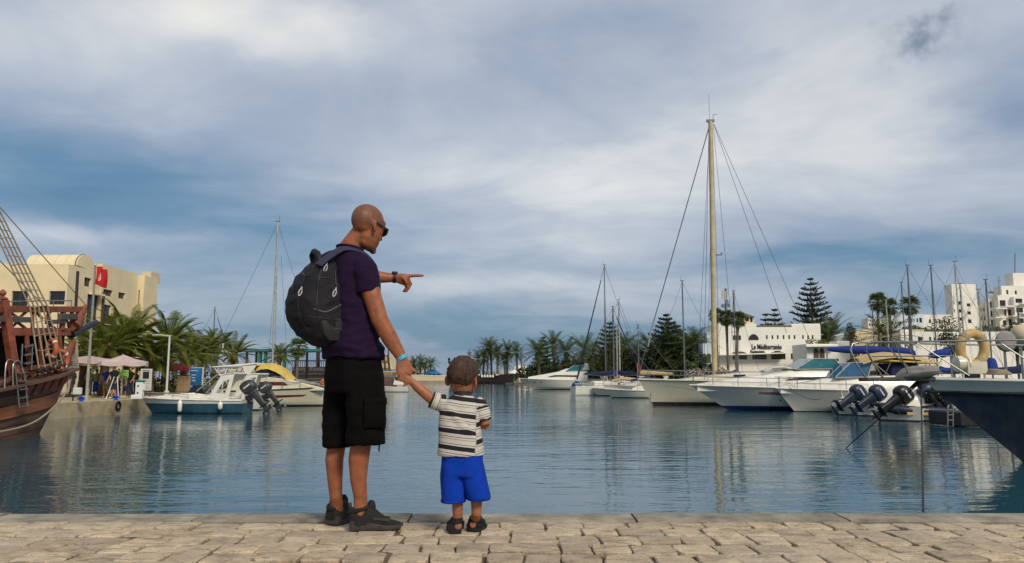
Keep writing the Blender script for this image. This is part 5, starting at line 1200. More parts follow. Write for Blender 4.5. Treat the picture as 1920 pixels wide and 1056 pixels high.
# ================================================================== people on the left quay
for n_, c_ in (('cloth_navy', (.012, .018, .10)), ('cloth_cream', (.55, .47, .32)), ('cloth_green', (.30, .36, .20)), ('cloth_blue', (.02, .05, .28)), ('cloth_bright', (.01, .06, .42)), ('cloth_khaki', (.24, .19, .11)), ('cloth_black', (.008, .008, .009)), ('cloth_jeans', (.03, .035, .06)), ('cloth_grey', (.20, .19, .17)), ('hair_dark', (.012, .009, .008)), ('cloth_white', (.6, .58, .53)), ('cloth_red', (.2, .03, .03))): mat(n_, c_, .9, var=.15, scale=8)
def passer(label, px, py, h, top, bot, rz, kind='trousers', hair='hair_dark', hat=None, stride=.0, arm=0.15, name='person', z=LQ, sleeve=.25):
    g = G(px, py, z); o = thing(name, label, 'person', (g.x, g.y, z), rz, 'people on the left quay'); k = h/1.72
    def v(x, y, z_): return V((x*k, y*k, z_*k))
    legs = [[v(.09*s_, 0, .9), v(.095*s_, .02+stride*s_*.4, .5), v(.095*s_, stride*s_-.02, .08), v(.10*s_, stride*s_+.12, .04)] for s_ in (-1, 1)]
    arms = [[v(.17*s_, 0, 1.40), v((.21+arm*.3)*s_, .0, 1.14), v((.22+arm*.2)*s_, .12+arm*.5, .92), v((.215+arm*.1)*s_, .16+arm*.6, .84)] for s_ in (-1, 1)]
    b_ = MB(); b_.loft([ring(v(0, y, z_), v(a, 0, 0), v(0, c, 0), 14) for z_, y, a, c in ((.85, 0, .15, .10), (1.1, 0, .13, .09), (1.35, 0, .17, .10), (1.44, 0, .10, .07), (1.50, .01, .05, .055), (1.56, .02, .055, .06))])
    b_.ell(v(0, .025, 1.615), v(.074, 0, 0), v(0, .092, 0), v(0, 0, .112), 14, 10); b_.ell(v(0, .12, 1.60), v(.014, 0, 0), v(0, .018, 0), v(0, 0, .022), 8, 6)
    for s_ in (-1, 1): b_.ell(v(.077*s_, .01, 1.61), v(.012, 0, 0), v(0, .02, 0), v(0, 0, .032), 8, 6)
    for l in legs: b_.tube(l, [.085*k, .06*k, .042*k, .042*k], 10)
    for a in arms: b_.tube(a, [.05*k, .042*k, .032*k, .036*k], 10); b_.ell(a[-1]+v(0, .02, -.04), v(.022, 0, 0), v(0, .035, 0), v(0, 0, .06), 8, 6)
    b_.build('body', 'skin', o, vox=.016, sm=2, smooth=180)
    s_ = MB(); s_.loft([ring(v(0, y, z_), v(a, 0, 0), v(0, c, 0), 16, 2.3) for z_, y, a, c in ((.86, 0, .175, .125), (1.1, 0, .165, .12), (1.33, 0, .19, .12), (1.43, 0, .14, .09), (1.475, .005, .075, .075))])
    for a in arms: s_.tube([a[0], a[0].lerp(a[1], .4+sleeve)]+([a[1], a[2]] if sleeve > .5 else []), [.068*k, .058*k]+([.055*k, .045*k] if sleeve > .5 else []), 10)
    s_.build('shirt', top, o, vox=.018, sm=3, smooth=180)
    t_ = MB()
    if kind == 'skirt': t_.loft([ring(v(0, 0, z_), v(a, 0, 0), v(0, c, 0), 16) for z_, a, c in ((.95, .15, .115), (.75, .20, .17), (.4, .21, .18), (.22, .22, .19))])
    else:
        t_.loft([ring(v(0, 0, z_), v(a, 0, 0), v(0, c, 0), 16) for z_, a, c in ((.98, .16, .118), (.85, .185, .14), (.75, .18, .13))])
        for l in legs: t_.tube([l[0], l[1]]+([l[2]] if kind == 'trousers' else [l[1].lerp(l[2], .08)]), [.105*k, .09*k]+([.07*k] if kind == 'trousers' else [.088*k]), 12)
    t_.build('skirt' if kind == 'skirt' else kind, bot, o, vox=.02, sm=3, smooth=180)
    for l in legs: f = MB(); f.ell(l[3]+v(0, -.01, .0), v(.05, 0, 0), v(0, .13, 0), v(0, 0, .045), 10, 6); f.build('shoe', 'black_plastic' if kind == 'trousers' else 'cloth_white', o, smooth=60)
    hr_ = MB(); hr_.ell(v(0, -.005, 1.655), v(.084, 0, 0), v(0, .095, 0), v(0, 0, .088), 14, 9); hr_.build('hair' if not hat else 'headscarf', hat or hair, o, smooth=60)
    return o
passer('person in navy dress walking behind the ship, left of the flagpole', 149, 739, 1.62, 'cloth_navy', 'cloth_navy', -1.2, 'skirt', hair='hair_brown')
passer('person in cream suit seen from behind the flagpole', 166, 741, 1.68, 'cloth_cream', 'cloth_cream', .4, sleeve=.6)
passer('person with blue headscarf, pale patterned top and bright blue skirt', 179, 741, 1.62, 'cloth_green', 'cloth_bright', .2, 'skirt', hat='cloth_blue', sleeve=.6)
passer('person in blue shirt and khaki shorts left of the man in black', 198, 746, 1.68, 'cloth_blue', 'cloth_khaki', 3.3, 'shorts', hair='hair_brown', arm=.3)
passer('person in black t-shirt and dark shorts between two pale poles', 212, 747.5, 1.76, 'cloth_black', 'cloth_jeans', 3.1, 'shorts')
passer('person in black shirt and jeans right of the green sign', 243, 742.5, 1.74, 'cloth_black', 'cloth_jeans', 2.9, stride=.1)
passer('person in reddish top in the shade beside the white board', 254, 738, 1.6, 'cloth_red', 'cloth_black', 2.7)
passer('person in pale trousers striding behind the ship\'s end', 134, 744, 1.68, 'cloth_grey', 'cloth_grey', 1.4, stride=.28, sleeve=.6)
passer('person in grey shirt standing in the shade behind the headscarf', 188, 737, 1.7, 'cloth_grey', 'cloth_jeans', 2.0, hair='cloth_grey')
passer('person in white top in front of the dark red parasol', 287, 733, 1.66, 'cloth_white', 'cloth_cream', 2.9, hat='cloth_white')
passer('person in dark coat left of the cream suit', 157, 738, 1.7, 'cloth_black', 'cloth_jeans', 1.0)
passer('person in khaki top between the headscarf and the blue shirt', 190, 741, 1.66, 'cloth_khaki', 'cloth_black', .6)
passer('person in white shirt behind the man in black', 220, 739, 1.7, 'cloth_white', 'cloth_jeans', 3.0)
passer('child in grey top left of the person in jeans', 234, 743, 1.15, 'cloth_grey', 'cloth_navy', 2.4, 'shorts')
# boards, pumps, bins
def flatbox(par, name, c, d_, mt, rz=0, bev=.01): q = MB(); q.box(c, d_, rz=rz); return q.build(name, mt, par, bevel=bev)
mat('sign_green', (.20, .48, .06), .6, var=.08); mat('ink', (.015, .015, .015), .6, var=.1); mat('board_white', (.55, .56, .50), .5, var=.06); mat('poster_blue', (.03, .18, .46), .4, var=.35, scale=3); mat('cardboard', (.36, .24, .12), .9, var=.15)
g = G(227, 743, LQ); o = thing('sign_board', 'bright green arrow-shaped sign on a dark post among the people', 'sign', (g.x, g.y, LQ))
q = MB(); q.tube([(0, .06, 0), (0, .06, 1.6)], .03, 8); q.build('post', 'black_plastic', o)
q = MB(); q.prism([(x, 0, z) for x, z in ((-.38, 1.3), (-.3, 1.08), (.26, 1.0), (.36, 1.12), (.36, 1.56), (-.36, 1.56))], (0, .04, 0)); q.build('panel', 'sign_green', o)
for z, w_ in ((1.44, .4), (1.18, .36), (1.1, .24)): flatbox(o, 'printed_line', (.02, -.004, z), (w_, .006, .035), 'ink', bev=0)
q = MB(); q.torus((-.12, -.005, 1.31), V((.07, 0, 0)), V((0, 0, .07)), .012, 14, 5); q.build('printed_mark', 'ink', o)
g = G(272, 743, LQ); o = thing('sign_board', 'white framed notice board with dark picture on short legs', 'sign', (g.x, g.y, LQ), .1)
flatbox(o, 'panel', (0, 0, .98), (.66, .10, 1.3), 'board_white'); flatbox(o, 'picture', (0, -.055, 1.25), (.36, .012, .42), 'ink', bev=0); flatbox(o, 'printed_line', (0, -.052, 1.52), (.4, .006, .04), 'ink', bev=0)
for x in (-.27, .27): flatbox(o, 'leg', (x, 0, .17), (.07, .09, .34), 'black_plastic')
for z in (.45, .6, .75, .9): flatbox(o, 'printed_line', (0, -.052, z), (.44, .006, .02), 'cloth_grey', bev=0)
g = G(261, 748.5, LQ); o = thing('service_pedestal', 'white service pedestal with teal cap on the quay edge', 'pedestal', (g.x, g.y, LQ), .1)
flatbox(o, 'body', (0, 0, .44), (.36, .3, .88), 'white_paint', bev=.03); flatbox(o, 'cap', (.02, 0, .93), (.42, .36, .10), 'teal_paint', bev=.03); flatbox(o, 'side_box', (.23, 0, .62), (.10, .2, .3), 'white_paint'); flatbox(o, 'plinth', (-.12, 0, .11), (.5, .36, .22), 'white_paint', bev=.02)
for z in (.68, .32): q = MB(); q.lathe([(.045, 0), (.045, -.02), (.02, -.025)], (-.04, -.15, z), 12, 'Y'); q.build('socket', 'ink', o)
g = G(144, 752, LQ); o = thing('placard', 'small pale floodlight on dark legs at the quay edge', 'placard', (g.x, g.y, LQ), .1)  # a small white sign on legs, no lamp
flatbox(o, 'placard_panel', (0, 0, .46), (.40, .16, .34), 'board_white', bev=.04); 
for x in (-.18, .18): flatbox(o, 'leg', (x, 0, .15), (.05, .05, .30), 'black_plastic', bev=0)
for px, py, lab in ((152, 753, 'blue mooring bollard near the floodlight'), (217.5, 750.5, 'blue mooring bollard at the feet of the man in black')):
    g = G(px, py, LQ); o = thing('bollard', lab, 'bollard', (g.x, g.y, LQ), 0, 'blue bollards on the quay edge'); q = MB(); q.lathe([(.12, 0), (.12, .03), (.07, .05), (.065, .13), (.11, .17), (.11, .21), (.04, .235)], (0, 0, 0), 12); q.build('post', 'cloth_bright', o, smooth=40); q = MB(); q.tube([(-.18, 0, .12), (.18, 0, .12)], .035, 8); q.build('cross_bar', 'cloth_bright', o)
for px, dx, lab in ((199, -.22, 'pale pole leaning left of the man in black'), (222, .1, 'pale pole right of the man in black')):
    g = G(px, 748, LQ); q = MB(); q.tube([(0, 0, 0), (-dx*1.5, .05, 1.15)], .022, 8); q.tube([(0, 0, 0), (0, 0, .06)], .035, 8); o = q.build('pole', 'white_paint'); o.location = (g.x, g.y, LQ); tag(o, lab, 'pole', 'pale poles beside the man in black')
g = G(325, 735, LQ); o = thing('sign_board', 'small green picture board hanging right of the lamp post', 'sign', (g.x, g.y, LQ)); flatbox(o, 'panel', (0, 0, 1.62), (.52, .05, .72), 'sign_green'); flatbox(o, 'post', (0, .05, .9), (.06, .04, 1.8), 'black_plastic'); flatbox(o, 'picture', (.02, -.03, 1.66), (.36, .01, .46), 'cloth_green', bev=0)
g = G(343, 738, LQ); o = thing('wooden_cabinet', 'light wooden cabinet left of the blue poster', 'cabinet', (g.x, g.y, LQ)); flatbox(o, 'body', (0, .2, .62), (.98, .5, 1.2), 'cardboard', bev=.03)
for x in (-.24, .24): flatbox(o, 'door', (x, -.06, .62), (.44, .03, 1.0), 'cardboard')
g = G(366, 738, LQ); o = thing('poster_stand', 'blue poster stand with pale border beside the boat', 'sign', (g.x, g.y, LQ)); flatbox(o, 'frame', (0, .06, .95), (1.0, .12, 1.75), 'board_white', bev=.02); flatbox(o, 'poster', (-.02, -.005, .98), (.88, .012, 1.6), 'poster_blue', bev=0); flatbox(o, 'foot', (0, .05, .05), (1.1, .4, .1), 'black_plastic')
for z, w_ in ((1.6, .5), (1.3, .3), (1.1, .22), (.9, .26), (.5, .4)): flatbox(o, 'printed_line', (-.15, -.014, z), (w_, .006, .06), 'cloth_white', bev=0)
for k, (px, py) in enumerate(((193, 757), (233, 756))):
    g = G(px, 760, .45); q = MB(); q.torus((0, 0, 0), V((0, .20, 0)), V((0, 0, .20)), .05, 18, 8); o = q.build('mooring_ring', 'black_rubber', smooth=180); o.location = (-20.6+(g.y-32.5)*.0778+.06, g.y, .42); tag(o, ('dark tyre fender on the quay wall, left one', 'dark tyre fender on the quay wall, right one')[k], 'fender', 'fenders on the quay wall')
# ================================================================== boats off the left quay
zpaint('hull_blue', [(.04, (.01, .012, .014)), (.52, (.022, .075, .115)), (9, (.62, .60, .53))], .3)
zpaint('hull_cream', [(.10, (.05, .022, .014)), (9, (.60, .54, .38))], .3)
zpaint('hull_white', [(.06, (.02, .02, .022)), (9, (.64, .61, .53))], .3)
mat('decal_red', (.13, .018, .018), .4, var=.2); mat('motor_grey', (.045, .048, .05), .4, var=.2); mat('motor_black', (.012, .012, .013), .35, var=.2); mat('motor_blue', (.02, .032, .055), .4, var=.2)
def px2x(px, D): return (px-960)/FPX*D
D = 41.0
b1 = thing('motorboat', 'small blue-hulled motorboat with white arch and tilted outboard', 'motorboat', (px2x(470, D), D, 0), math.pi)
s_, d_, sl, spt = hull(5.6, 2.1, .82, .68, .9, tr=.92, full=2.6, nz=8); s_.build('hull', 'hull_blue', b1, smooth=40); d_.build('deck', 'white_gel', b1, smooth=40)
q = MB(); rubrail(q, sl, .045); q.build('rub_rail', 'white_gel', b1, smooth=60)
side(b1, [(298, 744), (330, 739), (372, 736), (404, 741), (432, 745), (432, 749), (298, 748)], D, -.72, .72, 'white_gel', 'coaming', .06)
side(b1, [(360, 737), (371, 722), (386, 722), (389, 737)], D, -.6, .6, 'glass_dark', 'windscreen', .01)
for y in (-.95, .9): framep(b1, [(403, 747), (428, 702), (452, 699), (440, 749)], [(416, 737), (431, 716), (442, 712), (434, 738)], D, y, y+.07, 'white_gel', 'radar_arch')
side(b1, [(424, 703), (452, 698.5), (453, 702), (424, 706)], D, -.95, .97, 'white_gel', 'hardtop', .03)
for y in (-.85, .8): 
    q = MB(); q.bar(P(381, 733, D)+V((0, y, 0)), P(420, 702, D)+V((0, y, 0)), .06); q.bar(P(398, 737, D)+V((0, y, 0)), P(428, 706, D)+V((0, y, 0)), .05); stuff(q.build('screen_strut', 'canvas_grey', b1, world=True))
q = MB(); rails(q, sl, .26, 9, len(sl)-1, .016, .85, False, 3); q.build('bow_rail', 'steel', b1)
q = MB(); q.torus(P(390, 735, D)+V((0, -.3, .05)), V((.05, 0, .16)), V((0, .17, 0)), .018, 16, 6); q.build('steering_wheel', 'black_plastic', b1, world=True)
fender(b1, ((470-361)/FPX*D, 1.08, .40), .62, .11); fender(b1, ((470-434)/FPX*D, 1.10, .42), .42, .12)
outboard(b1, (-.02, 0, .62), 0, R(38), 'motor_grey', 1.35)
text('818', .16, b1.location*0+V((4.55, .62, .84)), (0, 0, math.pi), 'ink', b1, 'registration', .004)
D2 = 45.5
b2 = thing('motorboat', 'white open motorboat with slanted arch behind the blue-hulled one', 'motorboat', (px2x(500, D2), D2, 0), math.pi)
s_, d_, sl, spt = hull(5.6, 2.1, .8, .62, .9, tr=.92, full=2.6); s_.build('hull', 'hull_white', b2, smooth=40); d_.build('deck', 'white_gel', b2, smooth=40)
for y in (-.95, .9): framep(b2, [(446, 750), (466, 703), (494, 701), (480, 752)], [(468, 742), (480, 709), (490, 708), (477, 745)], D2, y, y+.07, 'white_gel', 'radar_arch')
side(b2, [(462, 702), (495, 700), (495, 703.5), (463, 705)], D2, -.95, .97, 'white_gel', 'hardtop', .03)
outboard(b2, (-.02, 0, .60), 0, R(36), 'motor_grey', 1.25)
# cabin cruiser with the yellow cover
D = 51.7
b3 = thing('cabin_cruiser', 'cream cabin cruiser with yellow canvas cover and dark red side stripe', 'cabin cruiser', (px2x(437, D), D, 0), 0)
s_, d_, sl, spt = hull(7.6, 2.7, 1.28, .98, 1.0, tr=.9, full=2.2, nz=8); s_.build('hull', 'hull_cream', b3, smooth=40); d_.build('deck', 'white_gel', b3, smooth=40)
q = MB(); rubrail(q, sl, .045); q.build('rub_rail', 'black_rubber', b3, smooth=60)
n = 12; decal(b3, spt, [2.5+k/n*2.8 for k in range(n+1)], [.50+.012*k if k < n else .74 for k in range(n+1)], [.70+.004*k for k in range(n)]+[.75], 'decal_red', -1)
text('520', .16, spt(3.15, .60)*1, (R(90), 0, 0), 'cloth_white', b3, 'lettering', .004).location = (3.3, -spt(3.3, .6).y-.012, .53)
decal(b3, spt, [5.55, 5.6, 5.9, 5.95], [.93, .90, .92, .95], [1.0, 1.03, 1.05, 1.02], 'glass_dark', -1, 'porthole')
side(b3, [(437, 735), (444, 720), (470, 708), (500, 706), (548, 711), (585, 721), (614, 728), (614, 733), (437, 738)], D, -.95, .95, 'cream_gel', 'cabin', .06)
side(b3, [(489, 716), (540, 716), (548, 722.5), (488, 723)], D, -.968, -.94, 'decal_red', 'cabin_stripe', 0)
q = MB(); c = P(515, 719.5, D)+V((0, -.975, 0)); q.loft([ring(c+V((0, y, 0)), V((.2, 0, 0)), V((0, 0, .11)), 16, 3) for y in (0, .02)]); q.build('porthole', 'glass_dark', b3, world=True)
side(b3, [(478, 706), (500, 692), (506, 693), (532, 706)], D, -.9, .9, 'glass_dark', 'cabin_window', .01)
side(b3, [(408, 688), (464, 683), (493, 681), (493, 686), (464, 688), (410, 690)], D, -1.1, 1.1, 'white_gel', 'hardtop', .03)
for y in (-1.1, 1.03): side(b3, [(464, 686), (493, 683), (479, 702), (471, 701)], D, y, y+.07, 'white_gel', 'side_panel', .01)
for y in (-1.0, .96):
    for a, c in (((412, 689), (440, 722)), ((436, 688), (425, 735)), ((448, 687), (437, 705))): q = MB(); q.bar(P(*a, D)+V((0, y, 0)), P(*c, D)+V((0, y, 0)), .05); q.build('strut', 'white_gel', b3, world=True)
side(b3, [(420, 702), (466, 700), (466, 703), (420, 705)], D, -1.0, 1.0, 'white_gel', 'seat_back', .02)
q = MB(); prof_ = [(490, 684), (500, 681), (512, 681), (526, 685), (538, 693), (546, 702), (554, 710)]; rr = []
for (a, b_), hw in zip(prof_, (1.08, 1.12, 1.12, 1.1, 1.05, .98, .9)):
    c = P(a, b_, D); rr.append([c+V((0, hw*k, -.42*abs(k)**2.2+.02*math.sin(a*.7+k*5))) for k in (-1, -.75, -.4, 0, .4, .75, 1)])
q.loft(rr, cap=False, closed=False); q.build('canvas_cover', 'canvas_yellow', b3, world=True, smooth=40)
q = MB(); rails(q, sl, .42, 9, len(sl)-1, .018, .86, False, 3); q.build('bow_rail', 'steel', b3)
side(b3, [(556, 711), (612, 722), (612, 726), (560, 716)], D, -.5, .5, 'canvas_grey', 'rolled_cover', .05)
q = MB(); q.ell(P(608, 719, D)+V((0, -.3, .05)), V((.22, 0, .05)), V((0, .3, 0)), V((0, 0, .26)), 14, 8); o = q.build('buoy', 'lifering', None, smooth=60); tag(o, 'orange buoy on the bow of the cream cruiser', 'buoy')
sailboat('sailing yacht with tall bare mast behind the yellow-covered cruiser', 521, 416, 58, .1, 9.5, cover='cloth_cream', mastmt='alu', r=.085, jib=False)
wire(b3, P(540, 700, 50), P(527, 480, 58), .012)
sailboat('far sailing yacht with dark mast above the left palms', 403, 577, 120, .3, 9, r=.10, coveron=False); 
# ================================================================== teal pergola, floating restaurant, ornate stern
D = 112; A0, A1 = P(446, 657, D), P(600, 657, D)
pg = thing('pergola', 'teal and grey pergola roof on posts beyond the cruiser', 'pergola', ((A0.x+A1.x)/2, D, LQ))
q = MB(); q.box((A0+A1)/2+V((0, 2, 0)), ((A1-A0).x, 5, .32)); q.build('roof', 'teal_paint', pg, world=True)
for k, px in enumerate((462, 480, 487, 497, 533, 555, 575)):
    p_ = P(px, 660, D); q = MB(); q.bar((p_.x, D+.3, LQ), (p_.x, D+.3, p_.z), .9 if k in (2, 3, 4) else .22, .3); q.build('curtain' if k in (2, 3, 4) else 'post', 'teal_paint' if k in (2, 3, 4) else 'black_plastic', pg, world=True)
p_ = P(558, 690, 116); q = joined_palm(P(558, 650, 105).z-.9, 1.6, rp, 26, kind='fan'); q.location = (P(558, 650, 105).x, 105, .74); tag(q, 'small dark fan palm right of the teal pergola', 'palm tree')
D = 128
fr = thing('floating_restaurant', 'dark wooden floating restaurant with railing and white script lettering', 'restaurant boat', (P(630, 700, D).x, D, 0))
side(fr, [(545, 722), (548, 688), (700, 688), (700, 722)], D, 0, 6, 'dark_wood', 'hull', .1)
side(fr, [(543, 700), (702, 700), (702, 702.5), (543, 702.5)], D, -.12, .2, 'grey_wood', 'rub_rail', .0)
for k in range(40):
    px = 548+k*3.9; q = MB(); q.box(P(px, 682.5, D), (.10, .08, .95)); q.build('baluster', 'dark_wood', fr, world=True)
side(fr, [(545, 675.5), (700, 675.5), (700, 677.5), (545, 677.5)], D, -.08, .12, 'dark_wood', 'handrail', 0)
for px in (594, 648, 690): side(fr, [(px-3, 689), (px-3, 640), (px+3, 640), (px+3, 689)], D, .6, 1.1, 'dark_wood', 'post', .02)
c = P(600, 694, D); t_ = text('Floating Restaurant', .95, (0, 0, 0), (R(90), 0, 0), 'cloth_grey', None, 'lettering', .01, 'LEFT', .35); t_.location = wmat(fr).inverted() @ (P(542, 695.5, D)+V((0, -.06, 0))); t_.parent = fr
D = 118
ta = thing('wooden_ship', 'tan carved stern of an old-style ship showing beside the man\'s hip', 'ship', (P(712, 731, D).x, D, 0))
side(ta, [(640, 735), (640, 707), (736, 707), (732, 735)], D, 0, 6, 'brown_hull', 'hull', .2); side(ta, [(640, 706), (640, 697), (737, 697), (736, 706)], D, -.1, 6, 'ship_gold', 'gallery_band', .1)
side(ta, [(640, 696), (640, 668), (728, 664), (736, 694)], D, .15, 5.5, 'plaster_sand', 'stern_wall', .1)
for k, px in enumerate((722, 714, 706, 698)):
    for j, py in enumerate((672, 685)): q = MB(); c = P(px+j*4, py, D)+V((0, .12, 0)); q.torus(c, V((.35, 0, 0)), V((0, 0, .5)), .09, 14, 6); q.build('window_frame', 'ship_gold', ta, world=True)
    q = MB(); q.bar(P(px+6, 662, D), P(px+9, 696, D), .18, .2); q.build('pilaster', 'wood_frame', ta, world=True)
for px in (716, 726): q = MB(); q.tube([P(px, 666, D)+V((0, 1, 0)), P(px, 648, D)+V((0, 1, 0))], .09, 6); q.build('flagstaff', 'wood_frame', ta, world=True)
D = 103
wb_ = thing('motorboat', 'small white motorboat beside the carved stern, under the held hands', 'motorboat', (px2x(768, D), D, 0), math.pi); s_, d_, sl, spt = hull(5.2, 1.9, .8, .6, .7); s_.build('hull', 'hull_white', wb_, smooth=40); d_.build('deck', 'white_gel', wb_, smooth=40); side(wb_, [(738, 722), (742, 705), (756, 703), (762, 722)], D, -.6, .6, 'white_gel', 'cabin', .06); side(wb_, [(741, 712), (743, 707), (752, 706), (754, 711)], D, -.62, .62, 'glass_dark', 'cabin_window', .0)
# ================================================================== far shore: low wall, kiosk, palms, second old-style ship
FS = 288; FZ = .9
fwl = thing('sea_wall', 'long low white wall along the far shore', 'wall', (P(850, 710, FS).x, FS, FZ)); side(fwl, [(742, 714), (742, 703), (860, 706), (860, 714)], FS+.3, 0, .5, 'plaster_sand', 'wall', .03)
side(fwl, [(742, 703.2), (742, 702), (860, 705), (860, 706.2)], FS+.2, 0, .8, 'plaster_white', 'coping', .03)
ki = thing('kiosk', 'white waterfront kiosk with pointed blue roof beside the boy\'s head', 'kiosk', (P(808, 706, FS+6).x, FS+6, FZ)); KD = FS+6
side(ki, [(794, 712), (794, 699), (826, 699), (826, 712)], KD, 0, 6, 'plaster_white', 'wall', .05)
for px in (798, 806, 814, 822): side(ki, [(px-2, 709), (px-2, 701), (px+2, 701), (px+2, 709)], KD, -.06, .1, 'window_dark', 'window', 0)
q = MB(); c = P(809, 694.5, KD); z0 = P(809, 701, KD).z; r_ = 3.9; q.add([(c.x-r_, KD-1, z0), (c.x+r_, KD-1, z0), (c.x+r_, KD+7, z0), (c.x-r_, KD+7, z0), (c.x-.6, KD+3, P(809, 692.5, KD).z), (c.x+.6, KD+3, P(809, 692.5, KD).z)], [(0, 1, 5, 4), (1, 2, 5), (2, 3, 4, 5), (3, 0, 4), (3, 2, 1, 0)]); q.build('roof', 'blue_roof', ki, world=True)
wh = thing('white_building', 'white low building behind the far palms, left of the boy\'s head', 'building', (P(775, 700, FS+14).x, FS+14, FZ)); block(wh, P(757, 0, FS+14)*V((1, 1, 0))+V((0, 0, FZ)) if False else (P(757, 700, FS+14).x, FS+14, FZ), (1, 0, 0), 7, 5.2, 6, holes=[(1+k*2, 1, 1.8+k*2, 3) for k in range(3)])
rf_ = random.Random(8)
PV = [joined_palm(h_, L_, rf_, 34, r=.3) for h_, L_ in ((9.5, 4.0), (7.0, 3.6), (5.0, 3.2))]
def put_palm(k, px, cy, D, lab, group, base=.9, sc=1.0):
    z = P(px, cy, D).z; proto = PV[k]; th = (9.5, 7.0, 5.0)[k]; s2 = (z-base)/th
    o = copy_tree(proto, None, None, (P(px, cy, D).x, D, base), rf_.uniform(0, 6)); o.scale = (s2**.5*sc*1.3, s2**.5*sc*1.3, s2); tag(o, lab, 'palm tree', group)
for a in ((0, 914, 651, 292, 'tallest far palm, just right of the boy\'s head'), (0, 922, 655, 297, 'slender far palm close behind the tallest one'), (1, 933, 662, 292, 'far palm third from the boy\'s head'), (1, 951, 659, 294, 'far palm fourth from the boy\'s head'), (1, 970, 661, 290, 'rightmost palm over the dark far ship'), (2, 896, 674, 292, 'low far palm nearest the boy\'s head'), (2, 906, 672, 300, 'low far palm between the tallest palm and the boy'), (2, 947, 676, 292, 'short bushy palm in front of the fourth far palm'),
          (1, 788, 678, 296, 'middle palm of the group left of the boy\'s head'), (2, 776, 682, 294, 'left palm of the group left of the boy\'s head'), (1, 807, 682, 296, 'right palm of the group left of the boy\'s head'), (2, 797, 686, 290, 'short palm in the group left of the boy\'s head'), (2, 768, 688, 290, 'low palm by the man\'s hand')): put_palm(*a, 'palms on the far shore')
D = 262
fs_ = thing('wooden_ship', 'dark old-style ship with white arches moored at the far shore', 'ship', (P(930, 717, D).x, D, 0))
s_, d_, sl, spt = hull(24, 6, 3.4, 2.4, 4.0, bot=-1, tr=.8); q = s_.build('hull', 'dark_wood', fs_, smooth=40); q2 = d_.build('deck', 'dark_wood', fs_)
fs_.location = (P(845, 717, D).x, D, 0)
side(fs_, [(842, 712), (844, 678), (858, 680), (862, 692), (900, 694), (902, 712)], D, -2.0, 2.0, 'dark_wood', 'stern_castle', .2)
for k in range(5): side(fs_, [(903+k*5, 707.5), (903+k*5, 703.8), (904.6+k*5, 702.4), (906.4+k*5, 703.8), (906.4+k*5, 707.5)], D, -3.06, -2.8, 'plaster_white', 'arch', 0)
for px in (899, 931, 934): side(fs_, [(px-1.5, 704), (px, 700.5), (px+1.5, 704)], D, -3.1, -2.8, 'plaster_white', 'emblem', 0)
q = MB(); q.tube([P(880, 700, D), P(880, 655, D)], [.30, .2], 8); q.build('mast', 'alu_dark', fs_, world=True); q = MB(); q.tube([P(875.5, 661, D), P(884.5, 661, D)], .16, 6); q.build('yard', 'alu_dark', fs_, world=True); side(fs_, [(877, 664), (877, 662), (883, 662), (883, 664)], D, -.4, .4, 'alu_dark', 'crows_nest', .05)
for px in (856, 868, 889, 905): wire(fs_, P(px, 700, D), P(880, 658, D), .05)
for k in range(8): q = MB(); q.bar(P(946+k*2.2, 708-k*.6, D), P(960+k*1.4, 700-k*.9, D), .22, .25); q.build('bow_timber', 'grey_wood', fs_, world=True)
for px in (842, 852): q = MB(); q.lathe([(.3, 0), (.3, 1.2), (.5, 1.4), (.2, 2.0)], P(px, 682, D), 8); q.build('stern_post', 'dark_wood', fs_, world=True)
q = MB(); q.tube([(P(978, 710, 285).x, 285, .9), P(978, 651, 285)], .35, 8); o = q.build('light_tower', 'alu_dark'); tag(o, 'thin teal tower right of the far palms', 'tower')
o = thing('white_building', 'white domed building beyond the far palms', 'building', (P(975, 700, 300).x, 300, .9)); block(o, (P(962, 700, 300).x, 300, .9), (1, 0, 0), 7.5, 4.2, 7, holes=[(1+k*2.2, 1, 2+k*2.2, 2.6) for k in range(3)]); q = MB(); q.ell((P(975, 0, 303).x, 303, 5.0), (3.2, 0, 0), (0, 3.2, 0), (0, 0, 1.9), 18, 10); q.build('dome', 'plaster_white', o, world=True, smooth=60)
o = thing('white_building', 'long white building strip behind the dark far ship', 'building', (P(935, 700, 305).x, 305, .9)); block(o, (P(905, 700, 305).x, 305, .9), (1, 0, 0), 12, 3.6, 7, holes=[(.8+k*1.8, 1, 1.6+k*1.8, 2.4) for k in range(6)])
for k in range(5):
    px = 964+k*9; D = 200+k*2; p_ = P(px, 699, D); o = thing('parasol', ('white parasol, first of five on the far bank', 'white parasol, second of five on the far bank', 'white parasol, third of five on the far bank', 'white parasol, fourth of five on the far bank', 'white parasol, rightmost of five on the far bank')[k], 'parasol', (p_.x, D, .0), 0, 'white parasols on the far bank')
    q = MB(); q.add([(math.cos(a)*1.5, math.sin(a)*1.5, p_.z-.0) for a in [i*math.pi/4 for i in range(8)]]+[(0, 0, p_.z+.75)]+[(math.cos(a)*1.5, math.sin(a)*1.5, p_.z-.25) for a in [i*math.pi/4 for i in range(8)]], [(i, (i+1) % 8, 8) for i in range(8)]+[(i, 9+i, 9+(i+1) % 8, (i+1) % 8) for i in range(8)]); q.build('canopy', 'plaster_white', o); q = MB(); q.tube([(0, 0, .3), (0, 0, p_.z+.6)], .05, 6); q.build('pole', 'alu', o)
pt = MB(); pt.box((P(985, 715, 200).x+2, 202, .35), (14, 6, .5)); tag(pt.build('pontoon', 'grey_wood'), 'low dark pontoon under the white parasols', 'pontoon')
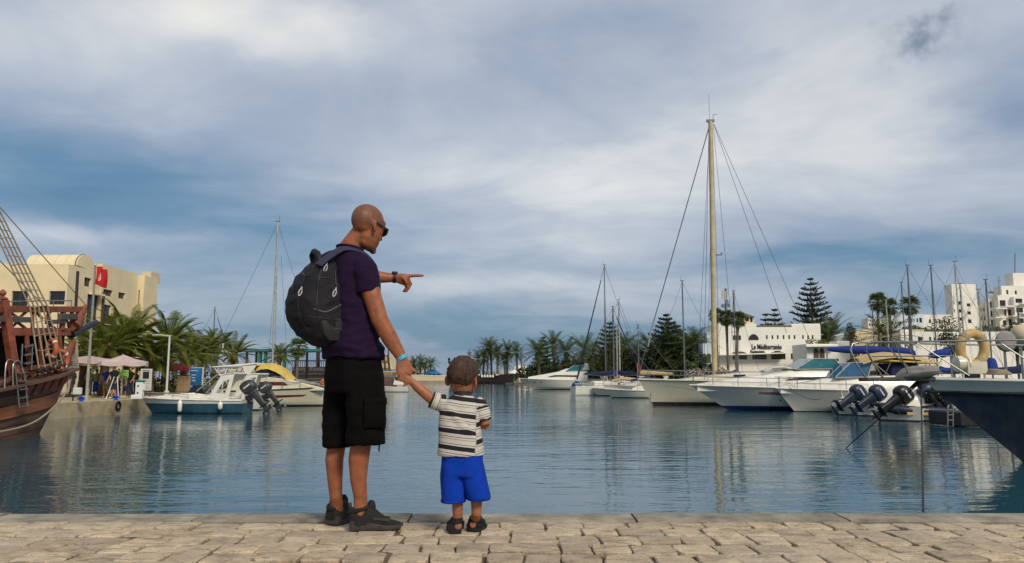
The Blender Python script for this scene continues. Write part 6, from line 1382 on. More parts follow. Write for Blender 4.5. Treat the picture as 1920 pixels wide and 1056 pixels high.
# ================================================================== right side
zpaint('hull_yacht', [(.22, (.045, .018, .015)), (.30, (.55, .52, .42)), (9, (.55, .50, .37))], .35)
zpaint('hull_bluebot', [(.26, (.008, .02, .10)), (9, (.52, .51, .46))], .25)
zpaint('hull_grey', [(.04, (.02, .02, .022)), (9, (.56, .54, .47))], .25)
zpaint('hull_navy', [(.05, (.004, .004, .006)), (1.42, (.018, .024, .048)), (1.53, (.003, .003, .005)), (9, (.50, .55, .53))], .22, .5)
mat('stripe_red', (.42, .02, .03), .4, var=.1); mat('stripe_blue', (.02, .04, .2), .4, var=.1)
# --- big sailing yacht with the tall mast
D = 53.0
yb = thing('sailing_yacht', 'large cream sailing yacht with the tallest mast, bow to the left', 'sailing yacht', (px2x(1195, D)+16, D, 0), math.pi)
s_, d_, sl, spt = hull(16, 4.4, 1.75, 1.45, 1.15, tr=.7, full=2.2, nz=9, sheer=1.2); s_.build('hull', 'hull_yacht', yb, smooth=40); d_.build('deck', 'cream_gel', yb, smooth=40)
q = MB(); rubrail(q, sl, .05, -.02); q.build('rub_rail', 'cream_gel', yb, smooth=60)
q = MB(); q.loft([ring((x, 0, 1.5+h_/2), (0, w2, 0), (0, 0, h_/2+.05), 16, 4) for x, w2, h_ in ((3, 1.3, .6), (4, 1.4, .75), (9.0, 1.25, .65), (12, .8, .4), (13, .5, .2))]); q.build('cabin', 'cream_gel', yb, smooth=50)
for k in range(4):
    for sg in (-1, 1): q = MB(); q.box((5+k*1.5, sg*1.33, 1.95), (.8, .06, .2)); q.build('cabin_window', 'glass_dark', yb, bevel=.02)
mx = px2x(1337, D); mtop = P(1332, 228, D)
q = MB(); q.tube([(mx, D, 1.5), (mx*.5+mtop.x*.5, D, mtop.z*.5), (mtop.x+.0, D, mtop.z)], [.19, .175, .15], 14); q.build('mast', 'mast_tan', yb, world=True, smooth=60)
q = MB(); q.box(mtop+V((0, 0, .05)), (.55, .2, .16)); q.tube([mtop+V((.2, 0, 0)), mtop+V((.2, 0, .5)), mtop+V((.5, 0, .55))], .02, 5); q.tube([mtop+V((-.05, 0, 0)), mtop+V((-.05, 0, 2.0))], .012, 4); q.build('masthead', 'alu_dark', yb, world=True)
q = MB(); q.box(P(1345, 478, D), (.5, .12, .07)); q.box(P(1353, 476, D), (.10, .1, .2)); q.build('radar_bracket', 'alu_dark', yb, world=True)
for a, c, r in (((1198, 700), (1329, 240), .035), ((1329, 250), (1322, 690), .016), ((1330, 250), (1309, 690), .014), ((1336, 240), (1352, 690), .014), ((1337, 232), (1379, 690), .014), ((1338, 232), (1475, 625), .016), ((1338, 232), (1520, 640), .016), ((1334, 380), (1326, 690), .012)): wire(yb, P(*a, D)+V((0, .0, 0)), P(*c, D)+V((0, .3 if c[0] in (1322, 1352) else 0, 0)), r, 'wire')
q = MB(); q.tube([P(1215, 650, D), P(1219, 628, D), P(1226, 600, D)], [.07, .06, .045], 6); q.build('furled_jib', 'canvas_grey', yb, world=True)
q = MB(); rails(q, sl, .62, 2, len(sl)-1, .02, step=3); q.build('guard_rail', 'steel', yb)
for k, px in enumerate((1300, 1318, 1345, 1360)):
    q = MB(); c = P(px, 700, D); 
    for j in range(9): q.tube([c+V((RF.uniform(-.5, .5), RF.uniform(-.5, .5), RF.uniform(-.5, .5))), c+V((RF.uniform(-.5, .5), RF.uniform(-.5, .5), RF.uniform(-.4, .3)))], .035, 5)
    stuff(q.build('coiled_lines', 'rope', yb, world=True))
wire(yb, P(1235, 722, D)+V((0, -1.2, 0)), P(1330, 736, D)+V((0, -2.3, 0)), .012, name='mooring_line'); wire(yb, P(1219, 738, 51.5), P(1219, 756, 51.5), .025, name='mooring_line')
# --- generic motor cruiser, bow to the left
def cruiser(label, pxb, D, pxs, fb, fs, rake, B, hmt, house, glass, name='cabin_cruiser', group='white motor cruisers moored at right', slit=None, railh=.5, full=2.3, railn=8, hw=.62, bow=-1, cat='motor cruiser', housemt='white_gel', deckmt='white_gel'):
    xb, xs_ = px2x(pxb, D), px2x(pxs, D); L = abs(xs_-xb); o = thing(name, label, cat, (xs_, D, 0), math.pi if bow < 0 else 0, group)
    s_, d_, sl, spt = hull(L, B, fb, fs, rake, tr=.9, full=full, nz=9); s_.build('hull', hmt, o, smooth=40); d_.build('deck', deckmt, o, smooth=40)
    q = MB(); rubrail(q, sl, .035); q.build('rub_rail', 'white_gel', o, smooth=60)
    if house:
        q = MB(); rr = []; zb = min(fb, fs)-.12                        # rounded house lofted over the traced roof line
        for a, b_ in house:
            c = P(a, b_, D); t_ = abs(c.x-xs_)/L; w_ = B/2*hw*(1-max(0, (t_-.45)/.55)**1.7)+.05; rr.append([V((c.x, D-w_*1.12, zb)), V((c.x, D-w_*1.08, zb+(c.z-zb)*.6)), V((c.x, D-w_*.85, zb+(c.z-zb)*.93)), V((c.x, D, c.z)), V((c.x, D+w_*.85, zb+(c.z-zb)*.93)), V((c.x, D+w_*1.08, zb+(c.z-zb)*.6)), V((c.x, D+w_*1.12, zb))])
        q.loft(rr); q.build('house', housemt, o, world=True, smooth=35)
    if glass:
        pts, gm, wy = glass; ws = side(o, pts, D, -wy, wy, gm, 'windscreen', .01)
        q = MB()
        for y in (-wy-.02, 0, wy+.02):
            for k in range(len(pts)): q.bar(P(*pts[k], D)+V((0, y, 0)), P(*pts[(k+1) % len(pts)], D)+V((0, y, 0)), .045)
        stuff(q.build('windscreen_frame', 'alu', ws, world=True)) if ws.parent is None else stuff(q.build('windscreen_frame', 'alu', o, world=True))
    if slit: side(o, slit, D, -B/2*hw*1.16-.01, -B/2*hw*.9, 'glass_dark', 'side_window', 0)
    if railh: q = MB(); rails(q, sl, railh, railn, len(sl)-1, .018, .9, True, 3); q.build('bow_rail', 'steel', o)
    return o, spt, sl
c2, spt2, sl2 = cruiser('white motor cruiser with blue bottom and teal windscreen, bow beside the yacht', 1290, 44.7, 1650, 1.42, 1.2, 2.7, 3.6, 'hull_bluebot', [(1306, 720), (1360, 711), (1430, 701), (1470, 694), (1500, 691), (1560, 692), (1640, 694), (1648, 700)], ([(1478, 693), (1512, 673), (1552, 674), (1562, 692)], 'glass_teal', 1.05), slit=[(1460, 712), (1478, 707), (1548, 706), (1548, 712)], railn=9)
L2 = abs(px2x(1650, 44.7)-px2x(1290, 44.7))
for (a, b_, mt_, z0, z1, dz) in ((1405, 1500, 'stripe_red', 1.02, 1.10, -.14), (1405, 1500, 'stripe_blue', .96, 1.0, -.16)):
    n = 8; decal(c2, spt2, [(1650-(a+(b_-a)*k/n))/FPX*44.7 for k in range(n+1)], [z0+dz*k/n-.05*k/n for k in range(n+1)], [z0+.02+dz*k/n+(z1-z0)*min(1, k/n*1.6) for k in range(n+1)], mt_)
q = MB(); c = P(1448, 750, 44.7)+V((0, -1.35, 0)); q.lathe([(.04, 0), (.04, -.05)], c, 8, 'Y'); q.build('drain', 'black_plastic', c2, world=True)
q = MB(); q.loft([ring(P(px, py, 44.7), V((0, .5, 0)), V((0, 0, .09)), 10) for px, py in ((1430, 697), (1445, 690), (1465, 689), (1480, 692))]); q.build('sun_pad', 'cloth_white', c2, world=True, smooth=60)
c3, spt3, sl3 = cruiser('white motor cruiser with blue windscreen and tan canopy, nearest of the white row', 1450, 43.0, 1770, 1.26, 1.1, 1.25, 3.2, 'hull_grey', [(1462, 727), (1500, 717), (1552, 708), (1600, 705), (1660, 702), (1740, 702), (1768, 706)], ([(1552, 708), (1580, 681), (1620, 679), (1612, 707)], 'glass_blue', .95), railn=9, railh=.62)
fender(c3, ((1770-1553)/FPX*43, 1.42, .62), .42, .16); wire(c3, P(1476, 726, 43)+V((0, -.3, 0)), P(1540, 748, 40), .018, 'wire', 'mooring_line', .25)
cvn = MB(); rr = []
for a, b_, hw in ((1600, 672, 1.2), (1622, 664, 1.3), (1655, 660, 1.3), (1700, 664, 1.3), (1738, 674, 1.2)):
    c = P(a, b_, 43); rr.append([c+V((0, hw*k, -.35*abs(k)**2.5)) for k in (-1, -.7, -.35, 0, .35, .7, 1)])
cvn.loft(rr, cap=False, closed=False); cvn.build('canvas_canopy', 'canvas_tan', c3, world=True, smooth=40)
side(c3, [(1645, 676), (1740, 680), (1733, 683), (1650, 679)], 43, -1.25, 1.25, 'canvas_yellow', 'folded_canvas', .02)
for a, c in (((1610, 672), (1650, 705)), ((1660, 664), (1640, 705)), ((1660, 664), (1700, 705)), ((1730, 674), (1690, 705)), ((1730, 674), (1745, 705))):
    for y in (-1.1, 1.1): q = MB(); q.tube([P(*a, 43)+V((0, y, 0)), P(*c, 43)+V((0, y, 0))], .022, 6); q.build('canopy_frame', 'steel', c3, world=True)
side(c3, [(1655, 704), (1658, 682), (1706, 682), (1712, 704)], 43, -.9, .9, 'canvas_navy', 'seat_cover', .06)
text('////', .35, (0, 0, 0), (R(90), 0, 0), 'ink', None, 'registration', .004).parent = c3
q = [o for o in c3.children if o.name.startswith('registration')][0]; q.location = (2.2, spt3(2.2, .95).y+.02, .82); q.rotation_euler = (R(90), 0, math.pi)
fender(c2, ((1650-1525)/FPX*44.7, 1.72, .55), .5, .13); fender(c2, ((1650-1560)/FPX*44.7, 1.75, .55), .5, .13); fender(c3, ((1770-1640)/FPX*43, 1.55, .5), .5, .13)
# --- cruisers further back at centre
cruiser('white sport cruiser alone at the centre, bow to the left', 975, 124, 1102, 1.75, 1.45, 2.6, 3.6, 'hull_grey', [(990, 707), (1018, 702), (1045, 697), (1062, 691), (1078, 690), (1100, 692)], ([(1060, 696), (1075, 686), (1096, 685), (1100, 695)], 'glass_teal', 1.2), slit=[(1028, 706), (1040, 703.5), (1085, 704), (1082, 707)], railh=.0)
o = bpy.data.objects['cabin_cruiser']
cw = [ob for ob in bpy.data.objects if ob.get('label') == 'white sport cruiser alone at the centre, bow to the left'][0]
q = MB(); q.box(P(1099, 683, 124), (.5, .9, .3)); q.tube([P(1099, 692, 124), P(1099, 684, 124)], .2, 6); q.build('radar', 'white_gel', cw, world=True); side(cw, [(1090, 694), (1096, 684), (1102, 684), (1104, 694)], 124, -1.3, 1.3, 'white_gel', 'radar_arch', .05)
for k in range(3): decal(cw, lambda x, z, out=.01: V((x, 1.62-.22*k+out, z)), [7.4-1.0*-k*1.0, 7.75+k], [1.1, 1.1], [1.22, 1.22], 'glass_dark', 1, 'porthole')
def smallboat(label, px, D, L, rz, hmt='hull_white', arch=True, motor='motor_black', cover=None, name='motorboat', fb=.8, tilt=30, group='small open boats in the marina', cat='motorboat', screen=True):
    o = thing(name, label, cat, (px2x(px, D), D, 0), rz, group); s_, d_, sl, spt = hull(L, L*.38, fb, fb*.78, L*.14, tr=.92, full=2.6); s_.build('hull', hmt, o, smooth=40); d_.build('deck', 'white_gel', o, smooth=40)
    q = MB(); rubrail(q, sl, .04); q.build('rub_rail', 'white_gel', o, smooth=60)
    q = MB(); q.loft([ring((x, 0, fb*.8+h_/2), (0, L*.13, 0), (0, 0, h_/2+.04), 12, 4) for x, h_ in ((L*.34, .3), (L*.38, .55), (L*.52, .5), (L*.6, .2))]); q.build('console', 'white_gel', o, smooth=50)
    if screen: q = MB(); q.loft([[V((L*.55, y, fb*.8+.35)) for y in (-L*.12, 0, L*.12)], [V((L*.47, y, fb*.8+.85)) for y in (-L*.11, 0, L*.11)]], cap=False, closed=False); q.build('windscreen', 'glass_dark', o)
    if arch:
        for sg in (-1, 1): q = MB(); q.loft([[V((x-.18, sg*L*.16, z)), V((x+.18, sg*L*.16, z)), V((x+.18, sg*(L*.16-.07), z)), V((x-.18, sg*(L*.16-.07), z))] for x, z in ((L*.26, fb*.75), (L*.16, fb+.75), (L*.10, fb+1.15))]); q.build('radar_arch', 'white_gel', o, bevel=.02)
        q = MB(); q.box((L*.12, 0, fb+1.17), (.5, L*.33, .08)); q.build('arch_top', 'white_gel', o, bevel=.02)
    if cover: q = MB(); q.loft([[V((x, y*k, z-abs(k)**2*.25)) for k in (-1, -.5, 0, .5, 1)] for x, y, z in ((L*.2, L*.16, fb+1.0), (L*.4, L*.17, fb+1.15), (L*.62, L*.15, fb+.9))], cap=False, closed=False); q.build('canvas_cover', cover, o, smooth=40)
    if motor: outboard(o, (-.02, 0, fb*.72), 0, R(tilt), motor, 1.15)
    return o
smallboat('white boat with arch and black outboard, left of the dark inflatable', 1122, 97, 5.2, .2, tilt=48); smallboat('dark-sided boat with angled windscreen beside the yacht bow', 1150, 88, 5.0, .25, hmt='motor_black', tilt=40, motor='motor_blue')
smallboat('white boat with tan cover behind the yacht bow', 1215, 80, 6.0, math.pi-.3, cover='canvas_tan'); smallboat('white boat with navy cover seen above the yacht rail', 1262, 72, 6.4, math.pi-.2, cover='canvas_navy'); smallboat('white boat with arch between the mast and the far pines', 1300, 68, 6.0, .3)
smallboat('white boat with tall arch behind the tall mast', 1350, 66, 6.2, math.pi-.1, cover='canvas_grey'); smallboat('white boat with dark cover right of the tall mast', 1440, 62, 6.5, math.pi+.1, cover='canvas_navy', fb=1.0)
# blue cover at centre, rope pole in the water
q = MB(); q.ell(P(1081, 723, 108)+V((0, 0, 0)), (.62, 0, .2), (0, .6, 0), (-.2, 0, .55), 14, 9); o = q.build('buoy', 'canvas_blue', smooth=60); o.location = (0, 0, 0); tag(o, 'blue round mooring buoy at the stern of the centre cruiser', 'buoy')
# --- boats whose outboards face us
for lab, px, D, L, rz, mts, hm in (('white boat with blue-grey outboard raised, leftmost of the raised outboards', 1592, 38.5, 4.6, .95, ('motor_blue',), 'hull_white'), ('white boat with dark outboard raised between two others', 1628, 37.5, 4.2, .9, ('motor_blue',), 'hull_white'), ('white boat with black outboard raised, nearest of the raised outboards', 1674, 33.4, 4.2, .8, ('motor_black',), 'hull_white')):
    o = thing('motorboat', lab, 'motorboat', (px2x(px, D), D, 0), rz, 'boats with raised outboards at right'); s_, d_, sl, spt = hull(L, 2.1, .85, .62, .8, tr=.92, full=2.6); s_.build('hull', hm, o, smooth=40); d_.build('deck', 'white_gel', o, smooth=40); q = MB(); rubrail(q, sl, .05); q.build('rub_rail', 'black_rubber', o, smooth=60)
    q = MB(); q.loft([ring((x, 0, .6+h_/2), (0, .6, 0), (0, 0, h_/2+.04), 12, 4) for x, h_ in ((1.6, .3), (1.8, .7), (2.8, .7), (3.3, .2))]); q.build('console', 'white_gel', o, smooth=50)
    for k, mt_ in enumerate(mts): outboard(o, (-.05, -.1, .40), -rz*.75, R(54), mt_, 1.38)
o, _, _ = (smallboat('low inflatable boat with tan stripe, bow hidden by raised outboards', 1742, 33.6, 2.2, math.pi, hmt='hull_white', arch=False, motor=None, fb=.62, name='inflatable_boat', cat='inflatable boat', screen=False), 0, 0)
for sg in (-1, 1): q = MB(); q.tube([(-.2, sg*.44, .42), (1.1, sg*.46, .44), (1.8, sg*.32, .50), (2.2, 0, .58)], [.17, .19, .19, .17], 12); q.build('tube', 'motor_blue', o, smooth=60)
decal(o, lambda x, z, out=0: V((x, .64, z)), [.1, 1.5], [.26, .28], [.38, .40], 'lifering_tan', 1, 'side_stripe')
outboard(o, (-.1, 0, .55), 0, R(25), 'motor_black', 1.25); outboard(o, (-.15, -.7, .6), 0, R(45), 'motor_blue', 1.2)
la_ = thing('swim_ladder', 'steel swim ladder standing in the water by the navy hull', 'ladder', (px2x(1783, 29), 29, 0))
for px in (1777, 1787): q = MB(); q.tube([P(px, 800, 28.9), P(px, 765, 28.9), P(px+2, 760, 29)], .025, 6); q.build('rail', 'steel', la_, world=True)
for k in range(3): q = MB(); q.tube([P(1777, 768+k*10, 28.9), P(1787, 768+k*10, 28.9)], .022, 6); q.build('rung', 'steel', la_, world=True)
q = MB(); q.box((px2x(1800, 29)+1.6, 30.2, .3), (3.6, 2.2, .55)); q.build('platform', 'black_rubber', la_, world=True, bevel=.05)
# --- navy bow at the right edge
D = 17.2
nv = thing('motor_yacht', 'dark navy motor yacht bow with steel pulpit entering from the right', 'motor yacht', (px2x(1722, D)+12, D, 0), math.pi)
s_, d_, sl, spt = hull(12, 3.8, 1.80, 1.62, 2.62, bot=-.45, tr=.9, full=2.3, nz=12, nt=30, flare=.66); s_.build('hull', 'hull_navy', nv, smooth=40); d_.build('deck', 'white_gel', nv, smooth=40)
q = MB(); rubrail(q, sl, .028, .0); q.build('toe_rail', 'white_gel', nv, smooth=60); q = MB(); rubrail(q, [p_-V((0, 0, .27)) for p_ in sl[:-1]], .03, 0, .995); q.build('rub_rail', 'black_rubber', nv, smooth=60)
side(nv, [(1617, 708), (1745, 706), (1746, 715), (1617, 715)], D, -.22, .22, 'grey_wood', 'bow_platform', .02)
q = MB(); c = P(1720, 719, D); q.tube([c, c+V((.28, 0, .06))], .05, 8); q.tube([c+V((-.05, -.25, -.12)), c+V((-.02, 0, 0)), c+V((-.05, .25, -.12))], [.02, .05, .02], 8); q.tube([c, c+V((-.12, 0, -.1))], .04, 6); q.build('anchor', 'black_plastic', nv, world=True, smooth=40)
def rail_(pts, r=.018, nm='rail', yy=0, mt='steel'): 
    m_ = MB(); m_.tube([P(a, b_, D)+V((0, y, 0)) for a, b_, y in pts], r, 8); return m_.build(nm, mt, nv, world=True, smooth=60)
rail_([(1650, 712, -.2), (1628, 680, -.22), (1614, 657, -.25), (1616, 646, -.27), (1628, 643, -.32), (1700, 643, -.6), (1800, 643, -1.1), (1920, 643, -1.6), (2100, 643, -1.9)], .02, 'pulpit_rail')
rail_([(1634, 712, .2), (1612, 680, .22), (1604, 655, .25), (1608, 644, .27), (1622, 641, .32), (1700, 641, .6), (1800, 641, 1.1), (1920, 641, 1.6), (2100, 641, 1.9)], .02, 'pulpit_rail')
rail_([(1625, 669, -.24), (1740, 669, -.7), (1752, 669, -.75)], .014, 'middle_rail'); rail_([(1870, 660, -1.3), (1952, 659, -1.5)], .012, 'middle_rail')
for a, c, y0, y1 in (((1692, 644), (1775, 705), -.56, -.85), ((1812, 644), (1888, 707), -1.1, -1.45), ((1680, 644), (1727, 690), .5, .6), ((1730, 643), (1760, 690), .7, .8), ((1870, 660), (1925, 700), -1.3, -1.5), ((1900, 650), (1900, 705), 1.2, 1.3), ((1660, 644), (1690, 700), -.4, -.3), ((1835, 643), (1862, 700), 1.1, 1.2)): rail_([(a[0], a[1], y0), (c[0], c[1], y1)], .014, 'stanchion')
q = MB(); rr = []
for a, t_, w_ in ((1675, 703, .02), (1690, 697, .22), (1710, 694, .3), (1735, 692, .28), (1750, 690, .16), (1754, 688, .03)): c = P(a, t_, D); rr.append(ring(c+V((0, -.1, -.05)), (0, w_, 0), (0, 0, .05+w_*.32), 10))
q.loft(rr); o = q.build('dinghy', 'canvas_grey', smooth=40); tag(o, 'grey covered dinghy lying on the navy yacht\'s bow platform', 'dinghy')
q = MB(); q.lathe([(.12, -.10), (.17, -.08), (.18, .04), (.14, .05), (.135, .13), (.17, .14), (.17, .18), (.08, .2)], P(1782, 683, D)+V((0, -.35, 0)), 16, 'X'); q.box(P(1808, 690, D)+V((0, -.35, 0)), (.42, .3, .26)); q.build('windlass', 'cream_gel', nv, world=True, smooth=40)
q = MB(); q.box(P(1787, 705, D)+V((0, -.72, 0)), (.30, .12, .09)); q.build('fairlead', 'black_plastic', nv, world=True, bevel=.02)
rc = MB()
for k in range(5): c = P(1846, 701-k*1.6, D)+V((0, -.45, 0)); rc.torus(c, V((.26-.015*k, .02*k, 0)), V((0, .24-.02*k, .01)), .022, 22, 6)
o = rc.build('rope_coil', 'rope', smooth=60); tag(stuff(o) if False else o, 'coil of tan rope on the navy yacht deck', 'rope')
lb = thing('lifebuoy', 'large tan lifebuoy tied to the pulpit of the navy yacht', 'lifebuoy', P(1828, 654, D)+V((0, .1, 0))); q = MB()
q.torus((0, 0, 0), V((.30, .05, 0)), V((.02, 0, .345)), .105, 36, 12); q.build('ring', 'lifering_tan', lb, smooth=180)
for a in (.75, 2.3, 4.0, 5.4):
    c = V((.30*math.cos(a)+.02*math.sin(a), .05*math.cos(a), .345*math.sin(a))); er = c.normalized(); nz = V((-.16, .98, 0)); tg = nz.cross(er).normalized(); w_ = MB(); w_.loft([ring(c+tg*s_, er*.110, nz*.110, 14) for s_ in (-.05, .05)]); w_.build('strap_band', 'rope', lb, smooth=60)
q = MB(); q.lathe([(.005, 0), (.13, .01), (.17, .03), (.13, .25), (.1, .3), (.03, .32)], P(1878, 697, D)+V((0, .4, 0)), 14); o = q.build('bucket', 'canvas_blue', smooth=40); tag(o, 'bright blue plastic drum on the navy yacht deck', 'drum')
wire(nv, P(1726, 716, D), P(1574, 851, 21), .014, 'black_rubber', 'anchor_rode'); a_ = P(1727, 722, D)
wire(nv, a_, P(1731, 958, 10.7), .016, 'black_rubber', 'anchor_chain')
# --- satellite dishes and blue sail bundles behind
for px, py, D2, r_, lab in ((1886, 640, 24, .33, 'grey satellite dish above the navy yacht'), (1916, 628, 25, .34, 'tan radar dome at the right edge')):
    o = thing('satellite_dish', lab, 'satellite dish', P(px, 700, D2)*V((1, 1, 0)))
    q = MB(); c = P(px, py, D2); q.ell(c, (r_, 0, 0), (0, .12 if r_ < .335 else r_, 0), (0, 0, r_), 20, 10); q.build('dish', 'canvas_grey' if r_ < .335 else 'plaster_sand', o, world=True, smooth=60); q = MB(); q.tube([c+V((0, .1, 0)), (c.x, D2+.1, 0.2)], .04, 8); q.build('mast', 'steel', o, world=True)
for (a, b_), (c, d_), D2, lab, mt_ in (((1550, 655), (1672, 657), 50, 'long blue sail cover left of the tan canopy', 'canvas_blue'), ((1660, 655), (1716, 662), 51, 'blue sail cover with white tie behind the tan canopy', 'canvas_blue'), ((1742, 667), (1782, 660), 46, 'short blue sail cover near the lifebuoy', 'canvas_blue')):
    A, B_ = P(a, b_, D2), P(c, d_, D2); o = thing('covered_boom', lab, 'sail cover', ((A.x+B_.x)/2, D2, 0), 0, 'blue sail covers behind the cruisers'); q = MB(); q.loft([ring(A.lerp(B_, u), (0, r_*.8, 0), (0, 0, r_), 12) for u, r_ in ((0, .06), (.08, .16), (.3, .24), (.7, .27), (.95, .2), (1, .08))]); q.build('cover', mt_, o, world=True, smooth=60); q = MB(); q.tube([B_, V((B_.x, D2, 0))], .05, 8); q.build('gallows', 'steel', o, world=True); q = MB(); q.tube([A, V((A.x, D2, 0))], .05, 8); q.build('gallows', 'steel', o, world=True)
# --- masts: a yacht stands under each one
for a in (('slim sailing yacht with dark furled jib left of the conifer', 1133, 497, 92, math.pi-.25, .075, 'canvas_navy', True), ('sailing yacht with short mast and ball top before the dark conifer', 1149, 575, 84, .3, .09, 'canvas_navy', True), ('sailing yacht with white mast before the conifer', 1160, 562, 90, .2, .09, 'canvas_blue', False), ('small sailing yacht with stubby white mast by the navy cover', 1156, 612, 86, 2.8, .09, 'canvas_navy', False),
          ('small sailing yacht with short dark mast left of the pointed conifers', 1196, 610, 80, 2.9, .06, 'canvas_tan', False), ('sailing yacht with grey mast right of the pointed conifers', 1279, 527, 74, math.pi-.15, .075, 'canvas_navy', False), ('sailing yacht with thin mast in front of the fan palm', 1690, 530, 66, .3, .06, 'canvas_navy', False), ('sailing yacht with dark mast beside the rightmost fan palm', 1701, 498, 62, math.pi-.2, .07, 'canvas_blue', False),
          ('sailing yacht with forked masthead right of the fan palms', 1745, 498, 58, math.pi-.3, .065, 'canvas_navy', False), ('sailing yacht with tall mast left of the white hotel', 1790, 491, 56, .2, .06, 'canvas_blue', False), ('sailing yacht with pale mast against the hotel tower', 1800, 532, 60, math.pi, .075, 'canvas_grey', False), ('sailing yacht with tan mast on the hotel tower', 1834, 543, 58, math.pi-.1, .08, 'canvas_tan', False), ('sailing yacht with mast before the hotel balconies', 1848, 525, 54, .15, .06, 'canvas_navy', False),
          ('sailing yacht with mast left of the leftmost fan palm', 1635, 575, 70, math.pi, .06, 'canvas_navy', False), ('sailing yacht with pale mast between two fan palms', 1661, 563, 68, 0, .07, 'canvas_blue', False), ('sailing yacht with mast cut by the right edge', 1908, 575, 52, .1, .06, 'canvas_navy', False), ('sailing yacht with mast beside the phone antenna', 1375, 545, 85, .4, .07, 'canvas_navy', False)):
    sailboat(a[0], a[1], a[2], a[3], a[4], 8.5 if a[3] > 60 else 9.5, 2.8, 1.15, mastmt='alu' if 'white' in a[0] or 'pale' in a[0] or 'tan' in a[0] else 'alu_dark', r=a[5], cover=a[6], jib=a[7])
# ================================================================== restaurant and other buildings
D = 106.0; GZ = .9
rs = thing('restaurant_building', 'white restaurant building with black lettering and small tower behind the boats', 'building', (P(1450, 680, D).x, D, GZ))
def ru(px): return P(px, 650, D).x-P(1345, 650, D).x
def rz_(py): return P(1450, py, D).z-GZ
x0 = P(1345, 650, D).x
W_ = block(rs, (x0, D, GZ), (1, 0, 0), ru(1540), rz_(610), 5, holes=[(ru(1375), rz_(638), ru(1390), rz_(629))]+[(ru(a), rz_(636), ru(a+3.2), rz_(628.5)) for a in (1437, 1447.5, 1457.5, 1468.5, 1479, 1489, 1505, 1514.5, 1523)]+[(ru(a), rz_(674), ru(a+27), rz_(663)) for a in (1352, 1373, 1410, 1445)][1:]+[(ru(1482), rz_(674), ru(1498), rz_(663))], mt='plaster_white')
for a, b_, t0 in ((1345, 1420, 607), (1486, 1540, 607)): 
    q = MB(); q.box((P((a+b_)/2, 650, D).x, D+2.5, GZ+(rz_(610)+rz_(t0))/2), (ru(b_)-ru(a), 4.9, rz_(t0)-rz_(610)+.01)); q.build('parapet', 'plaster_white', rs, world=True)
q = MB(); q.box((P(1453, 650, D).x, D+.1, GZ+rz_(611.5)), (ru(1486)-ru(1420), .3, .18)); q.build('cornice', 'wood_frame', rs, world=True)
# arched window above the lettering
q = MB(); c = P(1413, 637.5, D); q.prism([c+V((math.cos(a)*.62, -.05, math.sin(a)*.72)) for a in [math.pi*i/12 for i in range(13)]], (0, .06, 0)); aw = q.build('arched_window', 'window_dark', rs, world=True); q = MB(); q.tube([c+V((math.cos(a)*.64, -.07, math.sin(a)*.74)) for a in [math.pi*i/12 for i in range(13)]], .05, 5)
for x in (-.3, 0, .3): q.bar(c+V((x, -.08, 0)), c+V((x, -.08, .62)), .05)
stuff(q.build('window_frame', 'wood_frame', aw, world=True))
for a in (1386, 1423, 1458):
    q = MB(); c = P(a, 664, D); q.prism([c+V((math.cos(t_)*1.05, -.06, math.sin(t_)*.35)) for t_ in [math.pi*i/10 for i in range(11)]], (0, .05, 0)); q.build('arch_head', 'wood_frame', rs, world=True)
text('Le Méditerranée', 1.02, wmat(rs).inverted() @ (P(1437.5, 655, D)+V((0, -.09, 0))), (R(90), 0, 0), 'ink', rs, 'lettering', .03, bold=.015, sx=.60)
text('Restaurant', .55, wmat(rs).inverted() @ (P(1420, 661.8, D)+V((0, -.09, 0))), (R(90), 0, 0), 'ink', rs, 'lettering', .03, bold=.01, sx=.8)
q = MB(); q.box(P(1457.5, 659, D)+V((0, -.08, 0)), (.75, .06, .12)); q.build('lettering_rule', 'ink', rs, world=True)
side(rs, [(1345, 664), (1478, 661), (1478, 663), (1345, 667)], D-1.6, 0, 1.6, 'plaster_white', 'awning', .02)
# left bluish return and side arches
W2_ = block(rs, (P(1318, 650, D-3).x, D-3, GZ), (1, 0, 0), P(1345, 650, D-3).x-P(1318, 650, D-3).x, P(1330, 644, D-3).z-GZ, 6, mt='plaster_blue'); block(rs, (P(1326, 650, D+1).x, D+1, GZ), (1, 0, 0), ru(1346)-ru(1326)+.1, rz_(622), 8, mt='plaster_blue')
for a in (1321, 1329): q = MB(); c = P(a, 672, D-3.04); q.prism([c+V((-.28, 0, -.6)), c+V((.28, 0, -.6))]+[c+V((math.cos(t_)*.28, 0, .3+math.sin(t_)*.35)) for t_ in [math.pi*i/8 for i in range(9)]], (0, .05, 0)); q.build('arched_window', 'leaf_dark', rs, world=True)
# rooftop pavilion with tiled hip roof
TD = D+.6; p0, p1 = P(1368, 607, TD), P(1414, 607, TD)
block(rs, (p0.x, TD, p0.z-1.2), (1, 0, 0), (p1-p0).x, P(1390, 593, TD).z-p0.z+1.2, 4, holes=[(1.4, 1.5, 2.0, 2.1), (2.2, 1.5, 2.7, 2.1), (2.85, 1.4, 3.2, 2.1)], mt='plaster_cream', name='pavilion_wall'); q = MB(); e = .35; z0 = P(1390, 594.5, TD).z; a0_, a1_ = P(1362, 650, TD).x, P(1417, 650, TD).x; tp_ = P(1382, 584, TD+2)
q.add([(a0_, TD-e, z0), (a1_, TD-e, z0), (a1_, TD+4+e, z0), (a0_, TD+4+e, z0), (tp_.x-.4, TD+2, tp_.z), (tp_.x+.4, TD+2, tp_.z)], [(0, 1, 5, 4), (1, 2, 5), (2, 3, 4, 5), (3, 0, 4), (3, 2, 1, 0)]); q.build('tiled_roof', 'roof_tile', rs, world=True)
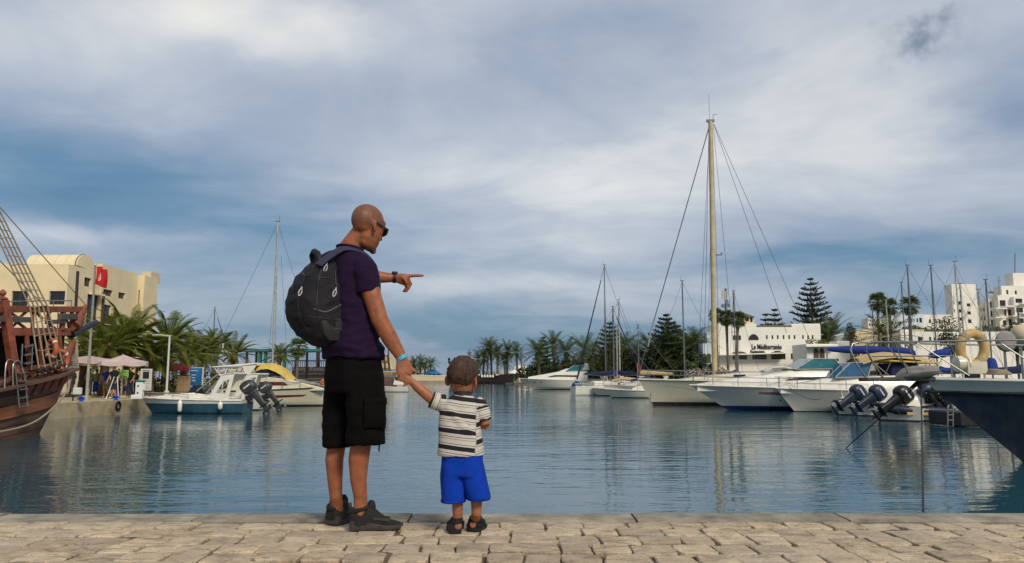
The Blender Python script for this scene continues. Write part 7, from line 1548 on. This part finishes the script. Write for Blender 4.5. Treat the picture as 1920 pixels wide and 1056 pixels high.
# green-shuttered annex at right with arches
an = thing('annex_building', 'low white annex with twin arches and planted terrace right of the restaurant', 'building', (P(1545, 680, 98).x, 98, GZ)); AD = 98
block(an, (P(1512, 650, AD).x, AD, GZ), (1, 0, 0), P(1572, 650, AD).x-P(1512, 650, AD).x, P(1540, 645, AD).z-GZ, 5, holes=[(.3, 3.0, 4.0, 3.35)], mt='plaster_white')
for a in (1530.5, 1541.5): q = MB(); c = P(a, 664, AD-.05); q.prism([c+V((-.32, 0, -.5)), c+V((.32, 0, -.5))]+[c+V((math.cos(t_)*.32, 0, .35+math.sin(t_)*.4)) for t_ in [math.pi*i/8 for i in range(9)]], (0, .06, 0)); q.build('arched_window', 'wood_frame', an, world=True)
side(an, [(1512, 647.5), (1570, 646.5), (1570, 650), (1512, 651)], AD-1.0, 0, 1.0, 'plaster_white', 'canopy', .03); block(an, (P(1570, 650, AD+2).x, AD+2, GZ), (1, 0, 0), 1.6, P(1580, 638, AD).z-GZ, 4, mt='plaster_white', holes=[(.4, 1.6, 1.1, 2.2)])
bush('dark climbing bush on the corner of the restaurant', (P(1507, 670, 97.2).x, 97.2, GZ), (.75, .8, 1.7), 700, .16, rp, 'leaf_dark'); bush('planted greenery on the annex terrace', (P(1540, 645, 98.6).x, 99, P(1540, 645, 98).z-.1), (1.8, .6, .45), 400, .14, rp, 'leaf_olive')
# generic far blocks of the hotel complex
def hotel(label, parts, D, name='hotel_building', grp=None):
    o = thing(name, label, 'building', (P(parts[0][0], 690, D).x, D, GZ), 0, grp)
    for a, b_, t0, mt_, dd, wins in parts:
        xa, xb2 = P(a, 650, D+dd).x, P(b_, 650, D+dd).x; h_ = P((a+b_)/2, t0, D+dd).z-GZ; hs = []
        for (wa, wb, ya, yb2) in wins: hs.append((P(wa, 650, D+dd).x-xa, P(wa, yb2, D+dd).z-GZ, P(wb, 650, D+dd).x-xa, P(wa, ya, D+dd).z-GZ))
        block(o, (xa, D+dd, GZ), (1, 0, 0), xb2-xa, h_, 2.6, holes=hs, mt=mt_)
    return o
hotel('long white terrace of low houses below the hotel', [(1600, 1735, 618, 'plaster_sand', 0, [(1640, 1646, 622, 628)]), (1690, 1920, 622, 'plaster_white', -4, [(1722, 1731, 632, 640), (1743, 1747, 632, 640), (1752, 1757, 633, 641), (1767, 1776, 632, 641), (1838, 1850, 630, 642), (1870, 1880, 630, 642)]), (1565, 1602, 626, 'plaster_blue', 2, []), (1690, 1705, 618, 'plaster_white', -3.5, [])], 118)
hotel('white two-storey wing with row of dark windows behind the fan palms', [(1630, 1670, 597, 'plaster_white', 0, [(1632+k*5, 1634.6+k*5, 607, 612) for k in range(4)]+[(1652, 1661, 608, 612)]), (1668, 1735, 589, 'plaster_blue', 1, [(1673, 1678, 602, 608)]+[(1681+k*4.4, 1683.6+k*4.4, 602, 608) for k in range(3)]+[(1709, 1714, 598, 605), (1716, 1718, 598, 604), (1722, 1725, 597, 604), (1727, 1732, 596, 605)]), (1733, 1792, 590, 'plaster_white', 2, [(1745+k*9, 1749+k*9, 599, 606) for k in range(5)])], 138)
hotel('white hotel tower with stacked arched windows at the right', [(1792, 1838, 533, 'plaster_white', 0, [(1802, 1808, 565, 571.5), (1802, 1808, 580, 586.5), (1802, 1808, 595, 601.5), (1818.5, 1825, 569, 575), (1818.5, 1825, 584, 590), (1818.5, 1825, 599, 606), (1793.5, 1795.5, 565, 571), (1793.5, 1795.5, 580, 586)])], 150)
hb = hotel('white hotel wing with stepped balconies at the right edge', [(1838, 1862, 570, 'plaster_white', 3, [(1842+k*7, 1846+k*7, 577+j*16, 585+j*16) for k in range(3) for j in range(3)]), (1860, 1882, 560, 'plaster_white', 1.5, [(1862+k*6, 1866+k*6, 566+j*17, 577+j*17) for k in range(3) for j in range(3)]), (1878, 1912, 553, 'plaster_white', 0, [(1881, 1892, 563, 574), (1888, 1892, 580, 592), (1895, 1905, 580, 592), (1895, 1905, 598, 610), (1884, 1891, 601, 610)]), (1908, 1940, 556, 'plaster_white', -1, [(1911, 1924, 560, 568), (1911, 1924, 577, 586), (1911, 1924, 597, 606)]), (1886, 1960, 536, 'plaster_white', 3, [(1895, 1899, 544, 552), (1911, 1915, 545, 552)]), (1910, 1960, 512, 'plaster_white', 4, [])], 150)
for a, b_, y in ((1879, 1898, 574), (1893, 1906, 592), (1893, 1906, 610), (1909, 1926, 569), (1909, 1926, 587), (1909, 1926, 607), (1861, 1882, 578), (1861, 1882, 595)): side(hb, [(a, y), (b_, y), (b_, y+2.6), (a, y+2.6)], 149.4, -1.1, .5, 'plaster_white', 'balcony', .03)
q = MB(); q.tube([P(1903, 512, 152), P(1903, 475, 152)], .10, 6); q.build('aerial', 'alu_dark', hb, world=True); q = MB(); q.tube([P(1873, 555, 150), P(1873, 518, 150)], .06, 5); q.tube([P(1869, 527, 150), P(1877, 527, 150)], .05, 5); q.build('aerial', 'alu_dark', hb, world=True); q = MB(); q.ell(P(1859, 548, 151), (.7, 0, 0), (0, .5, 0), (0, 0, .25), 12, 6); q.build('roof_dish', 'canvas_grey', hb, world=True)
# antennas by the restaurant
at_ = thing('antenna_mast', 'phone antenna mast with panel aerials behind the restaurant', 'antenna', (P(1360, 690, 112).x, 112, GZ)); q = MB(); q.tube([(P(1360, 650, 112).x, 112, GZ), P(1360, 541, 112)], [.22, .12], 8); q.build('pole', 'alu_dark', at_, world=True)
for px, y0, y1 in ((1355.5, 543, 560), (1363.5, 541, 562), (1360, 545, 564)): side(at_, [(px-1.3, y1), (px-1.3, y0), (px+1.3, y0), (px+1.3, y1)], 111.6, 0, .25, 'alu', 'panel_aerial', .02)
for px, py in ((1355, 574), (1365, 573), (1362, 566)): q = MB(); q.lathe([(.05, 0), (.28, -.05), (.3, -.12)], P(px, py, 111.5), 12, 'Y'); q.build('drum_aerial', 'alu_dark', at_, world=True)
a2 = thing('antenna_mast', 'thin lattice antenna right of the phone antenna', 'antenna', (P(1376, 690, 114).x, 114, GZ)); q = MB()
for dx in (-.12, .12): q.tube([(P(1376, 650, 114).x+dx, 114, GZ), P(1376, 545, 114)+V((dx, 0, 0))], .05, 5)
for k in range(12): z = P(1376, 600-k*4.6, 114); q.tube([z+V((-.12, 0, 0)), z+V((.12, 0, .2))], .03, 4)
q.build('lattice', 'alu', a2, world=True); q = MB(); q.box(P(1376, 549, 114), (.7, .1, .06)); q.box(P(1376, 556, 114), (.7, .1, .06)); q.build('cross_arm', 'alu', a2, world=True)
# ================================================================== trees on the right
rt = random.Random(21)
def tree_at(px, top, D): p_ = P(px, top, D); return (p_.x, D, GZ), p_.z-GZ
l_, h_ = tree_at(1519, 519, 132); norfolk(h_, 4.3, rt, 'tallest tiered conifer right of the restaurant', l_, 16, dens=.8)
l_, h_ = tree_at(1452, 579, 128); norfolk(h_, 2.2, rt, 'small tiered conifer above the restaurant roof, right one', l_, 12); l_, h_ = tree_at(1435, 588, 130); norfolk(h_, 1.7, rt, 'small tiered conifer above the restaurant roof, left one', l_, 11)
l_, h_ = tree_at(1556, 597, 124); norfolk(h_, 2.2, rt, 'drooping conifer left of the dark cypress', l_, 11); l_, h_ = tree_at(1547, 612, 118); norfolk(h_, 1.8, rt, 'low conifer behind the annex', l_, 9)
l_, h_ = tree_at(1249, 589, 112); norfolk(h_, 3.2, rt, 'pointed dark conifer left of the tall mast', l_, 13, 'leaf_dark', 1.1, .8); l_, h_ = tree_at(1262, 604, 116); norfolk(h_, 3.0, rt, 'broader dark conifer close to the pointed one', l_, 11, 'leaf_dark', .9, .8)
l_, h_ = tree_at(1143, 605, 120); norfolk(h_, 2.6, rt, 'brownish conifer behind the cluster of masts', l_, 12, 'leaf_olive', .9, .8); l_, h_ = tree_at(1018, 632, 170); norfolk(h_, 2.4, rt, 'small pointed conifer among the palms at centre', l_, 10, 'leaf_dark')
# round cypress
cy = thing('cypress_tree', 'rounded dark cypress left of the fan palms', 'tree', (P(1597, 660, 108).x, 108, GZ)); q = MB(); q.tube([(0, 0, 0), (0, 0, 2)], .12, 8); q.build('trunk', 'trunk_grey', cy); q = MB(); hz_ = P(1597, 604, 108).z-GZ; leaf_cloud(q, (0, 0, hz_*.55), (1.0, 1.0, hz_*.42), 2200, .14, rt); leaf_cloud(q, (0, 0, hz_*.85), (.6, .6, hz_*.16), 500, .12, rt); q.build('crown', 'leaf_dark', cy)
# fan palms
for px, cy_, D, lab in ((1643, 566, 102, 'tallest fan palm, leftmost of the three by the hotel'), (1668, 577, 104, 'shorter fan palm, middle of the three by the hotel'), (1701, 573, 100, 'rightmost of the three fan palms by the hotel'), (1362, 596, 92, 'fan palm beside the tall mast in front of the restaurant'), (1343, 592, 100, 'fan palm half hidden by the tall mast'), (1379, 600, 90, 'fan palm before the rooftop pavilion')):
    p_ = P(px, cy_, D); o = joined_palm(p_.z-GZ, 1.5 if px > 1500 else 1.15, rt, 34, r=.17, kind='fan'); o.location = (p_.x, D, GZ); tag(o, lab, 'palm tree', 'fan palms near the restaurant and hotel')
# feather palms of the park behind the boats
for px, cy_, D, k, lab in ((1040, 648, 165, 1, 'feather palm standing right of the small pointed conifer'), (1011, 660, 160, 2, 'low feather palm left of the small pointed conifer'), (1064, 660, 158, 2, 'low feather palm behind the centre cruiser'), (1095, 655, 150, 2, 'feather palm behind the dark furled jib'), (1110, 662, 140, 2, 'feather palm left of the brownish conifer'), (1172, 650, 130, 1, 'feather palm right of the brownish conifer'), (1190, 662, 124, 2, 'low feather palm left of the pointed conifers'), (1222, 655, 118, 2, 'feather palm at the foot of the pointed conifer'), (1288, 650, 110, 1, 'feather palm right of the pointed conifers'), (1305, 644, 106, 1, 'feather palm left of the restaurant wall'), (1665, 632, 96, 2, 'spiky palm below the fan palms'), (1555, 632, 116, 2, 'drooping palm beside the annex')): put_palm(k, px, cy_, D, lab, 'feather palms in the park at right')
for k, (px, D, w_, h_, mt_) in enumerate(((1000, 170, 7, 3.4, 'leaf_olive'), (1030, 162, 9, 4.0, 'leaf_olive'), (1060, 155, 9, 4.0, 'leaf_dark'), (1090, 146, 8, 4.2, 'leaf_olive'), (1120, 136, 8, 4.6, 'leaf_dark'), (1150, 130, 7, 4.8, 'leaf_olive'), (1180, 124, 7, 4.8, 'leaf_olive'), (1210, 118, 6, 4.4, 'leaf_dark'), (1240, 112, 6, 4.4, 'leaf_dark'), (1275, 108, 6, 4.2, 'leaf_olive'), (1305, 103, 5, 3.6, 'leaf_dark'))):
    bush(('leftmost park bush on the bank', 'second park bush from the left on the bank', 'third park bush, behind the centre cruiser windscreen', 'park bush behind the centre cruiser stern', 'park bush left of the brownish conifer', 'park bush under the brownish conifer', 'park bush right of the brownish conifer', 'park bush left of the pointed conifers', 'park bush under the pointed conifers', 'park bush right of the pointed conifers', 'park bush beside the restaurant wall')[k], (P(px, 690, D).x, D, GZ), (w_*.5, 1.8, h_*.6), 2600, .30, rt, mt_, group='bushes in the park at right')
for k, (px, py, D, w_, h_) in enumerate(((1775, 605, 126, 2.4, 1.7), (1720, 613, 124, 2.4, .8), (1738, 616, 122, 2.6, .6), (1785, 632, 88, 1.4, 1.3), (1905, 628, 80, 1.0, 1.6), (1862, 612, 140, 3.0, 1.0))):
    p_ = P(px, py+6, D); bush(('rounded tree on the terrace before the hotel', 'low planting on the terrace, left part', 'low planting on the terrace, middle part', 'dark shrub behind the lifebuoy', 'dark shrub by the radar dome', 'planting at the foot of the hotel')[k], (p_.x, D, GZ), (w_, 1.2, h_), 800, .2, rt, 'leaf_olive' if k < 3 else 'leaf_dark', trunk=max(0, p_.z-GZ-h_*.9), group='terrace planting at right')
for k, (px, py, D) in enumerate(((1195, 683, 60), (1615, 655, 52), (1560, 690, 60))):
    p_ = P(px, py, D); o = thing('flag', ('small red flag over the boats near the yacht bow', 'small red flag beside the pulpit rail', 'small red pennant among the white cruisers')[k], 'flag', (p_.x, D, 0), 0, 'small red flags on boats at right'); q = MB(); q.add([(0+.22*u, .05*math.sin(u*5), p_.z-.4*v-.1*u) for v in (0, .5, 1) for u in (0, .5, 1, 1.5)], [(j*4+i, j*4+i+1, (j+1)*4+i+1, (j+1)*4+i) for j in range(2) for i in range(3)]); q.build('cloth', 'red_flag', o, smooth=60); q = MB(); q.tube([(0, 0, .6), (0, 0, p_.z+.1)], .02, 6); q.build('staff', 'alu', o)
# ------------------------------------------------------------------ drop the unplaced palm patterns
for pr_ in PV:
    for ch in list(pr_.children): bpy.data.objects.remove(ch)
    bpy.data.objects.remove(pr_)
